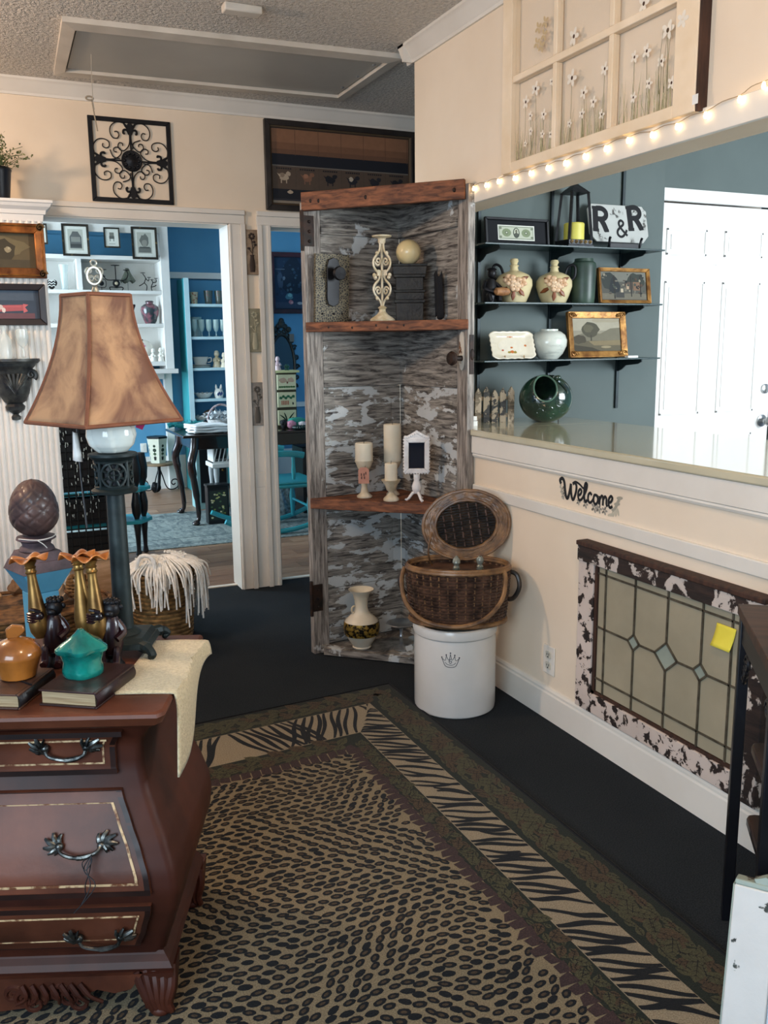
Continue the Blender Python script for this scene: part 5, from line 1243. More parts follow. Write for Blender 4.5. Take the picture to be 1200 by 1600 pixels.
sh = [('4f4d45', rect(-.135, -.068, .135, .068)), ('6f6e64', rect(-.135, .02, .135, .068)), ('2f3430', blob(-.085, .02, .045, .045)), ('23282a', blob(-.055, .0, .03, .05)), ('31362f', blob(.07, .025, .05, .04)), ('55463c', rect(.01, -.015, .05, .02)), ('7a5d48', rect(.055, -.02, .10, .02)), ('a38d74', rect(.015, -.015, .03, .01)),
      ('6a6455', rect(-.130, -.062, .130, -.035)), ('3c3b38', rect(-.05, -.055, .0, -.03)), ('26231f', rect(.04, -.05, .046, .05)), ('26231f', rect(.095, -.05, .101, .05)), ('26231f', rect(-.06, -.06, -.052, .05)), ('b5a58d', rect(-.02, -.03, -.005, -.012))]
for k in range(40): sh.append((random.choice(('40453e', '1f2322', '6f6a5c', '8e8470', '4a3a30')), ell(random.uniform(-.125, .125), random.uniform(-.055, .055), random.uniform(.003, .010), random.uniform(.002, .008), 6)))
painting(1, 2.842, .300, .165, 'street scene painting in narrow gilt frame on middle shelf', .016, GOLD, sh, 3.56)
sh = [('8c8674', rect(-.15, -.09, .15, .09)), ('a39c88', rect(-.15, .02, .15, .09)), ('9c937c', blob(.05, .07, .09, .012, 12)), ('6f6a58', [(-.15, -.01), (-.05, .015), (.02, .005), (.08, .03), (.15, .035), (.15, -.03), (-.15, -.03)]), ('4a4738', blob(-.035, .025, .050, .036, 16, .12)), ('5b5744', blob(-.05, .032, .03, .02, 12)), ('3f3a2e', rect(-.038, -.035, -.030, .0)), ('5a5340', [(-.15, -.03), (.15, -.025), (.15, -.09), (-.15, -.09)]), ('7d6f52', [(-.05, -.03), (.15, -.025), (.15, -.05), (-.02, -.05)]), ('3a3528', [(-.15, -.045), (-.03, -.06), (.06, -.09), (-.15, -.09)]), ('8f8264', ell(.05, -.058, .03, .006)), ('433d2f', blob(-.10, -.02, .04, .02))]
t, Mq = painting(2, 2.705, .335, .215, 'landscape painting in ornate gold frame on lower shelf', .030, GOLD, sh, 3.575)
g = G()
for sx in (-1, 1):
    for sz in (-1, 1):
        for k in range(3): g.tube([Mq @ Vector((x, y, .021)) for x, y in spiral((sx*(.148-.012*k), sz*(.09-.0*k)), .014-.003*k, .002, k, 1.2, 12)], .003, 5)
g.o('corner_carving', GOLD, t)
tag(place(G().bx(-.03, .03, -.012, .012, 0, .010).o('name_plate', PAPERW, bev=.001), (2.86, 3.49, LV[2])), 'small white block at the end of lower glass shelf', 'block')
# dark figurine holding corn
t = on(1, 'dark_figurine', 'dark crouching figurine with tan bundle at shelf end', 'figurine', 2.085, 3.52)
g = G().tube([(0, 0, 0), (0, 0, .03), (.005, 0, .07), (.01, 0, .10)], [.03, .035, .030, .018], 14).sph((.012, -.004, .125), (.020, .019, .022), 14, 10); g.sph((.014, .0, .142), (.022, .022, .008), 14, 8); g.o('body', BLACK, t)
G().tube(cat([(-.02, 0, .09), (-.035, -.02, .06), (.0, -.04, .045)], 5), .009, 8).o('arm', BLACK, t); G().tube(cat([(.03, 0, .085), (.05, -.02, .06), (.03, -.04, .045)], 5), .009, 8).o('arm', BLACK, t)
for k in range(2): G().tube(cat([(-.012+.03*k, -.01, .02), (-.02+.05*k, -.035, .03), (-.016+.045*k, -.045, .004)], 5), .011, 8).o('leg', BLACK, t)
g = G().lathe([(.004, -.04), (.016, -.03), (.019, 0), (.016, .03), (.004, .042)], 14, (.038, -.048, .045), M=Matrix.Rotation(pi/2, 4, 'Y')); g.o('tan_bundle', mat('tan_bundle', 'a5764c', .6, c2='7a4f2e', scale=40, bump=.4), t)
# plate on stand, ginger jar
t = on(2, 'serving_plate', 'white scalloped rectangular plate with orange flowers on stand', 'plate', 2.204, 3.54)
Mq = frameM((0, -.02, .062), (1, .05, 0), (0, .35, 1))
def pl_(u, v):
    a = 2*pi*u; x, y = cos(a), sin(a); p = (abs(x)**9 + abs(y)**9)**(-1/9); r_ = .15+.85*v; w = 1 + .018*cos(20*a)*v
    return Mq @ Vector((.118*p*x*r_*w, .064*p*y*r_*w, (.014*max(0, v-.62)/.38)))
G().surf(pl_, 96, 12, True).o('dish', mat('warm_white_china', 'd8cfbb', .25, c2='cfc5ae', coat=.3), t, solid=.003)
sh = [('d9cdb0', ell(0, 0, .075, .036, 24)), ('d8cfbb', ell(0, 0, .072, .034, 24))]
for x, z, k in ((0, -.028, 1.3), (-.016, -.030, 1), (.016, -.030, 1), (.0, -.008, .8), (.078, .0, .9), (-.088, .012, .8), (-.05, -.02, .7), (0, .044, .9), (-.012, .045, .7), (.012, .045, .7)): sh.append((('b8652a', '8f7a2e', 'a8452a')[int(abs(x*1000)) % 3], blob(x, z, .009*k, .006*k, 9)))
prints('flower_print', t, sh, Mq @ Matrix.Translation((0, 0, .0018)), step=.00003)
G().tube(cat([(-.05, .03, .002), (-.05, -.045, .004), (-.05, -.05, .02)], 4), .002, 6).tube(cat([(.05, .03, .002), (.05, -.045, .004), (.05, -.05, .02)], 4), .002, 6).tube([(-.05, .03, .002), (0, .035, .05), (.05, .03, .002)], .002, 6).o('wire_stand', BRASS, t)
t = on(2, 'ginger_jar', 'round white porcelain jar with grey landscape on lower shelf', 'jar', 2.42, 3.54)
G().lathe([(.042, 0), (.046, .004), (.066, .025), (.082, .060), (.084, .085), (.074, .110), (.056, .124), (.042, .129), (.042, .136), (.036, .136), (.036, .12)], 36).o('body', mat('grey_washed_porcelain', 'cfd3c8', .2, c2='a9afa6', scale=11, stretch=(1, 1, 4), ramp=(.30, .48), coat=.4), t)
# counter things
t = thing('picket_fence', 'miniature weathered picket fence standing on the cream counter', 'fence', (2.085, 3.50, 1.054), -.24)
for k in range(6):
    x = -.095 + .0385*k; h = .155 + .006*((k*7) % 3 - 1); dk = k in (2, 3, 4)
    G().prism([(-.0145, 0), (.0145, 0), (.0145, h-.024), (0, h), (-.0145, h-.024)], -.004, .004, frameM((x, -.004, 0), (1, 0, 0), (0, 0, 1))).o('picket', chippy('mossy_picket', '3d3a35', '191a1a', '9a8a72', .42, pscale=22) if dk else chippy('tan_picket', '8f8068', '4d4335', 'b3a28a', .4, pscale=20), t, bev=.001)
for z in (.022, .098): G().bx(-.115, .115, .001, .006, z, z+.018).o('rail', chippy('tan_picket', '8f8068', '4d4335', 'b3a28a', .4, pscale=20), t)
t = thing('moon_vase', 'round dark green glazed vase with open mouth on counter', 'vase', (2.315, 3.40, 1.054), -.42)
GRN = mat('dark_green_majolica', '24402f', .14, c2='101d18', scale=9, coat=.7, bump=.25, bscale=24)
def mv(u, v):
    a = 2*pi*u; th = pi*(.06 + .86*v); r_ = .118*sin(th); z = .105 - .105*cos(th)
    p = Vector((r_*cos(a), r_*sin(a)*.72, z)); 
    return p
nu, nv = 64, 36; g = G(); vs = [mv(i/nu, j/(nv-1)) for j in range(nv) for i in range(nu)]; fsx = []
for j in range(nv-1):
    for i in range(nu):
        q = (j*nu+i, j*nu+(i+1) % nu, (j+1)*nu+(i+1) % nu, (j+1)*nu+i); c = sum((vs[k] for k in q), Vector())/4
        if c.y < -.02 and ((c.x+.015)/.050)**2 + ((c.z-.152)/.055)**2 < 1: continue
        if c.z > .195 and abs(c.x+.015) < .04 and c.y < .01: continue
        fsx.append(q)
g.add(vs, fsx); g.poly([mv(i/nu, 0) for i in range(nu)][::-1]); g.o('body', GRN, t, solid=.004)
rim = []
for q in range(40):
    a = 2*pi*q/40; x, z = -.015 + .050*cos(a), .152 + .055*sin(a)
    k = (x/.118)**2 + ((z-.105)/.105)**2; rim.append((x, -.72*.118*sqrt(max(.0, 1-k)) - .002, z))
G().tube(rim, .0042, 6, True).o('mouth_rim', mat('pale_green_glaze', '54705f', .15, coat=.5), t)
g = G()
for cx, cz in ((.0, .055), (-.04, .05), (.05, .09), (.065, .06), (-.06, .075), (.02, .035)):
    pts = []
    for x, z in spiral((cx, cz), .022, .003, cx*40, 1.3, 18):
        k = (x/.118)**2 + ((z-.105)/.105)**2; pts.append((x, -.72*.118*sqrt(max(.0, 1-k)) - .001, z))
    g.tube(pts, .0025, 5)
g.o('relief', GRN, t)
g = G()
for k in range(5): g.tube(cat([(.045, -.055, .185), (.062+.004*k, -.058, .170-.006*k), (.085, -.045, .150-.012*k)], 4), .006, 6)
g.sph((.042, -.05, .198), (.016, .012, .012), 10, 8); g.o('moulded_leaf', GRN, t)
t = thing('power_adapter', 'black plug-in power adapter with cord behind green vase', 'adapter', (2.47, 3.60, 1.054))
G().bx(-.022, .022, -.014, .02, 0, .055).o('plug_body', BLACK, t, bev=.004); G().tube(cat([(.02, 0, .05), (.04, 0, .055), (.052, -.004, .04), (.052, -.006, .004)], 5), .003, 6).o('cord', BLACK, t)
tag(place(G().bx(-.012, .012, -.03, .03, 0, .022).bx(-.010, .010, -.028, .028, .024, .042).o('card_stack', PAPERW, bev=.001), (1.935, 3.40, 1.054)), 'small stack of white cards on counter by corner shelf', 'cards')
# ------------------------------------------------------------------ attic hatch
t = thing('attic_hatch', 'grey attic hatch with moulded frame in the popcorn ceiling', 'hatch', (1.15, 4.40, 2.70))
HG = mat('hatch_grey_panel', 'b3b1a9', .45, c2='a9a7a0', scale=2)
HF = mat('hatch_frame_paint', 'd8d0c3', .6, c2='c2b9ab', scale=4)
P = [(.42, 4.03), (1.885, 3.95), (1.885, 4.72), (.445, 4.80)]; P = [Vector((x-1.15, y-4.40, 0)) for x, y in P]
I = [Vector((.475-1.15, 4.10-4.40, 0)), Vector((1.832-1.15, 4.02-4.40, 0)), Vector((1.832-1.15, 4.645-4.40, 0)), Vector((.487-1.15, 4.70-4.40, 0))]
for k in range(4):
    a, b = k, (k+1) % 4; q = [P[a], P[b], I[b], I[a]]
    G().add([p + Vector((0, 0, -.0005)) for p in q] + [q[0]+Vector((0, 0, -.022)), q[1]+Vector((0, 0, -.022)), q[2]+Vector((0, 0, -.028)), q[3]+Vector((0, 0, -.028))], [(0, 1, 2, 3), (7, 6, 5, 4), (0, 4, 5, 1), (1, 5, 6, 2), (2, 6, 7, 3), (3, 7, 4, 0)]).o('frame_moulding', HF, t, sm=False)
q = [p*.985 for p in I]
G().add([p+Vector((0, 0, -.003)) for p in q] + [p+Vector((0, 0, -.014)) for p in q], [(0, 1, 2, 3), (7, 6, 5, 4), (0, 4, 5, 1), (1, 5, 6, 2), (2, 6, 7, 3), (3, 7, 4, 0)]).o('panel', HG, t, sm=False)
for y in (-.30, -.10, .10): G().sph((1.80-1.15, y+.0, -.016), (.010, .012, .006), 10, 6).o('screw', SILVER, t)
cd = thing('pull_cord', 'thin pull cord with knotted loop hanging from attic hatch', 'cord', (.575, 4.43, 2.686))
G().tube(cat([(0, 0, 0), (.004, .06, -.07), (.010, .12, -.155), (.016, .135, -.20)], 6), .0018, 6).o('cord', mat('string_beige', 'b5ad9e', .8), cd)
G().tube([(x, .125, z) for x, z in ell(-.004, -.155, .016, .008, 16)], .004, 6, True).tube(cat([(.006, .13, -.16), (.016, .14, -.23), (.026, .15, -.29)], 4), .003, 6).o('loop', mat('string_tan', '9a8f7c', .8), cd)
tag(place(G().bx(-.075, .075, -.03, .03, -.03, 0).o('ceiling_fitting', HF, bev=.006), (1.05, 3.66, 2.70)), 'small pale ceiling fitting mounted above attic hatch', 'fitting')  # ceiling light fixture, built as a plain unlit box
# ------------------------------------------------------------------ wrought iron wall square
t = thing('iron_wall_square', 'black wrought iron scroll square hung on the cream wall', 'wall decor', (.815, 4.998, 2.352))
Mi_ = frameM((0, -.006, 0), (1, 0, 0), (0, 0, 1)); HS = .207
frame4(G(), .414, .414, .022, .012, Mi_ @ Matrix.Translation((0, 0, -.006))).o('frame', BLACK, t, bev=.002)
def isc(M_):
    g = G()
    def c2(pts, r_=.0028): g.tube([M_ @ Vector((x, y, 0)) for x, y in pts], r_, 6)
    big = [p for p in spiral((.085, .148), .038, .010, pi*1.05, -1.35, 30)]
    c2([(.012, .052), (.010, .085), (.018, .115), (.040, .145)][:0] or cat2([(.008, .058), (.016, .09), (.050, .105)]))
    for sw in (0, 1):
        f = (lambda x, y: (x, y)) if not sw else (lambda x, y: (y, x))
        c2([f(x, y) for x, y in cat2([(.004, .160), (.030, .182), (.066, .186), (.094, .165), (.100, .135), (.088, .110), (.066, .108), (.056, .124), (.064, .140), (.078, .138)])])
        c2([f(x, y) for x, y in cat2([(.004, .150), (.004, .10), (.012, .072), (.034, .050), (.054, .052), (.064, .070), (.056, .086), (.042, .084), (.040, .072)])])
    g.o('scroll', DARKMET, t)
def cat2(p): return [(q.x, q.y) for q in cat([(a, b, 0) for a, b in p], 6)]
for k in range(4): isc(Mi_ @ Matrix.Rotation(k*pi/2, 4, 'Z'))
for k in range(4):
    Mk = Mi_ @ Matrix.Rotation(k*pi/2, 4, 'Z'); g = G()
    g.prism([(0, .195), (.016, .172), (.010, .150), (.006, .128), (-.006, .128), (-.010, .150), (-.016, .172)], -.004, .005, Mk)
    for s in (-1, 1):
        g.tube([Mk @ Vector((s*x, y, 0)) for x, y in cat2([(.005, .130), (.014, .150), (.030, .150), (.034, .136), (.026, .132)])], .0055, 6); g.tube([Mk @ Vector((s*x, y, 0)) for x, y in cat2([(.006, .150), (.020, .168), (.030, .186)])], .005, 6)
    g.tube([Mk @ Vector((0, .05, 0)), Mk @ Vector((0, .13, 0))], .004, 6); g.o('fleur', BLACK, t)
g = G().lathe([(.030, 0), (.050, 0), (.053, .006), (.048, .012), (.036, .010), (.024, .012), (.014, .016), (0, .018)], 28, M=Mi_)
for k in range(10): g.sph(Mi_ @ Vector((.036*cos(k*.628), .036*sin(k*.628), .010)), (.009, .009, .007), 8, 6)
g.o('rosette', BLACK, t)
# ------------------------------------------------------------------ wide framed picture over the second opening
t = thing('wide_picture', 'wide dark framed picture with brown bands and small animals', 'picture', (1.985, 4.998, 2.382))
Mq = frameM((0, -.002, 0), (1, 0, 0), (0, 0, 1)); w, h = .915, .475
frame4(G(), w, h, .030, .028, Mq, -.002).o('frame', mat('dark_brown_frame', '2f2a28', .4, c2='1b1818', scale=10), t, bev=.003)
frame4(G(), w-.05, h-.05, .014, .022, Mq, .006).o('inner_frame', mat('bronze_slip', '5c4c3a', .4, .3), t)
G().bx(-w/2+.03, w/2-.03, -h/2+.03, h/2-.03, .001, .006).xf(Mq).o('backing', flat('4a3c33'), t)
sh = []; a, b = -.415, .415
sh += [('3a302b', rect(a, -.20, b, .20)), ('8a6248', rect(a, .105, b, .195)), ('7a563f', rect(a, .09, b, .125)), ('6b4c39', rect(a, .06, b, .09)), ('161a24', rect(a, .005, b, .065)), ('6f6a63', rect(a, .000, b, .006)), ('55473c', rect(a, -.125, b, .0)), ('1a1d25', rect(a, -.175, b, -.120)), ('8a7f70', rect(a, -.195, b, -.182)), ('2f3036', rect(a, -.182, b, -.172))]
for k in range(6): sh.append(('5a3f30', rect(a+.137*k+.135, .06, a+.137*k+.1375, .195))); sh.append(('453a31', rect(a+.137*k+.135, -.125, a+.137*k+.137, 0)))
for k, (c, c2_) in enumerate((('b3a28c', '8a7a68'), ('7f5c48', '9a6f58'), ('161820', '161820'), ('20222a', 'b5aa98'), ('23242c', '23242c'), ('23242c', '1a1b22'))):
    x = a + .068 + .137*k; y = -.058
    sh += [(c, blob(x, y, .028, .018, 12, .12)), (c, blob(x+.026, y+.020, .014, .012, 10)), (c2_, blob(x-.012, y+.012, .016, .012, 10)), (c, rect(x-.020, y-.032, x-.014, y)), (c, rect(x+.010, y-.032, x+.016, y)), (c, [(x-.026, y), (x-.042, y+.022), (x-.02, y+.010)])]
    for q in range(7): sh.append(('1d1d22', rect(x-.045+.013*q, -.016, x-.036+.013*q, -.008)))
for k in range(6): sh.append((random.choice(('8a7f70', '6a4636', 'b3a28c')), blob(a+.1+.12*k, -.135, .016, .010, 8)))
prints('picture', t, sh, Mq @ Matrix.Translation((0, 0, .006)), step=.00003)
G().bx(-.012, .012, -.0335, -.0305, -.232, -.220).o('brass_label', flat('8a8478'), t)
# ------------------------------------------------------------------ three plaques on the post
PLQ = [('brown_plaque', 'a08a72', '6f5a46', '3a2c24'), ('olive_plaque', '9a947c', '7a745e', 'b3ad92'), ('grey_plaque', '9a948c', '78736b', '5c574f')]
LPQ = ['brown flower plaque on the post, topmost of three', 'olive grey flower plaque on the post, between two others', 'grey flower plaque on the post, lowest of three']
for k, (z0, z1) in enumerate(((1.795, 2.035), (1.372, 1.611), (.958, 1.202))):
    nm, c, c2_, dk = PLQ[k]; t = thing('flower_plaque', LPQ[k], 'plaque', (1.436, 4.992, z0), group='plaques on the post'); H_ = z1-z0; Mq = frameM((0, 0, 0), (1, 0, 0), (0, 0, 1))
    if k == 2: t.location.y = 4.994
    G().bx(-.038, .038, -.012, .001, 0, H_).o('slab', mat(nm, c, .75, c2=c2_, scale=22, bump=.3, bscale=50), t, bev=.002)
    Mq = frameM((0, -.012, 0), (1, 0, 0), (0, 0, 1)); g = G()
    g.lathe([(.013, .0), (.017, .03), (.012, .07), (.010, .085), (.014, .092)], 12, (0, -.012, .014), sy=.35)
    g.tube(cat([(0, -.014, .10), (.004, -.014, .14), (-.002, -.014, .19)], 4), .0022, 6)
    g.tube([(.0, -.014, .13), (.016, -.014, .155)], .002, 5); g.tube([(.0, -.014, .115), (-.016, -.014, .135)], .002, 5)
    g.o('vase_relief', mat(nm + '_relief', dk, .7), t)
    g = G(); fx, fz = (0, .205)
    for q in range(7): g.sph((fx + .012*cos(q*.9), -.014, fz + .013*sin(q*.9)), (.008, .004, .006), 8, 6)
    for px, pz in ((.018, .160), (-.018, .140), (.012, .175)): g.sph((px, -.014, pz), (.009, .004, .007), 8, 6)
    g.o('flower_relief', mat(nm + '_relief', dk, .7), t)
# ------------------------------------------------------------------ white fluted pillar with frames, plant, corbel
pi_ = thing('fluted_pillar', 'white fluted pilaster with moulded cap beside the doorway', 'pillar', (-.05, 4.86, 0))
PW = mat('white_fluted_paint', 'e3e0da', .5, c2='d9d5cd', scale=3)
n = 0; poly = []; x = -.39
while x < .388: 
    poly += [(x, -.11), (x+.004, -.118), (x+.012, -.122), (x+.020, -.118), (x+.024, -.11)]; x += .028
poly += [(.392, -.11), (.392, .13), (-.39, .13)]
G().prism(poly, .12, 2.005).o('fluted_shaft', PW, pi_, sm=False)
G().bx(-.40, .402, -.135, .13, 0, .12).o('base_block', PW, pi_, bev=.004)
vs = []; g = G()
for z, e in ((2.0, .0), (2.03, .004), (2.032, .012), (2.05, .016), (2.065, .034), (2.078, .040), (2.082, .046), (2.094, .046)): vs.append([(-.392-e, .13, z), (.392+e, .13, z), (.392+e, -.12-e, z), (-.392-e, -.12-e, z)])
for k in range(7): g.add(vs[k]+vs[k+1], [(0, 1, 5, 4), (1, 2, 6, 5), (2, 3, 7, 6), (3, 0, 4, 7)])
g.poly(vs[0][::-1]); g.poly(vs[-1]); g.o('cap', PW, pi_, sm=False)
YP = 4.737
t = thing('potted_plant', 'small leafy plant in dark pot on the pilaster cap', 'plant', (.155, 4.80, 2.094))
G().lathe([(.050, 0), (.052, .004), (.066, .13), (.070, .14), (.066, .15), (.058, .148), (.055, .13), (0, .13)], 24).o('pot', mat('navy_black_pot', '10131c', .35, c2='0a0c12'), t)
LFM = [mat('olive_leaf_green', '6f7a4a', .6, c2='3f4a2c', scale=30), mat('yellow_green_leaf', '97935a', .6, c2='5f6238', scale=30)]
gst = G(); gl_ = [G(), G()]
for k in range(52):
    a = random.uniform(0, 6.28); el = random.uniform(.05, 1.4); L = random.uniform(.09, .23)
    d = Vector((cos(a)*cos(el), sin(a)*cos(el)*.7, sin(el)*.75)); p0 = Vector((random.uniform(-.03, .03), random.uniform(-.03, .03), .14)); p1 = p0 + d*L*.6 + Vector((0, 0, .02)); p2 = p0 + d*L
    gst.tube([p0, p1, p2], .0013, 5)
    for q in range(9):
        c = p0.lerp(p2, .35 + .08*q) + Vector((random.uniform(-.012, .012), random.uniform(-.012, .012), random.uniform(-.008, .012))); e = Vector((random.uniform(-1, 1), random.uniform(-1, 1), random.uniform(-.3, 1))).normalized(); s_ = e.orthogonal().normalized()
        gl_[(k+q) % 2].add([c, c+e*.007+s_*.0055, c+e*.016, c+e*.007-s_*.0055], [(0, 1, 2, 3)])
gst.o('stem', LFM[0], t)
for k in (0, 1): o = gl_[k].o('foliage', LFM[k], t, sm=False); o['kind'] = 'stuff'
def wallpic(name, label, x0, x1, z0, z1, b, d, mf, shapes, bg, inner=.006, y=YP, extra=None):
    t = thing(name, label, 'picture', ((x0+x1)/2, y, (z0+z1)/2)); Mq = frameM((0, 0, 0), (1, 0, 0), (0, 0, 1)); w, h = x1-x0, z1-z0
    frame4(G(), w, h, b, d, Mq, inner).o('frame', mf, t, bev=.003)
    G().bx(-w/2+b*.7, w/2-b*.7, -h/2+b*.7, h/2-b*.7, 0, .005).xf(Mq).o('backing', flat(bg), t)
    if shapes: prints('picture', t, shapes, Mq @ Matrix.Translation((0, 0, .005)), step=.00004)
    if extra: extra(t, Mq, w, h)
    return t
def gilt(t, Mq, w, h):
    g = frame4(G(), w-.02, h-.02, .012, .040, Mq, .014); g.o('raised_moulding', GOLD, t)
    for sx in (-1, 1):
        for sz in (-1, 1):
            g = G()
            for k in range(5): g.tube([Mq @ Vector((sx*(w/2-.018)+x, sz*(h/2-.018)+z, .036)) for x, z in spiral((0, 0), .020-.003*k, .002, k*1.3, 1.0, 12)], .005, 6)
            g.o('corner_leaf', mat('dull_gold_carving', '8a6a3c', .5, .4, c2='4a3520', scale=20), t)
sh = [('5d5138', rect(-.14, -.075, .14, .075)), ('6f6346', blob(.0, .02, .13, .045)), ('3f3828', blob(.02, .0, .06, .05)), ('8f8468', blob(.045, .005, .016, .014)), ('4a4230', rect(-.14, -.075, .14, -.04)), ('a89e82', blob(.05, .012, .006, .006))]
wallpic('gilt_picture', 'ornate gilt framed dark picture on white pilaster', -.08, .340, 1.735, 1.985, .045, .030, mat('gilt_bronze_frame', 'b87236', .32, .5, c2='5a3018', scale=10), sh, '4f452f', -.008, extra=gilt)
sh = [('3a4654', rect(-.15, -.06, .15, .065)), ('4b5866', rect(-.15, .02, .15, .065)), ('6b4a50', rect(-.15, -.065, .15, -.04)), ('a8585c', [(-.05, -.035), (.10, -.028), (.10, .0), (-.05, -.004)]), ('c4686a', [(.10, -.038), (.12, -.03), (.108, -.012), (.124, .0), (.10, .004)]), ('b86064', rect(-.02, -.012, .09, -.006)), ('c9b8b2', blob(.0, -.012, .012, .010)), ('d6c9c2', blob(.012, -.026, .009, .012)), ('c9b8b2', blob(-.02, -.022, .018, .006))]
wallpic('shadow_box', 'dark wooden shadow box with pink scroll under gilt frame', -.08, .325, 1.515, 1.708, .030, .030, mat('black_brown_frame', '1d1a1c', .4, c2='2c2220', scale=8), sh, '3a4654', .006)
# corbel shelf
t = thing('corbel_shelf', 'dark pewter corbel shelf with shell carving on pilaster', 'shelf', (.15, YP, 1.06))
CB = mat('dark_pewter_resin', '4a4c48', .42, .35, c2='24262a', scale=18, bump=.3, bscale=50)
def half(pts, zz, d): return pts
g = G()
for z0, z1, r0, r1 in ((.275, .285, .120, .130), (.285, .297, .130, .128)): g.prism([(r0*cos(pi+pi*k/20), r0*.85*sin(pi+pi*k/20)) for k in range(21)], z0, z1, None, r1/r0)
g.o('ledge', CB, t)
g = G(); pr_ = [(.0, 0), (.020, .004), (.022, .018), (.012, .030), (.018, .036), (.042, .052), (.046, .068), (.034, .082), (.050, .092), (.070, .13), (.082, .18), (.080, .22), (.090, .245), (.105, .262), (.110, .276)]
g.surf(lambda u, v: (lambda r_, z: Vector((r_*cos(pi+pi*u), r_*.8*sin(pi+pi*u), z)))(*[ (pr_[min(int(v*14), 13)][i] + (pr_[min(int(v*14), 13)+1][i]-pr_[min(int(v*14), 13)][i])*(v*14-min(int(v*14), 13))) for i in (0, 1)]), 24, 43); g.o('body', CB, t)
g = G()
for k in range(9):
    a = pi*1.5 + (k-4)*.22
    g.tube(cat([(0, -.070, .13), (.03*sin((k-4)*.35), -.078, .175), (.062*sin((k-4)*.36), -.078+.012*abs(k-4)*.6, .215+.012*cos((k-4)*.4))], 4), [.004]*4+[.008]*5, 6)
g.o('shell_carving', CB, t)
for s in (-1, 1): G().tube([(s*(.075+x), -.03, .20+z) for x, z in spiral((.006, .02), .026, .005, -1, 1.3, 18)], [.012-.0003*k for k in range(19)], 7).o('scroll', CB, t)
for i, (x, l, pr2) in enumerate(((.045, 'clear glass candlestick at the inner end of corbel shelf', [(.030, 0), (.030, .006), (.012, .012), (.010, .04), (.016, .05), (.010, .06), (.014, .10), (.022, .12), (.020, .14), (.0, .135)]), (.125, 'tall clear glass bottle in the middle of corbel shelf', [(.030, 0), (.032, .01), (.032, .09), (.020, .11), (.010, .125), (.010, .15), (.014, .156), (0, .15)]), (.205, 'clear glass goblet near the curved edge of corbel shelf', [(.028, 0), (.026, .005), (.006, .010), (.005, .05), (.022, .07), (.030, .10), (.027, .14), (.025, .138), (.027, .10), (0, .07)]))):
    tag(place(G().lathe(pr2, 20).o('glassware', CLEAR), (x, YP-.045, 1.357)), l, 'glassware')
# ------------------------------------------------------------------ back room
def at(name, label, c_, x, y, z, rz=0, group=None): return thing(name, label, c_, (x, y, z), rz, group)
bc = thing('built_in_bookcase', 'white built-in bookcase against the blue far wall', 'bookcase', (.95, 8.91, 0))
def bb(nm, x0, x1, y0, y1, z0, z1, m_=WHITEB, **k): return G().bx(x0-.95, x1-.95, y0-8.91, y1-8.91, z0, z1).o(nm, m_, bc, **k)
bb('stile', 1.638, 1.718, 8.745, 9.098, 1.20, 2.52, bev=.003); bb('stile', .10, .20, 8.745, 9.098, 1.20, 2.52, bev=.003)
bb('header', .20, 1.638, 8.745, 8.775, 2.44, 2.618, bev=.003); bb('divider', .888, .930, 8.752, 9.09, 1.926, 2.202, bev=.002)
for z0, z1 in ((2.200, 2.236), (1.896, 1.928), (1.594, 1.627), (1.233, 1.276)): bb('shelf', .20, 1.64, 8.75, 9.09, z0, z1, bev=.002)
bb('back_panel', .20, 1.64, 9.080, 9.0985, 2.236, 2.44, BLUE, sm=False)
bb('back_panel', .20, 1.64, 9.080, 9.0985, 1.276, 2.200, WHITEB, sm=False)
bb('ledge', .10, 1.745, 8.70, 9.098, 1.160, 1.205, bev=.004); bb('stile', 1.66, 1.735, 9.0, 9.074, 0, 1.16, bev=.003); bb('stile', .10, .20, 9.0, 9.074, 0, 1.16, bev=.003)
bb('bracket', .20, 1.66, 8.98, 9.098, 1.10, 1.16, bev=.003)
# small framed engravings leaning on the top shelf
MATB = flat('d9d9d0')
def engraving(x0, x1, z0, z1, label, k):
    w, h = x1-x0, z1-z0; t = at('framed_engraving', label, 'picture', (x0+x1)/2, 8.722, z0, 0, 'engravings along the bookcase top shelf')
    Mq = frameM((0, 0, h/2), (1, 0, 0), (0, .06, 1))
    frame4(G(), w, h, w*.085, .016, Mq, .004).o('frame', mat('black_gold_frame', '2a2620', .4, .3, c2='75603a', scale=30, ramp=(.3, .42)), t); G().bx(-w/2+.01, w/2-.01, -h/2+.01, h/2-.01, 0, .005).xf(Mq).o('mat_board', MATB, t)
    sh = [('b3b3a8', rect(-w*.28, -h*.32, w*.28, h*.34))]
    if k == 0: sh += [('5d5f5e', [(-w*.22, -h*.26), (w*.22, -h*.26), (w*.22, h*.1), (w*.14, h*.2), (w*.1, h*.27), (-w*.1, h*.27), (-w*.14, h*.2), (-w*.22, h*.1)]), ('85867f', rect(-w*.17, -h*.06, w*.17, h*.1)), ('3f4141', rect(-w*.2, -h*.22, w*.2, -h*.12))]
    elif k == 1: sh = [('77776f', rect(-w*.14, h*.08, w*.14, h*.26)), ('5a5b57', rect(-w*.16, -h*.06, w*.16, h*.08)), ('6c6c66', rect(-w*.14, -h*.18, -w*.09, -h*.06)), ('6c6c66', rect(w*.09, -h*.18, w*.14, -h*.06)), ('9a9a92', rect(-w*.2, -h*.32, w*.2, -h*.29))]
    else: sh += [('6b6c67', blob(0, h*.08, w*.17, h*.2, 14)), ('8d8d84', blob(0, -.0, w*.1, h*.13, 12)), ('6b6c67', rect(-w*.24, -h*.29, w*.24, -h*.13)), ('4e504d', rect(-w*.2, -h*.16, w*.2, -h*.11))]
    prints('engraving_print', t, sh, Mq @ Matrix.Translation((0, 0, .005)), step=.0001)
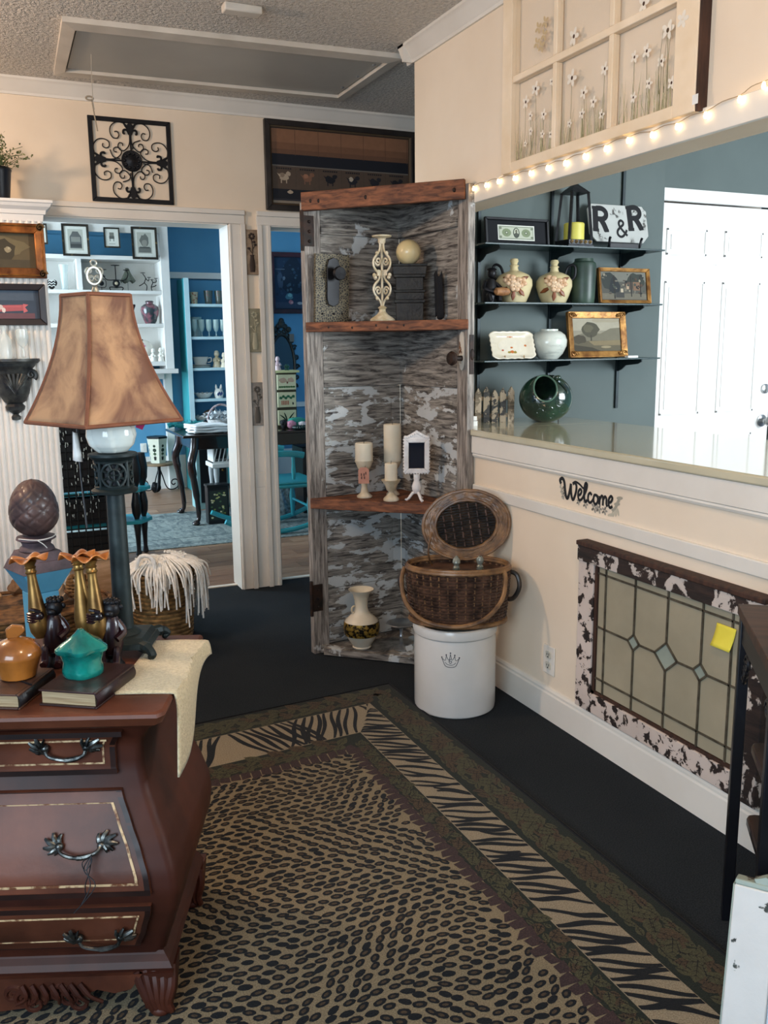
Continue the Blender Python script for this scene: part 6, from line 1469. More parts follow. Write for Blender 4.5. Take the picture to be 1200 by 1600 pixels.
engraving(.777, 1.008, 2.218, 2.496, 'framed engraving of a tall bed in black and gold frame', 0); engraving(1.137, 1.277, 2.30, 2.478, 'smallest framed engraving, a chair print hung on bookcase', 1)
engraving(1.380, 1.612, 2.206, 2.494, 'framed engraving of a mantel clock at the bookcase end', 2); engraving(.50, .657, 2.312, 2.488, 'framed engraving half hidden by the white pilaster', 1)
# second shelf
B2, B3, B4 = 1.928, 1.627, 1.276
tag(place(G().lathe([(.032, 0), (.034, .004), (.030, .03), (.034, .16), (.044, .225), (.041, .225), (.031, .16), (.026, .01)], 20).o('glass_vase', CLEAR), (.783, 8.86, B2)), 'tall clear glass vase left of bookcase divider', 'vase')
t = at('heart_ornament', 'black and white chevron heart ornament on bookcase', 'ornament', .67, 8.84, B2)
Hh = [(.062*sin(a)**3*.8, .048 + .0035*(13*cos(a)-5*cos(2*a)-2*cos(3*a)-cos(4*a))) for a in [2*pi*k/32 for k in range(32)]]
G().prism(Hh, -.008, .008, frameM((0, 0, 0), (1, 0, 0), (0, 0, 1))).o('heart', BLACK, t)
sh = []
for q in range(3): sh += [('e6e6e2', p) for p in ribbon([(-.034+.004*q, .03+.022*q), (-.018, .042+.022*q), (0, .03+.022*q), (.018, .042+.022*q), (.032, .03+.022*q)], .008, 1)]
prints('chevron', t, sh, frameM((0, -.008, 0), (1, 0, 0), (0, 0, 1)))
def wire(name, label, x, paths, r_=.0045, extra=None, z=B2, y=8.86, m_=BLACK, sc=1.0):
    t = at(name, label, 'candle holder', x, y, z); t.scale = (sc, sc, sc)
    g = G()
    for p in paths: g.tube([(a, 0, b) for a, b in cat2(p)], r_, 6)
    g.o('wire_frame', m_, t)
    if extra: extra(t)
def pans(lst):
    def f(t):
        for a, b, r_ in lst: G().lathe([(.006, 0), (r_, .004), (r_, .008), (0, .006)], 14, (a, 0, b)).o('drip_pan', BLACK, t)
    return f
def medal(t):
    G().lathe([(.034, 0), (.034, .006), (.024, .010), (0, .012)], 18, (0, -.004, .068), M=Matrix.Rotation(pi/2, 4, 'X')).o('medallion', DARKMET, t); G().lathe([(.016, 0), (.012, .006), (0, .008)], 14, (0, -.014, .068), M=Matrix.Rotation(pi/2, 4, 'X')).o('flower', IVORY, t); pans([(0, .225, .04), (-.11, .185, .03), (.10, .185, .03)])(t)
wire('iron_square_stand', 'iron square candle stand with round boss on bookcase', 1.10, [[(-.034, .03), (-.034, .095), (.034, .095), (.034, .03), (-.034, .03)], [(0, .095), (0, .125)], [(0, 0), (0, .03)], [(-.03, 0), (.03, 0)]], .003, lambda t: (G().lathe([(.022, 0), (.022, .008), (0, .012)], 16, (0, 0, .062), M=Matrix.Rotation(pi/2, 4, 'X')).o('boss', DARKMET, t), G().bx(-.036, .036, -.02, .02, .122, .130).o('tray', BLACK, t)), y=8.80)
wire('three_arm_candelabra', 'iron three-arm candle holder with flower medallion on bookcase', 1.24, [[(0, .05), (0, .225)], [(0, .10), (-.08, .10), (-.115, .15), (-.11, .185)], [(0, .10), (.08, .10), (.112, .15), (.10, .185)], [(-.05, 0), (-.06, .03), (-.03, .035), (0, .03), (.03, .035), (.06, .03), (.05, 0)], [(0, .03), (0, .06)]], .0045, medal)
t = at('tulip_glass_lamp', 'frosted tulip glass shade on thin stem on bookcase', 'lamp', 1.362, 8.965, B2)
G().tube([(0, 0, 0), (0, 0, .10)], .004, 6).lathe([(.03, 0), (.03, .004), (0, .008)], 14).o('stem', SILVER, t)
G().surf(lambda u, v: Vector(((.014+.052*v**1.2)*cos(2*pi*u)*(1+.12*v*cos(10*pi*u)), (.014+.052*v**1.2)*sin(2*pi*u)*(1+.12*v*cos(10*pi*u)), .215 - .125*v + .012*v*cos(10*pi*u))), 50, 10, True).o('tulip_shade', mat('smoky_green_glass', '7d8577', .2, c2='4d554c', scale=14), t, solid=.002)
wire('branch_candelabra', 'black iron branch candelabra with three cups at bookcase end', 1.528, [[(-.02, 0), (-.01, .06), (-.035, .10), (-.02, .15), (-.05, .20)], [(-.035, .10), (-.07, .075), (-.10, .06)], [(.05, 0), (.04, .05), (.06, .10), (.05, .13)], [(.06, .10), (.10, .11), (.10, .14)], [(-.02, .15), (.01, .12), (.02, .15)], [(.04, .05), (.08, .06), (.10, .075)]], .005, pans([(-.05, .205, .028), (.02, .155, .022), (.052, .13, .02), (.10, .145, .022)]), sc=.8)
# third shelf
tag(place(G().lathe([(.032, 0), (.032, .006), (.014, .014), (.010, .03), (.016, .05), (.010, .07), (.014, .10), (.010, .125), (.016, .145), (.026, .165), (.024, .180), (0, .176)], 18).o('wood_candlestick', mat('dark_plum_wood', '3a2428', .35, c2='20141a', scale=12)), (1.378, 8.86, B3)), 'dark turned candlestick beside the flowered ginger jar', 'candlestick')
t = at('flowered_jar', 'dark ginger jar with pink flowers on bookcase', 'jar', 1.535, 8.87, B3)
GJ = mat('dark_flowered_enamel', '2d3a40', .2, c2='8a5560', scale=16, ramp=(.40, .56), coat=.5)
G().lathe([(.045, 0), (.047, .006), (.060, .03), (.080, .09), (.086, .13), (.078, .162), (.052, .182), (.034, .188), (.034, .200)], 32).o('body', GJ, t); G().lathe([(.038, .200), (.040, .206), (.034, .214), (0, .218)], 24).o('lid', GJ, t)
# fourth shelf
t = at('ceramic_pig', 'white ceramic pig with a pink painted flower on bookcase', 'figurine', 1.475, 8.95, B4)
g = G().sph((0, 0, .12), (.085, .075, .082), 24, 16).sph((-.075, -.02, .12), (.03, .03, .028), 14, 10); 
for sx in (-.045, .045):
    for sy in (-.03, .03): g.lathe([(.018, 0), (.02, .05)], 10, (sx, sy, 0))
g.o('body', WHITECER, t)
for s in (-.03, .03): G().prism([(-.012, 0), (.012, 0), (0, .024)], -.004, .004, frameM((-.045+s, -.02, .188), (1, 0, 0), (0, 0, 1))).o('ear', BLACK, t)
sh = []
for q in range(6): sh.append(('b8708c', ell(-.03+.018*cos(q*1.05), .145+.018*sin(q*1.05), .016, .010, 9, q*1.05)))
g = G()
for c, p in sh: g.poly([(x, -.075*sqrt(max(.02, 1-(x/.085)**2-((z-.12)/.082)**2)) - .003, z) for x, z in p])
g.o('painted_flower', flat('b8708c'), t)
FIGP = [(.030, 0), (.032, .006), (.024, .03), (.027, .055), (.016, .072), (.010, .078)]
def cherub(x, y, z, label, m_=WHITECER, k=1.0, cat_='figurine'):
    t = at('cherub_figurine', label, cat_, x, y, z)
    G().lathe([(a*k, b*k) for a, b in FIGP], 16).o('robe', m_, t); g = G().sph((0, -.003*k, .096*k), (.020*k, .020*k, .022*k), 14, 10); g.sph((0, 0, .112*k), (.016*k, .018*k, .010*k), 10, 8); g.o('head', m_, t)
    for s in (-1, 1): G().tube([(s*.018*k, 0, .064*k), (s*.026*k, -.014*k, .046*k), (s*.008*k, -.028*k, .050*k)], .007*k, 7).o('arm', m_, t)
    return t
cherub(1.532, 8.80, B4, 'white kneeling cherub figurine in front of ceramic pig'); cherub(1.602, 8.80, B4, 'white kneeling cherub figurine beside the bookcase stile', k=1.05)
# ------------------------------------------------------------------ turquoise hutch
hu = thing('turquoise_hutch', 'tall turquoise painted hutch with open shelves of glassware', 'hutch', (2.25, 8.95, 0))
TQ = mat('turquoise_paint', '3fa0a8', .5, c2='38929a', scale=4); TQW = mat('pale_aqua_edge', 'c2dfe6', .5, c2='b6d6de', scale=4)
def hb(nm, x0, x1, y0, y1, z0, z1, m_=TQ, **k): return G().bx(x0-2.25, x1-2.25, y0-8.95, y1-8.95, z0, z1).o(nm, m_, hu, **k)
hb('side_panel', 1.842, 1.885, 8.74, 9.058, 0, 2.05, TQ, bev=.004); hb('side_panel', 2.64, 2.683, 8.74, 9.058, 0, 2.05, TQ, bev=.004)
hb('face_stile', 1.842, 1.888, 8.733, 8.741, 0, 2.05, TQW); hb('back_panel', 1.885, 2.64, 9.035, 9.056, .0, 2.05, BLUE, sm=False)
for z in (1.812, 1.503, 1.206, .906, .62): hb('shelf', 1.885, 2.64, 8.745, 9.04, z-.026, z, TQW, bev=.002)
hb('lower_door', 1.885, 2.26, 8.75, 8.77, .06, .59, TQ, bev=.003); hb('lower_door', 2.265, 2.64, 8.75, 8.77, .06, .59, TQ, bev=.003)
FLC = mat('flowered_teacup', 'c9bfa0', .25, c2='a8705a', scale=30, ramp=(.40, .50)); FLD = mat('dark_flowered_tumbler', '56605a', .2, c2='8a4a50', scale=34, ramp=(.36, .44), coat=.4)
def cup(x, label, m_, h=.115, r_=.042, y=8.86, z=1.812):
    t = at('floral_tumbler', label, 'glass', x, y, z, 0, 'painted glasses on the hutch'); G().lathe([(r_*.72, 0), (r_*.75, .004), (r_*.8, h*.3), (r_, h), (r_*.94, h), (r_*.7, h*.1)], 20).o('bowl', m_, t); G().lathe([(r_*.9, 0), (r_*.5, .008)], 16).o('foot', CLEAR, t)
cup(1.96, 'yellow and red flowered tumbler alone by the hutch side', FLC); cup(2.10, 'dark red-flowered tumbler on hutch, nearer the yellow one', FLD, .13, .045); cup(2.205, 'dark red-flowered tumbler on hutch, nearer the door jamb', FLD, .13, .045)
gob = None
GOBM = mat('pale_green_goblet_glass', 'cfe9e6', .06, c2='cfe9e6', alpha=.5, coat=.6)
for k, x in enumerate((1.945, 2.015, 2.085, 2.155, 2.225, 2.295)):
    tag(place(G().lathe([(.028, 0), (.027, .004), (.006, .010), (.005, .045), (.020, .06), (.029, .09), (.030, .165), (.0275, .165), (.026, .09), (0, .062)], 18).o('goblet', GOBM), (x, 8.83, 1.503)), 'pale green glass goblet in the row on turquoise hutch', 'goblet', 'goblets in a row on the hutch')
tag(place(G().lathe([(.05, 0), (.052, .01), (.045, .12), (.06, .19), (.056, .19), (.04, .11), (0, .02)], 20).o('glass_pitcher', GOBM), (1.985, 8.94, 1.503)), 'clear glass pitcher standing behind the row of goblets', 'pitcher')
t = at('platter_stack', 'stack of white platters with a gravy boat on hutch', 'dishes', 1.997, 8.87, 1.206)
for q in range(2): G().lathe([(.05, 0), (.08, .004), (.105, .014), (.100, .016), (.07, .006), (0, .006)], 28, (0, 0, .016*q), sy=.7).o('platter', WHITECER, t)
G().lathe([(.055, .032), (.060, .04), (.075, .095), (.080, .105), (.074, .104), (.05, .045), (0, .04)], 24, sy=.6).o('gravy_boat', WHITECER, t); G().tube(cat([(.075, 0, .09), (.105, 0, .095), (.105, 0, .06), (.07, 0, .05)], 5), .006, 7).o('handle', WHITECER, t)
cherub(2.158, 8.865, 1.206, 'tall cream standing figurine beside the stacked platters', IVORY, 1.36); cherub(2.212, 8.785, 1.206, 'ivory praying figurine next to tall cream figurine', CANDLE, 1.2)
tag(place(G().sph((0, 0, .05), (.055, .045, .05), 18, 12).o('white_bowl', WHITECER), (2.305, 8.90, 1.206)), 'round white covered bowl next to ivory praying figurine', 'bowl')
t = at('shell_dish', 'white ruffled relish dish on the hutch', 'dish', 2.01, 8.86, .906)
G().surf(lambda u, v: Vector((.09*(.3+.7*v)*cos(2*pi*u)*(1+.05*cos(24*pi*u)*v), .06*(.3+.7*v)*sin(2*pi*u)*(1+.05*cos(24*pi*u)*v), .004+.05*v*v + .006*cos(24*pi*u)*v)), 96, 8, True).o('dish', WHITECER, t, solid=.003)
t = at('rabbit_creamer', 'white rabbit-shaped creamer with blue print on hutch', 'creamer', 2.155, 8.83, .906)
G().lathe([(.035, 0), (.04, .01), (.048, .05), (.036, .085), (.024, .095)], 20).o('body', WHITECER, t); 
for s in (-1, 1): G().tube([(s*.02, 0, .085), (s*.024, 0, .11), (s*.026, 0, .135)], [.012, .012, .004], 8).o('ear', WHITECER, t)
prints('blue_print', t, [('3a4a78', blob(.012*q-.018, .04+.01*(q % 2), .009, .016, 9)) for q in range(4)], frameM((0, -.0495, 0), (1, 0, 0), (0, 0, 1)))
tag(place(G().bx(-.03, .03, -.02, .02, 0, .16).tb(-.03, .03, -.02, .02, .16, .185, .5).o('white_tower', WHITECER, bev=.004), (2.262, 8.82, .906)), 'tall white square ceramic tower by rabbit creamer', 'ornament')
t = at('arched_rack', 'arched tan wooden rack behind table linens on hutch', 'rack', 2.10, 8.98, .62); 
G().tube([(.09*cos(pi*k/14), 0, .05+.10*sin(pi*k/14)) for k in range(15)], .018, 8).o('arch', mat('tan_wood', 'a0693e', .5), t); G().bx(-.1, .1, -.02, .02, 0, .05).o('base', mat('tan_wood', 'a0693e', .5), t)
t = at('white_compote', 'white ruffled pedestal compote on the lowest hutch shelf', 'compote', 1.978, 8.84, .62)
G().lathe([(.04, 0), (.04, .006), (.012, .02), (.012, .06), (.03, .075)], 18).o('pedestal', WHITECER, t); G().surf(lambda u, v: Vector(((.02+.07*v)*cos(2*pi*u), (.02+.07*v)*sin(2*pi*u), .07+.045*v+.010*v*cos(14*pi*u))), 56, 7, True).o('bowl', WHITECER, t, solid=.003)
# ------------------------------------------------------------------ table and what stands on it
tbl = thing('cabriole_table', 'dark mahogany table with cabriole legs on grey rug', 'table', (2.15, 7.31, .008))
MH = mat('dark_mahogany_gloss', '24110f', .22, c2='120808', scale=6, coat=.5)
G().bx(-.75, .75, -.36, .36, .700, .722).o('top', MH, tbl, bev=.006); G().bx(-.66, .66, -.30, .30, .60, .70).o('apron', MH, tbl, bev=.004)
for sx in (-1, 1):
    for sy in (-1, 1):
        G().tube(cat([(sx*.645, sy*.285, .695), (sx*.655, sy*.29, .60), (sx*.685, sy*.312, .50), (sx*.672, sy*.303, .38), (sx*.648, sy*.287, .20), (sx*.640, sy*.282, .07), (sx*.655, sy*.292, .025), (sx*.675, sy*.305, .014)], 5), [.036]*5+[.036]*5+[.033]*5+[.026]*5+[.020]*5+[.017]*5+[.024]*5+[.012], 10).o('leg', MH, tbl)
        G().sph((sx*.668, sy*.300, .016), (.034, .034, .016), 12, 8).o('foot', MH, tbl)
TZ = .730
t = at('folded_linens', 'pile of folded white linens on the mahogany table', 'linens', 1.64, 7.14, TZ+.007, .08)
for q in range(3): G().surf(lambda u, v, q=q: Vector((-.15+.30*u+.012*sin(9*v+q), -.12+.24*v+.01*sin(7*u+q*2), .010+.022*q+.006*sin(11*u+q)*sin(8*v) - .003*max(0, abs(2*u-1)-.85)/.15)), 20, 14).o('cloth', mat('bright_white_linen', 'f0f1f2', .9, c2='e2e4e6', scale=10), t, solid=.016)
t = at('teal_garland', 'turquoise tinsel garland beside the white linens', 'garland', 1.555, 7.565, TZ)
g = G()
for k in range(170):
    a = k/170*2-1; p = Vector((a*.15 + random.uniform(-.01, .01), random.uniform(-.03, .03), .04+.02*sin(k*.3))); e = Vector((random.uniform(-1, 1), random.uniform(-1, 1), random.uniform(-.4, 1)))*.03; s_ = e.orthogonal().normalized()*.004; g.add([p-s_, p+s_, p+e], [(0, 1, 2)])
o = g.o('tinsel', mat('turquoise_tinsel', '3fb0b5', .3, .3, c2='1f7f8a', scale=30), t, sm=False); o['kind'] = 'stuff'
G().tube([(-.15+.03*k, 0, .03+.012*sin(k)) for k in range(11)], .022, 8).o('core', mat('turquoise_tinsel', '3fb0b5', .3), t)
t = at('lace_basket', 'handled basket lined with silver-white lace on the table', 'basket', 1.825, 7.425, TZ)
G().lathe([(.10, 0), (.12, .08), (.11, .08), (.09, .01)], 24).o('bowl', mat('white_wicker', 'd5d3d0', .6, c2='a8a5a2', scale=30, bump=.4), t); G().tube([(.115*cos(pi*k/16), 0, .07+.13*sin(pi*k/16)) for k in range(17)], .009, 8).o('handle', mat('plum_wrapped_handle', '8a6a70', .6, c2='d0c6c6', scale=40), t)
g = G()
for k in range(120):
    a = random.uniform(0, 6.28); r_ = random.uniform(.03, .15); p = Vector((r_*cos(a), r_*sin(a), .08+random.uniform(0, .06)-.2*max(0, r_-.11))); e = Vector((random.uniform(-1, 1), random.uniform(-1, 1), random.uniform(-.3, 1)))*.035; s_ = e.orthogonal().normalized()*.012; g.add([p-s_, p+s_, p+e+s_*.5, p+e-s_*.5], [(0, 1, 2, 3)])
o = g.o('lace', mat('silver_lace', 'd9dde0', .35, .3, c2='9aa2a8', scale=40), t, sm=False); o['kind'] = 'stuff'
# painted drawers and things around them
t = at('miniature_chest', 'small cream chest of three drawers painted with plants', 'chest', 2.345, 7.32, TZ)
G().bx(-.085, .085, -.07, .08, 0, .455).o('case', mat('olive_case', '4a4630', .6, c2='3a3626'), t); G().bx(-.10, .115, -.085, .09, .455, .475).o('top', mat('pale_yellow_paint', 'd8d8a0', .6), t, bev=.003)
for q, z in enumerate((.315, .170, .020)):
    d = G().bx(-.082, .082 - .003*q, -.082, -.068, z, z+.125).o('drawer', mat('cream_drawer_paint', 'dcd9b5', .55, c2='d2cea8', scale=6), t, bev=.002); Mq = frameM((0, -.082, z+.06), (1, 0, 0), (0, 0, 1))
    if q == 0: sh = [('c9a890', blob(-.03, .018, .035, .022)), ('c9a890', blob(.035, .02, .03, .02)), ('8a5a4a', blob(.005, .0, .008, .010))] + [('3f6a38', blob(-.06+.02*k, -.036, .012, .008, 8)) for k in range(7)]
    elif q == 1: sh = [('2f6a48', blob(-.055+.022*k, .018+.012*(k % 2), .014, .012, 9)) for k in range(6)] + [('b8503a', rect(-.05+.014*k, -.04, -.042+.014*k, -.005)) for k in range(5)] + [('2a2a2a', blob(.05, -.03, .008, .012, 8))]
    else: sh = [('26382a', p) for c in ([(0, -.045), (-.03, .0), (-.068, .028)], [(0, -.045), (-.015, .01), (-.03, .045)], [(0, -.045), (.02, .0), (.058, .045)], [(0, -.045), (.03, -.02), (.06, -.005)], [(0, -.045), (-.04, -.03), (-.06, -.035)]) for p in ribbon(c, .012, 5, True)] + [('1d241e', blob(.05, -.005, .014, .010, 9))]
    prints('painted_plant', d, sh, Mq, step=.00003)
cherub(2.29, 7.30, TZ+.475, 'tiny white and pink figurine on the painted drawers', mat('pale_pink_ceramic', 'd9c3c6', .3, c2='c9aeb4', scale=20), .95)
tag(place(G().lathe([(.02, 0), (.022, .004), (.016, .02), (.026, .034), (.012, .05), (0, .052)], 14).o('green_figurine', mat('dark_green_glass', '1f5048', .2)), (2.37, 7.30, TZ+.475)), 'small dark green glass bird figure on painted drawers', 'figurine')
for k, (x, y, r_, c, l) in enumerate(((2.33, 7.10, (.04, .035, .035), 'c98aa0', 'pink stuffed bundle on table near the door post'), (2.42, 7.08, (.035, .03, .03), 'd8cdd0', 'white and pink stuffed bundle beside dark wreath'), (2.49, 7.12, (.04, .03, .03), 'c9606a', 'coral stuffed bundle beside the corner shelf'), (2.40, 7.16, (.09, .03, .045), '2f8f80', 'jade green cloth bundle behind the pink one'), (2.27, 7.12, (.025, .025, .04), '1a1c20', 'black round ornament at the table end'))):
    g = G().sph((0, 0, r_[2]), r_, 18, 12)
    for q in range(5): g.sph((r_[0]*.7*cos(q*1.3), r_[1]*.6*sin(q*1.3), r_[2]*(1.2+.2*sin(q))), r_[2]*.45, 10, 8)
    tag(place(g.o('stuffed_bundle', mat('bundle_%d' % k, c, .8, scale=14, bump=.4, bscale=40)), (x, y, TZ)), l, 'bundle')
t = at('dark_wreath', 'dark green beaded wreath lying on the table', 'wreath', 2.41, 7.0, TZ); g = G()
for k in range(26): g.sph((.09*cos(k*.2417), .05*sin(k*.2417), .018), .016, 8, 6)
g.o('beads', mat('dark_green_beads', '16302c', .25, c2='0c1a1a', scale=30), t)
# under the table
t = at('lattice_crate', 'white lattice crate on small white stool under table', 'crate', 1.83, 7.25, .475)
for q in range(9):
    G().beam((-.15+.034*q, -.10, .0), (-.15+.034*q+.03, -.10, .125), .008, .008).o('slat', WHITEB, t)
G().bx(-.155, .155, -.106, -.094, .118, .134).bx(-.155, .155, -.106, -.094, 0, .014).o('rail', WHITEB, t); G().bx(-.155, .155, -.10, .10, 0, .010).o('base', WHITEB, t); G().bx(-.155, -.143, -.10, .10, 0, .134).o('end_panel', WHITEB, t); G().bx(.143, .155, -.10, .10, 0, .134).o('end_panel', WHITEB, t)
t = at('white_stool', 'small white stool carrying the lattice crate', 'stool', 1.83, 7.25, .008)
G().bx(-.17, .17, -.12, .12, .43, .467).o('seat', WHITEB, t, bev=.006)
for sx in (-1, 1):
    for sy in (-1, 1): G().lathe([(.012, 0), (.014, .05), (.020, .2), (.016, .3), (.024, .38), (.024, .43)], 12, (sx*.13, sy*.09, 0)).o('leg', mat('grey_white_paint', 'a9adae', .6), t)
t = at('tole_box', 'black box with painted yellow-green flowers under table', 'box', 1.665, 7.04, .008)
G().bx(-.085, .085, -.05, .05, 0, .30).o('body', BKW, t, bev=.004); G().bx(-.09, .09, -.055, .055, .30, .318).o('lid', BKW, t, bev=.003)
prints('flower_panel', t, [('26302c', rect(-.07, .03, .07, .27))] + [(random.choice(('7d8a4a', 'c2bd7a', '4d6a4a', 'd6d0a8')), blob(random.uniform(-.06, .06), random.uniform(.05, .25), .010, .007, 7)) for k in range(34)], frameM((0, -.05, 0), (1, 0, 0), (0, 0, 1)), step=.00005)
t = at('wooden_sign', 'dark framed olive board with black lettering under table', 'sign', 1.85, 6.99, .008)
G().bx(-.085, .085, -.01, .012, 0, .28).o('board', BKW, t, bev=.002); prints('face', t, [('8a8a5a', rect(-.06, .03, .07, .25)), ('14161a', rect(-.03, .20, -.022, .235)), ('14161a', rect(-.012, .20, -.004, .24)), ('14161a', rect(-.01, .05, .0, .09)), ('14161a', rect(.012, .05, .02, .08))], frameM((0, -.0102, 0), (1, 0, 0), (0, 0, 1)))
t = at('teal_cupboard', 'pale teal narrow cupboard standing behind the table legs', 'cupboard', 1.80, 7.85, 0)
G().bx(-.14, .14, -.12, .12, 0, .62).o('body', mat('pale_teal_chalk', '8fb5b5', .7, c2='7aa3a5', scale=5), t, bev=.004); G().bx(-.11, .12, -.127, -.119, .06, .58).o('door', BKW, t); G().sph((.09, -.133, .34), .012, 10, 8).o('knob', BRASS, t)
t = at('dark_cabinet', 'dark cabinet with a flower panel behind the rocking chair', 'cabinet', 2.62, 7.24, .008)
G().bx(-.20, .25, -.14, .14, 0, .56).o('body', BKW, t, bev=.006); G().bx(-.16, .20, -.148, -.139, .10, .50).o('door', mat('dark_brown_panel', '2a1c1a', .5), t); prints('flower_panel', t, [(random.choice(('7a4a44', '4a5a40', '8a7050')), blob(random.uniform(-.12, .16), random.uniform(.14, .46), .018, .014, 8)) for k in range(18)], frameM((0, -.148, 0), (1, 0, 0), (0, 0, 1)), step=.00005)
# ------------------------------------------------------------------ teal rocking chair
rc = thing('rocking_chair', 'turquoise painted rocking chair on the grey rug', 'rocking chair', (1.985, 6.60, .008))
RT = RTL = mat('turquoise_enamel', '2fa0ac', .32, c2='2990a0', scale=6, coat=.3)
for s in (-1, 1):
    G().tube([(-.42+.84*k/16, s*.22, .020 + .11*((k/16-.5)*2)**2) for k in range(17)], .019, 8).o('rocker', RT, rc)
    for x, h in ((-.08, .36), (.24, .36)): G().lathe([(.014, 0), (.018, .08), (.024, .16), (.016, .22), (.020, .30)], 12, (x, s*.21, .05)).o('leg', RT, rc)
    G().tube(cat([(-.14, s*.235, .600), (0, s*.25, .612), (.12, s*.25, .604), (.19, s*.245, .590)], 5), .024, 8, flat=.55).o('arm_rest', RTL, rc)
    G().lathe([(.012, 0), (.018, .06), (.013, .12), (.014, .19)], 10, (.11, s*.235, .41)).o('arm_post', RT, rc)
    G().tube([(-.12, s*.20, .38), (-.15, s*.20, .75), (-.20, s*.19, 1.02)], .018, 8).o('back_post', RT, rc)
G().bx(-.14, .32, -.24, .24, .345, .372).o('seat_frame', RT, rc, bev=.010); G().bx(-.135, .315, -.235, .235, .372, .392).o('seat', RTL, rc, bev=.009)
G().tube([(-.205, -.21, 1.02), (-.21, 0, 1.05), (-.205, .21, 1.02)], .030, 8).o('crest_rail', RT, rc)
for k in range(5): G().tube([(-.125, -.14+.07*k, .38), (-.15, -.14+.07*k, .72), (-.20, -.14+.07*k, 1.02)], .009, 6).o('spindle', RT, rc)
for x in (-.08, .24): G().tube([(x, -.21, .19), (x, .21, .19)], .010, 8).o('stretcher', RT, rc)
t = at('silver_bag', 'crumpled silver gift bag behind the rocking chair', 'bag', 2.21, 6.98, .008)
G().surf(lambda u, v: Vector((.09*cos(2*pi*u)*(1+.12*sin(9*u*6.28+7*v)), .06*sin(2*pi*u)*(1+.12*sin(7*u*6.28+5*v)), .27*v)), 60, 14, True).o('crinkled_side', mat('silver_foil', 'a9b3b8', .25, .7, c2='5d686e', scale=40), t, ang=15)
# ------------------------------------------------------------------ plant stand, rug, rack, wall pieces
t = at('plant_stand', 'low wrought iron plant stand with a wooden top', 'plant stand', 1.54, 8.88, 0)
G().lathe([(.145, .272), (.152, .278), (.152, .290), (.145, .296), (0, .296)], 28).o('top', mat('weathered_tan_top', '8a7458', .6, c2='6a5640'), t)
G().tube([(0, 0, .27), (.0, 0, .18), (-.01, 0, .08), (-.02, 0, .04)], .016, 8).o('post', BLACK, t)
for a, s in ((2.6, 1), (.2, 1), (4.4, .8)):
    d = Vector((cos(a), sin(a)*.5, 0)); Mq = frameM((0, 0, 0), d, (0, 0, 1))
    G().tube([Mq @ Vector((x, y, 0)) for x, y in cat2([(.0, .25), (.03, .16), (.06, .06), (.10, .022), (.16, .03), (.19, .07), (.17, .115), (.13, .115), (.115, .085), (.135, .066), (.155, .08)])], .006, 7).o('scroll_leg', BLACK, t)
G().sph((-.04, 0, .05), (.05, .02, .05), 12, 8).o('wheel_boss', BLACK, t)
t = at('hexagonal_planter', 'cream hexagonal planter painted with topiaries on iron stand', 'planter', 1.535, 8.88, .296)
hx = [(.075*cos(k*pi/3+.5), .075*sin(k*pi/3+.5)) for k in range(6)]
G().prism(hx, 0, .245, None, 1.38).o('body', mat('cream_enamel', 'd9dccb', .4, c2='cdd0be', scale=6), t, sm=False)
G().prism([(x*1.40, y*1.40) for x, y in hx], .24, .258).o('rim', BLACK, t, sm=False)
for k in range(6):
    a = k*pi/3 + .5 + pi/6; ap_ = .075*cos(pi/6); Mq = frameM((ap_*cos(a), ap_*sin(a), 0), (-sin(a), cos(a), 0), (ap_*.38*cos(a), ap_*.38*sin(a), .245)); 
    if sin(a) < .3: prints('painted_topiary', t, [('26382a', ell(0, .17, .013, .014)), ('26382a', ell(0, .13, .018, .018)), ('3a5a38', ell(0, .093, .016, .012)), ('1d2420', rect(-.003, .05, .003, .12)), ('1d2420', [(-.014, .065), (.014, .065), (.010, .03), (-.010, .03)])], Mq, step=.0001)
t = at('wall_plug_plate', 'white outlet plate low on the blue far wall', 'outlet', 1.437, 9.098, .38); G().bx(-.03, .03, -.008, 0, 0, .09).o('cover_plate', PAPERW, t, bev=.002); G().bx(-.012, .012, -.011, -.008, .05, .075).bx(-.012, .012, -.011, -.008, .015, .04).o('receptacle', WHITEB, t)
rg = thing('grey_rug', 'faded grey blue oriental rug on the laminate floor', 'rug', (1.55, 6.96, .0016))
def greyrug():
    m, nt, p = _new('faded_oriental_pile'); p.inputs['Roughness'].default_value = .95
    a = _noise(nt, 7, (2.2, .8, 1), 6, .7, 1.2); b = _noise(nt, 30, (1, 3, 1), 4)
    nt.links.new(_mix(nt, .35, _ramp(nt, a, .40, .60, lin('3f4f56'), lin('8d9793')), _ramp(nt, b, .35, .65, lin('3a484e'), lin('a2a8a0'))), p.inputs['Base Color']); _bump(nt, p, b, .3, .003); return m
G().bx(-1.35, 1.35, -.69, .69, 0, .006).o('pile', greyrug(), rg, sm=False)
g = G()
for k in (.10, .14, .30): 
    w_, h_ = 1.35-k, .69-k
    for a, b, c, d in ((-w_, w_, -h_, -h_+.014), (-w_, w_, h_-.014, h_), (-w_, -w_+.014, -h_, h_), (w_-.014, w_, -h_, h_)): g.poly([(a, c, .0063), (b, c, .0063), (b, d, .0063), (a, d, .0063)])
g.o('border_line', pile('rug_slate_line', '2c3b42', '24323a'), rg, sm=False)
et2 = thing('turned_etagere', 'black turned-post etagere with turquoise shelves in back room', 'shelf unit', (.70, 6.22, 0))
for z in (.235, .452): G().prism([(-.40, -.14), (.22, -.14), (.31, -.02), (.31, .15), (-.40, .15)], z, z+.024).o('shelf_board', RTL, et2, bev=.003)
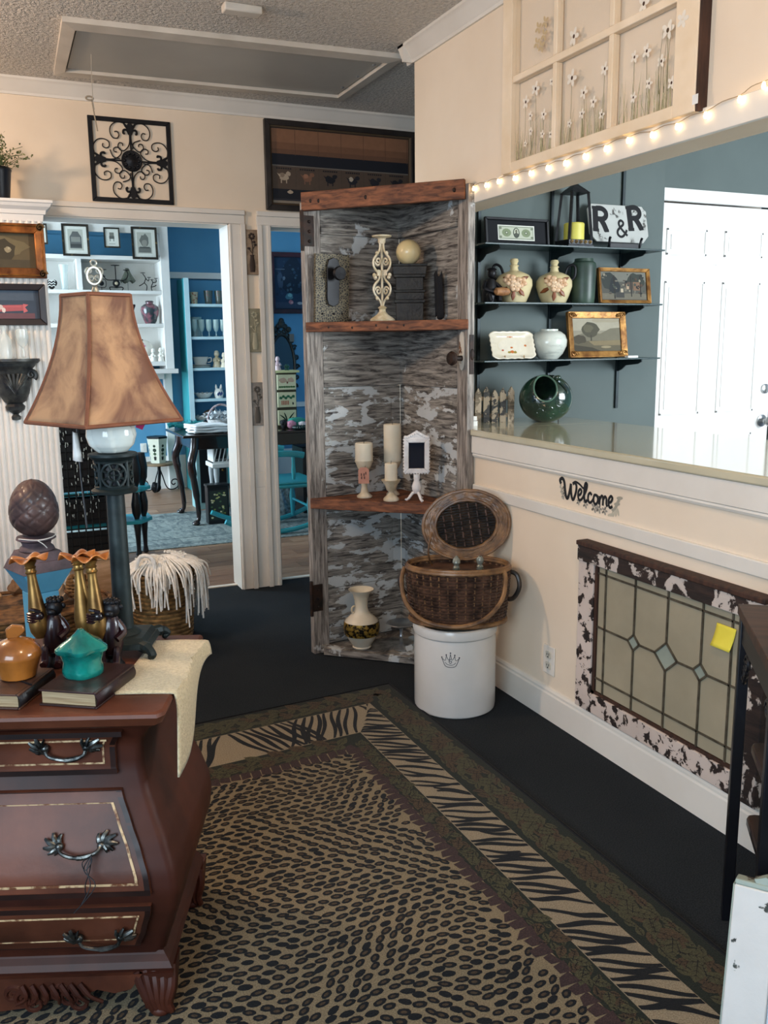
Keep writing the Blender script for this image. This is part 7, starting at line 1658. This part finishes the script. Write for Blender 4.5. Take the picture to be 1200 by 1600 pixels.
for x, y in ((.20, -.07), (.26, .022), (-.36, -.07), (-.36, .022)): G().lathe([(.010, 0), (.022, .012), (.014, .05), (.018, .14), (.026, .22), (.020, .236), (.016, .262), (.030, .30), (.034, .36), (.022, .43), (.018, .454), (.020, .48), (.038, .53), (.044, .60), (.036, .66), (.03, .70), (0, .705)], 14, (x, y, 0)).o('turned_post', BKW, et2)
t = at('jewelry_rack', 'black wire jewelry rack hung with earrings before the etagere', 'rack', .545, 6.02, 0)
g = G()
for k in range(12): g.tube([(-.26+.045*k, .02, 0), (-.26+.045*k, .02, .95)], .005, 5)
for k in range(17): g.tube([(-.27, .02, .02+.056*k), (.25, .02, .02+.056*k)], .005, 5)
g.o('wire_grid', BLACK, t); G().bx(-.27, .25, .026, .034, .49, .95).o('backing', BKW, t); G().bx(-.27, .25, .026, .034, .27, .44).o('backing', BKW, t); G().bx(-.27, .25, .026, .034, 0, .225).o('backing', BKW, t)
g = G()
for k in range(150):
    x, z = random.uniform(-.25, .23), random.uniform(.33, .92); g.tube([(x, .008, z), (x+random.uniform(-.004, .004), .004, z-.016)], .0028, 5); 
    if k % 3 == 0: g.sph((x, .004, z-.022), random.uniform(.003, .007), 6, 5)
o = g.o('earrings', SILVER, t); o['kind'] = 'stuff'
t = at('necklace_tray', 'dark tray of silver trinkets on lower etagere shelf', 'tray', .595, 6.20, .26)
G().bx(-.20, .20, -.06, .10, 0, .02).bx(-.20, .20, .08, .10, 0, .16).o('tray', BKW, t); g = G()
for k in range(16): g.sph((random.uniform(-.18, .18), random.uniform(-.05, .06), .026), (random.uniform(.006, .016), .008, .006), 8, 6)
o = g.o('trinkets', SILVER, t); o['kind'] = 'stuff'
t = thing('flower_painting', 'large dark floral still life in burgundy frame on blue wall', 'painting', (2.975, 9.097, 2.043)); Mq = frameM((0, 0, 0), (1, 0, 0), (0, 0, 1)); w, h = .34*1.35, .613
t.location.x = 3.03
frame4(G(), w, h, .045, .030, Mq, .006).o('frame', mat('burgundy_frame', '4a2028', .4, c2='2c141c', scale=8), t, bev=.003); G().bx(-w/2+.03, w/2-.03, -h/2+.03, h/2-.03, 0, .006).xf(Mq).o('canvas', flat('152a40'), t)
sh = [('1c3550', rect(-.18, -.25, .18, .25)), ('12263a', blob(.03, .05, .14, .18)), ('33435a', rect(-.18, -.25, .18, -.19)), ('4a7a8a', blob(-.03, -.13, .04, .035)), ('7ab0b5', blob(-.02, -.12, .022, .02)), ('a8707a', blob(-.01, -.19, .025, .022)), ('c9a0a0', blob(.0, -.195, .012, .010)), ('9aa0a8', blob(.09, -.20, .03, .015)), ('5d6f80', rect(-.17, .135, -.07, .143)), ('3a4f66', blob(-.12, .02, .03, .10)), ('6a7a8a', blob(-.08, .05, .014, .02))]
for k in range(30): sh.append((random.choice(('2c4a60', '24405a', '3f5a6a', '1a2f44')), blob(random.uniform(-.16, .16), random.uniform(-.2, .22), random.uniform(.006, .02), random.uniform(.006, .02), 8)))
prints('picture', t, sh, Mq @ Matrix.Translation((0, 0, .006)), step=.0001)
t = thing('oval_mirror', 'ornate black framed oval mirror on the blue far wall', 'mirror', (2.905, 9.095, 1.19)); Mq = frameM((0, 0, 0), (1, 0, 0), (0, 0, 1))
G().prism(ell(0, .0, .135, .33, 36), 0, .006, Mq).o('mirror_glass', MIRROR, t); G().tube([Mq @ Vector((x, y, .008)) for x, y in ell(0, 0, .135, .33, 48)], .016, 8, True).o('frame', mat('black_carved_frame', '1c1e20', .35, .2, c2='3a3a34', scale=20), t)
CF = mat('black_carved_frame', '1c1e20', .35, .2)
for k in range(22):
    a = 2*pi*k/22; c = (.158*cos(a), .365*sin(a)); G().tube([Mq @ Vector((x, y, .010)) for x, y in spiral(c, .030, .006, a+pi*(k % 2), 1.1, 10)], .009, 6).o('carved_scroll', CF, t)
for dx, dy, r_ in ((0, .44, .04), (-.035, .415, .03), (.035, .415, .03), (0, .475, .028), (.075, .385, .03), (-.075, .385, .03)): G().sph(Mq @ Vector((dx, dy, .014)), (r_, .016, r_), 12, 8).o('crest_leaf', CF, t)
G().bx(.075, .125, -.035, -.03, .26, .34).o('price_tag', flat('7a746c'), t)
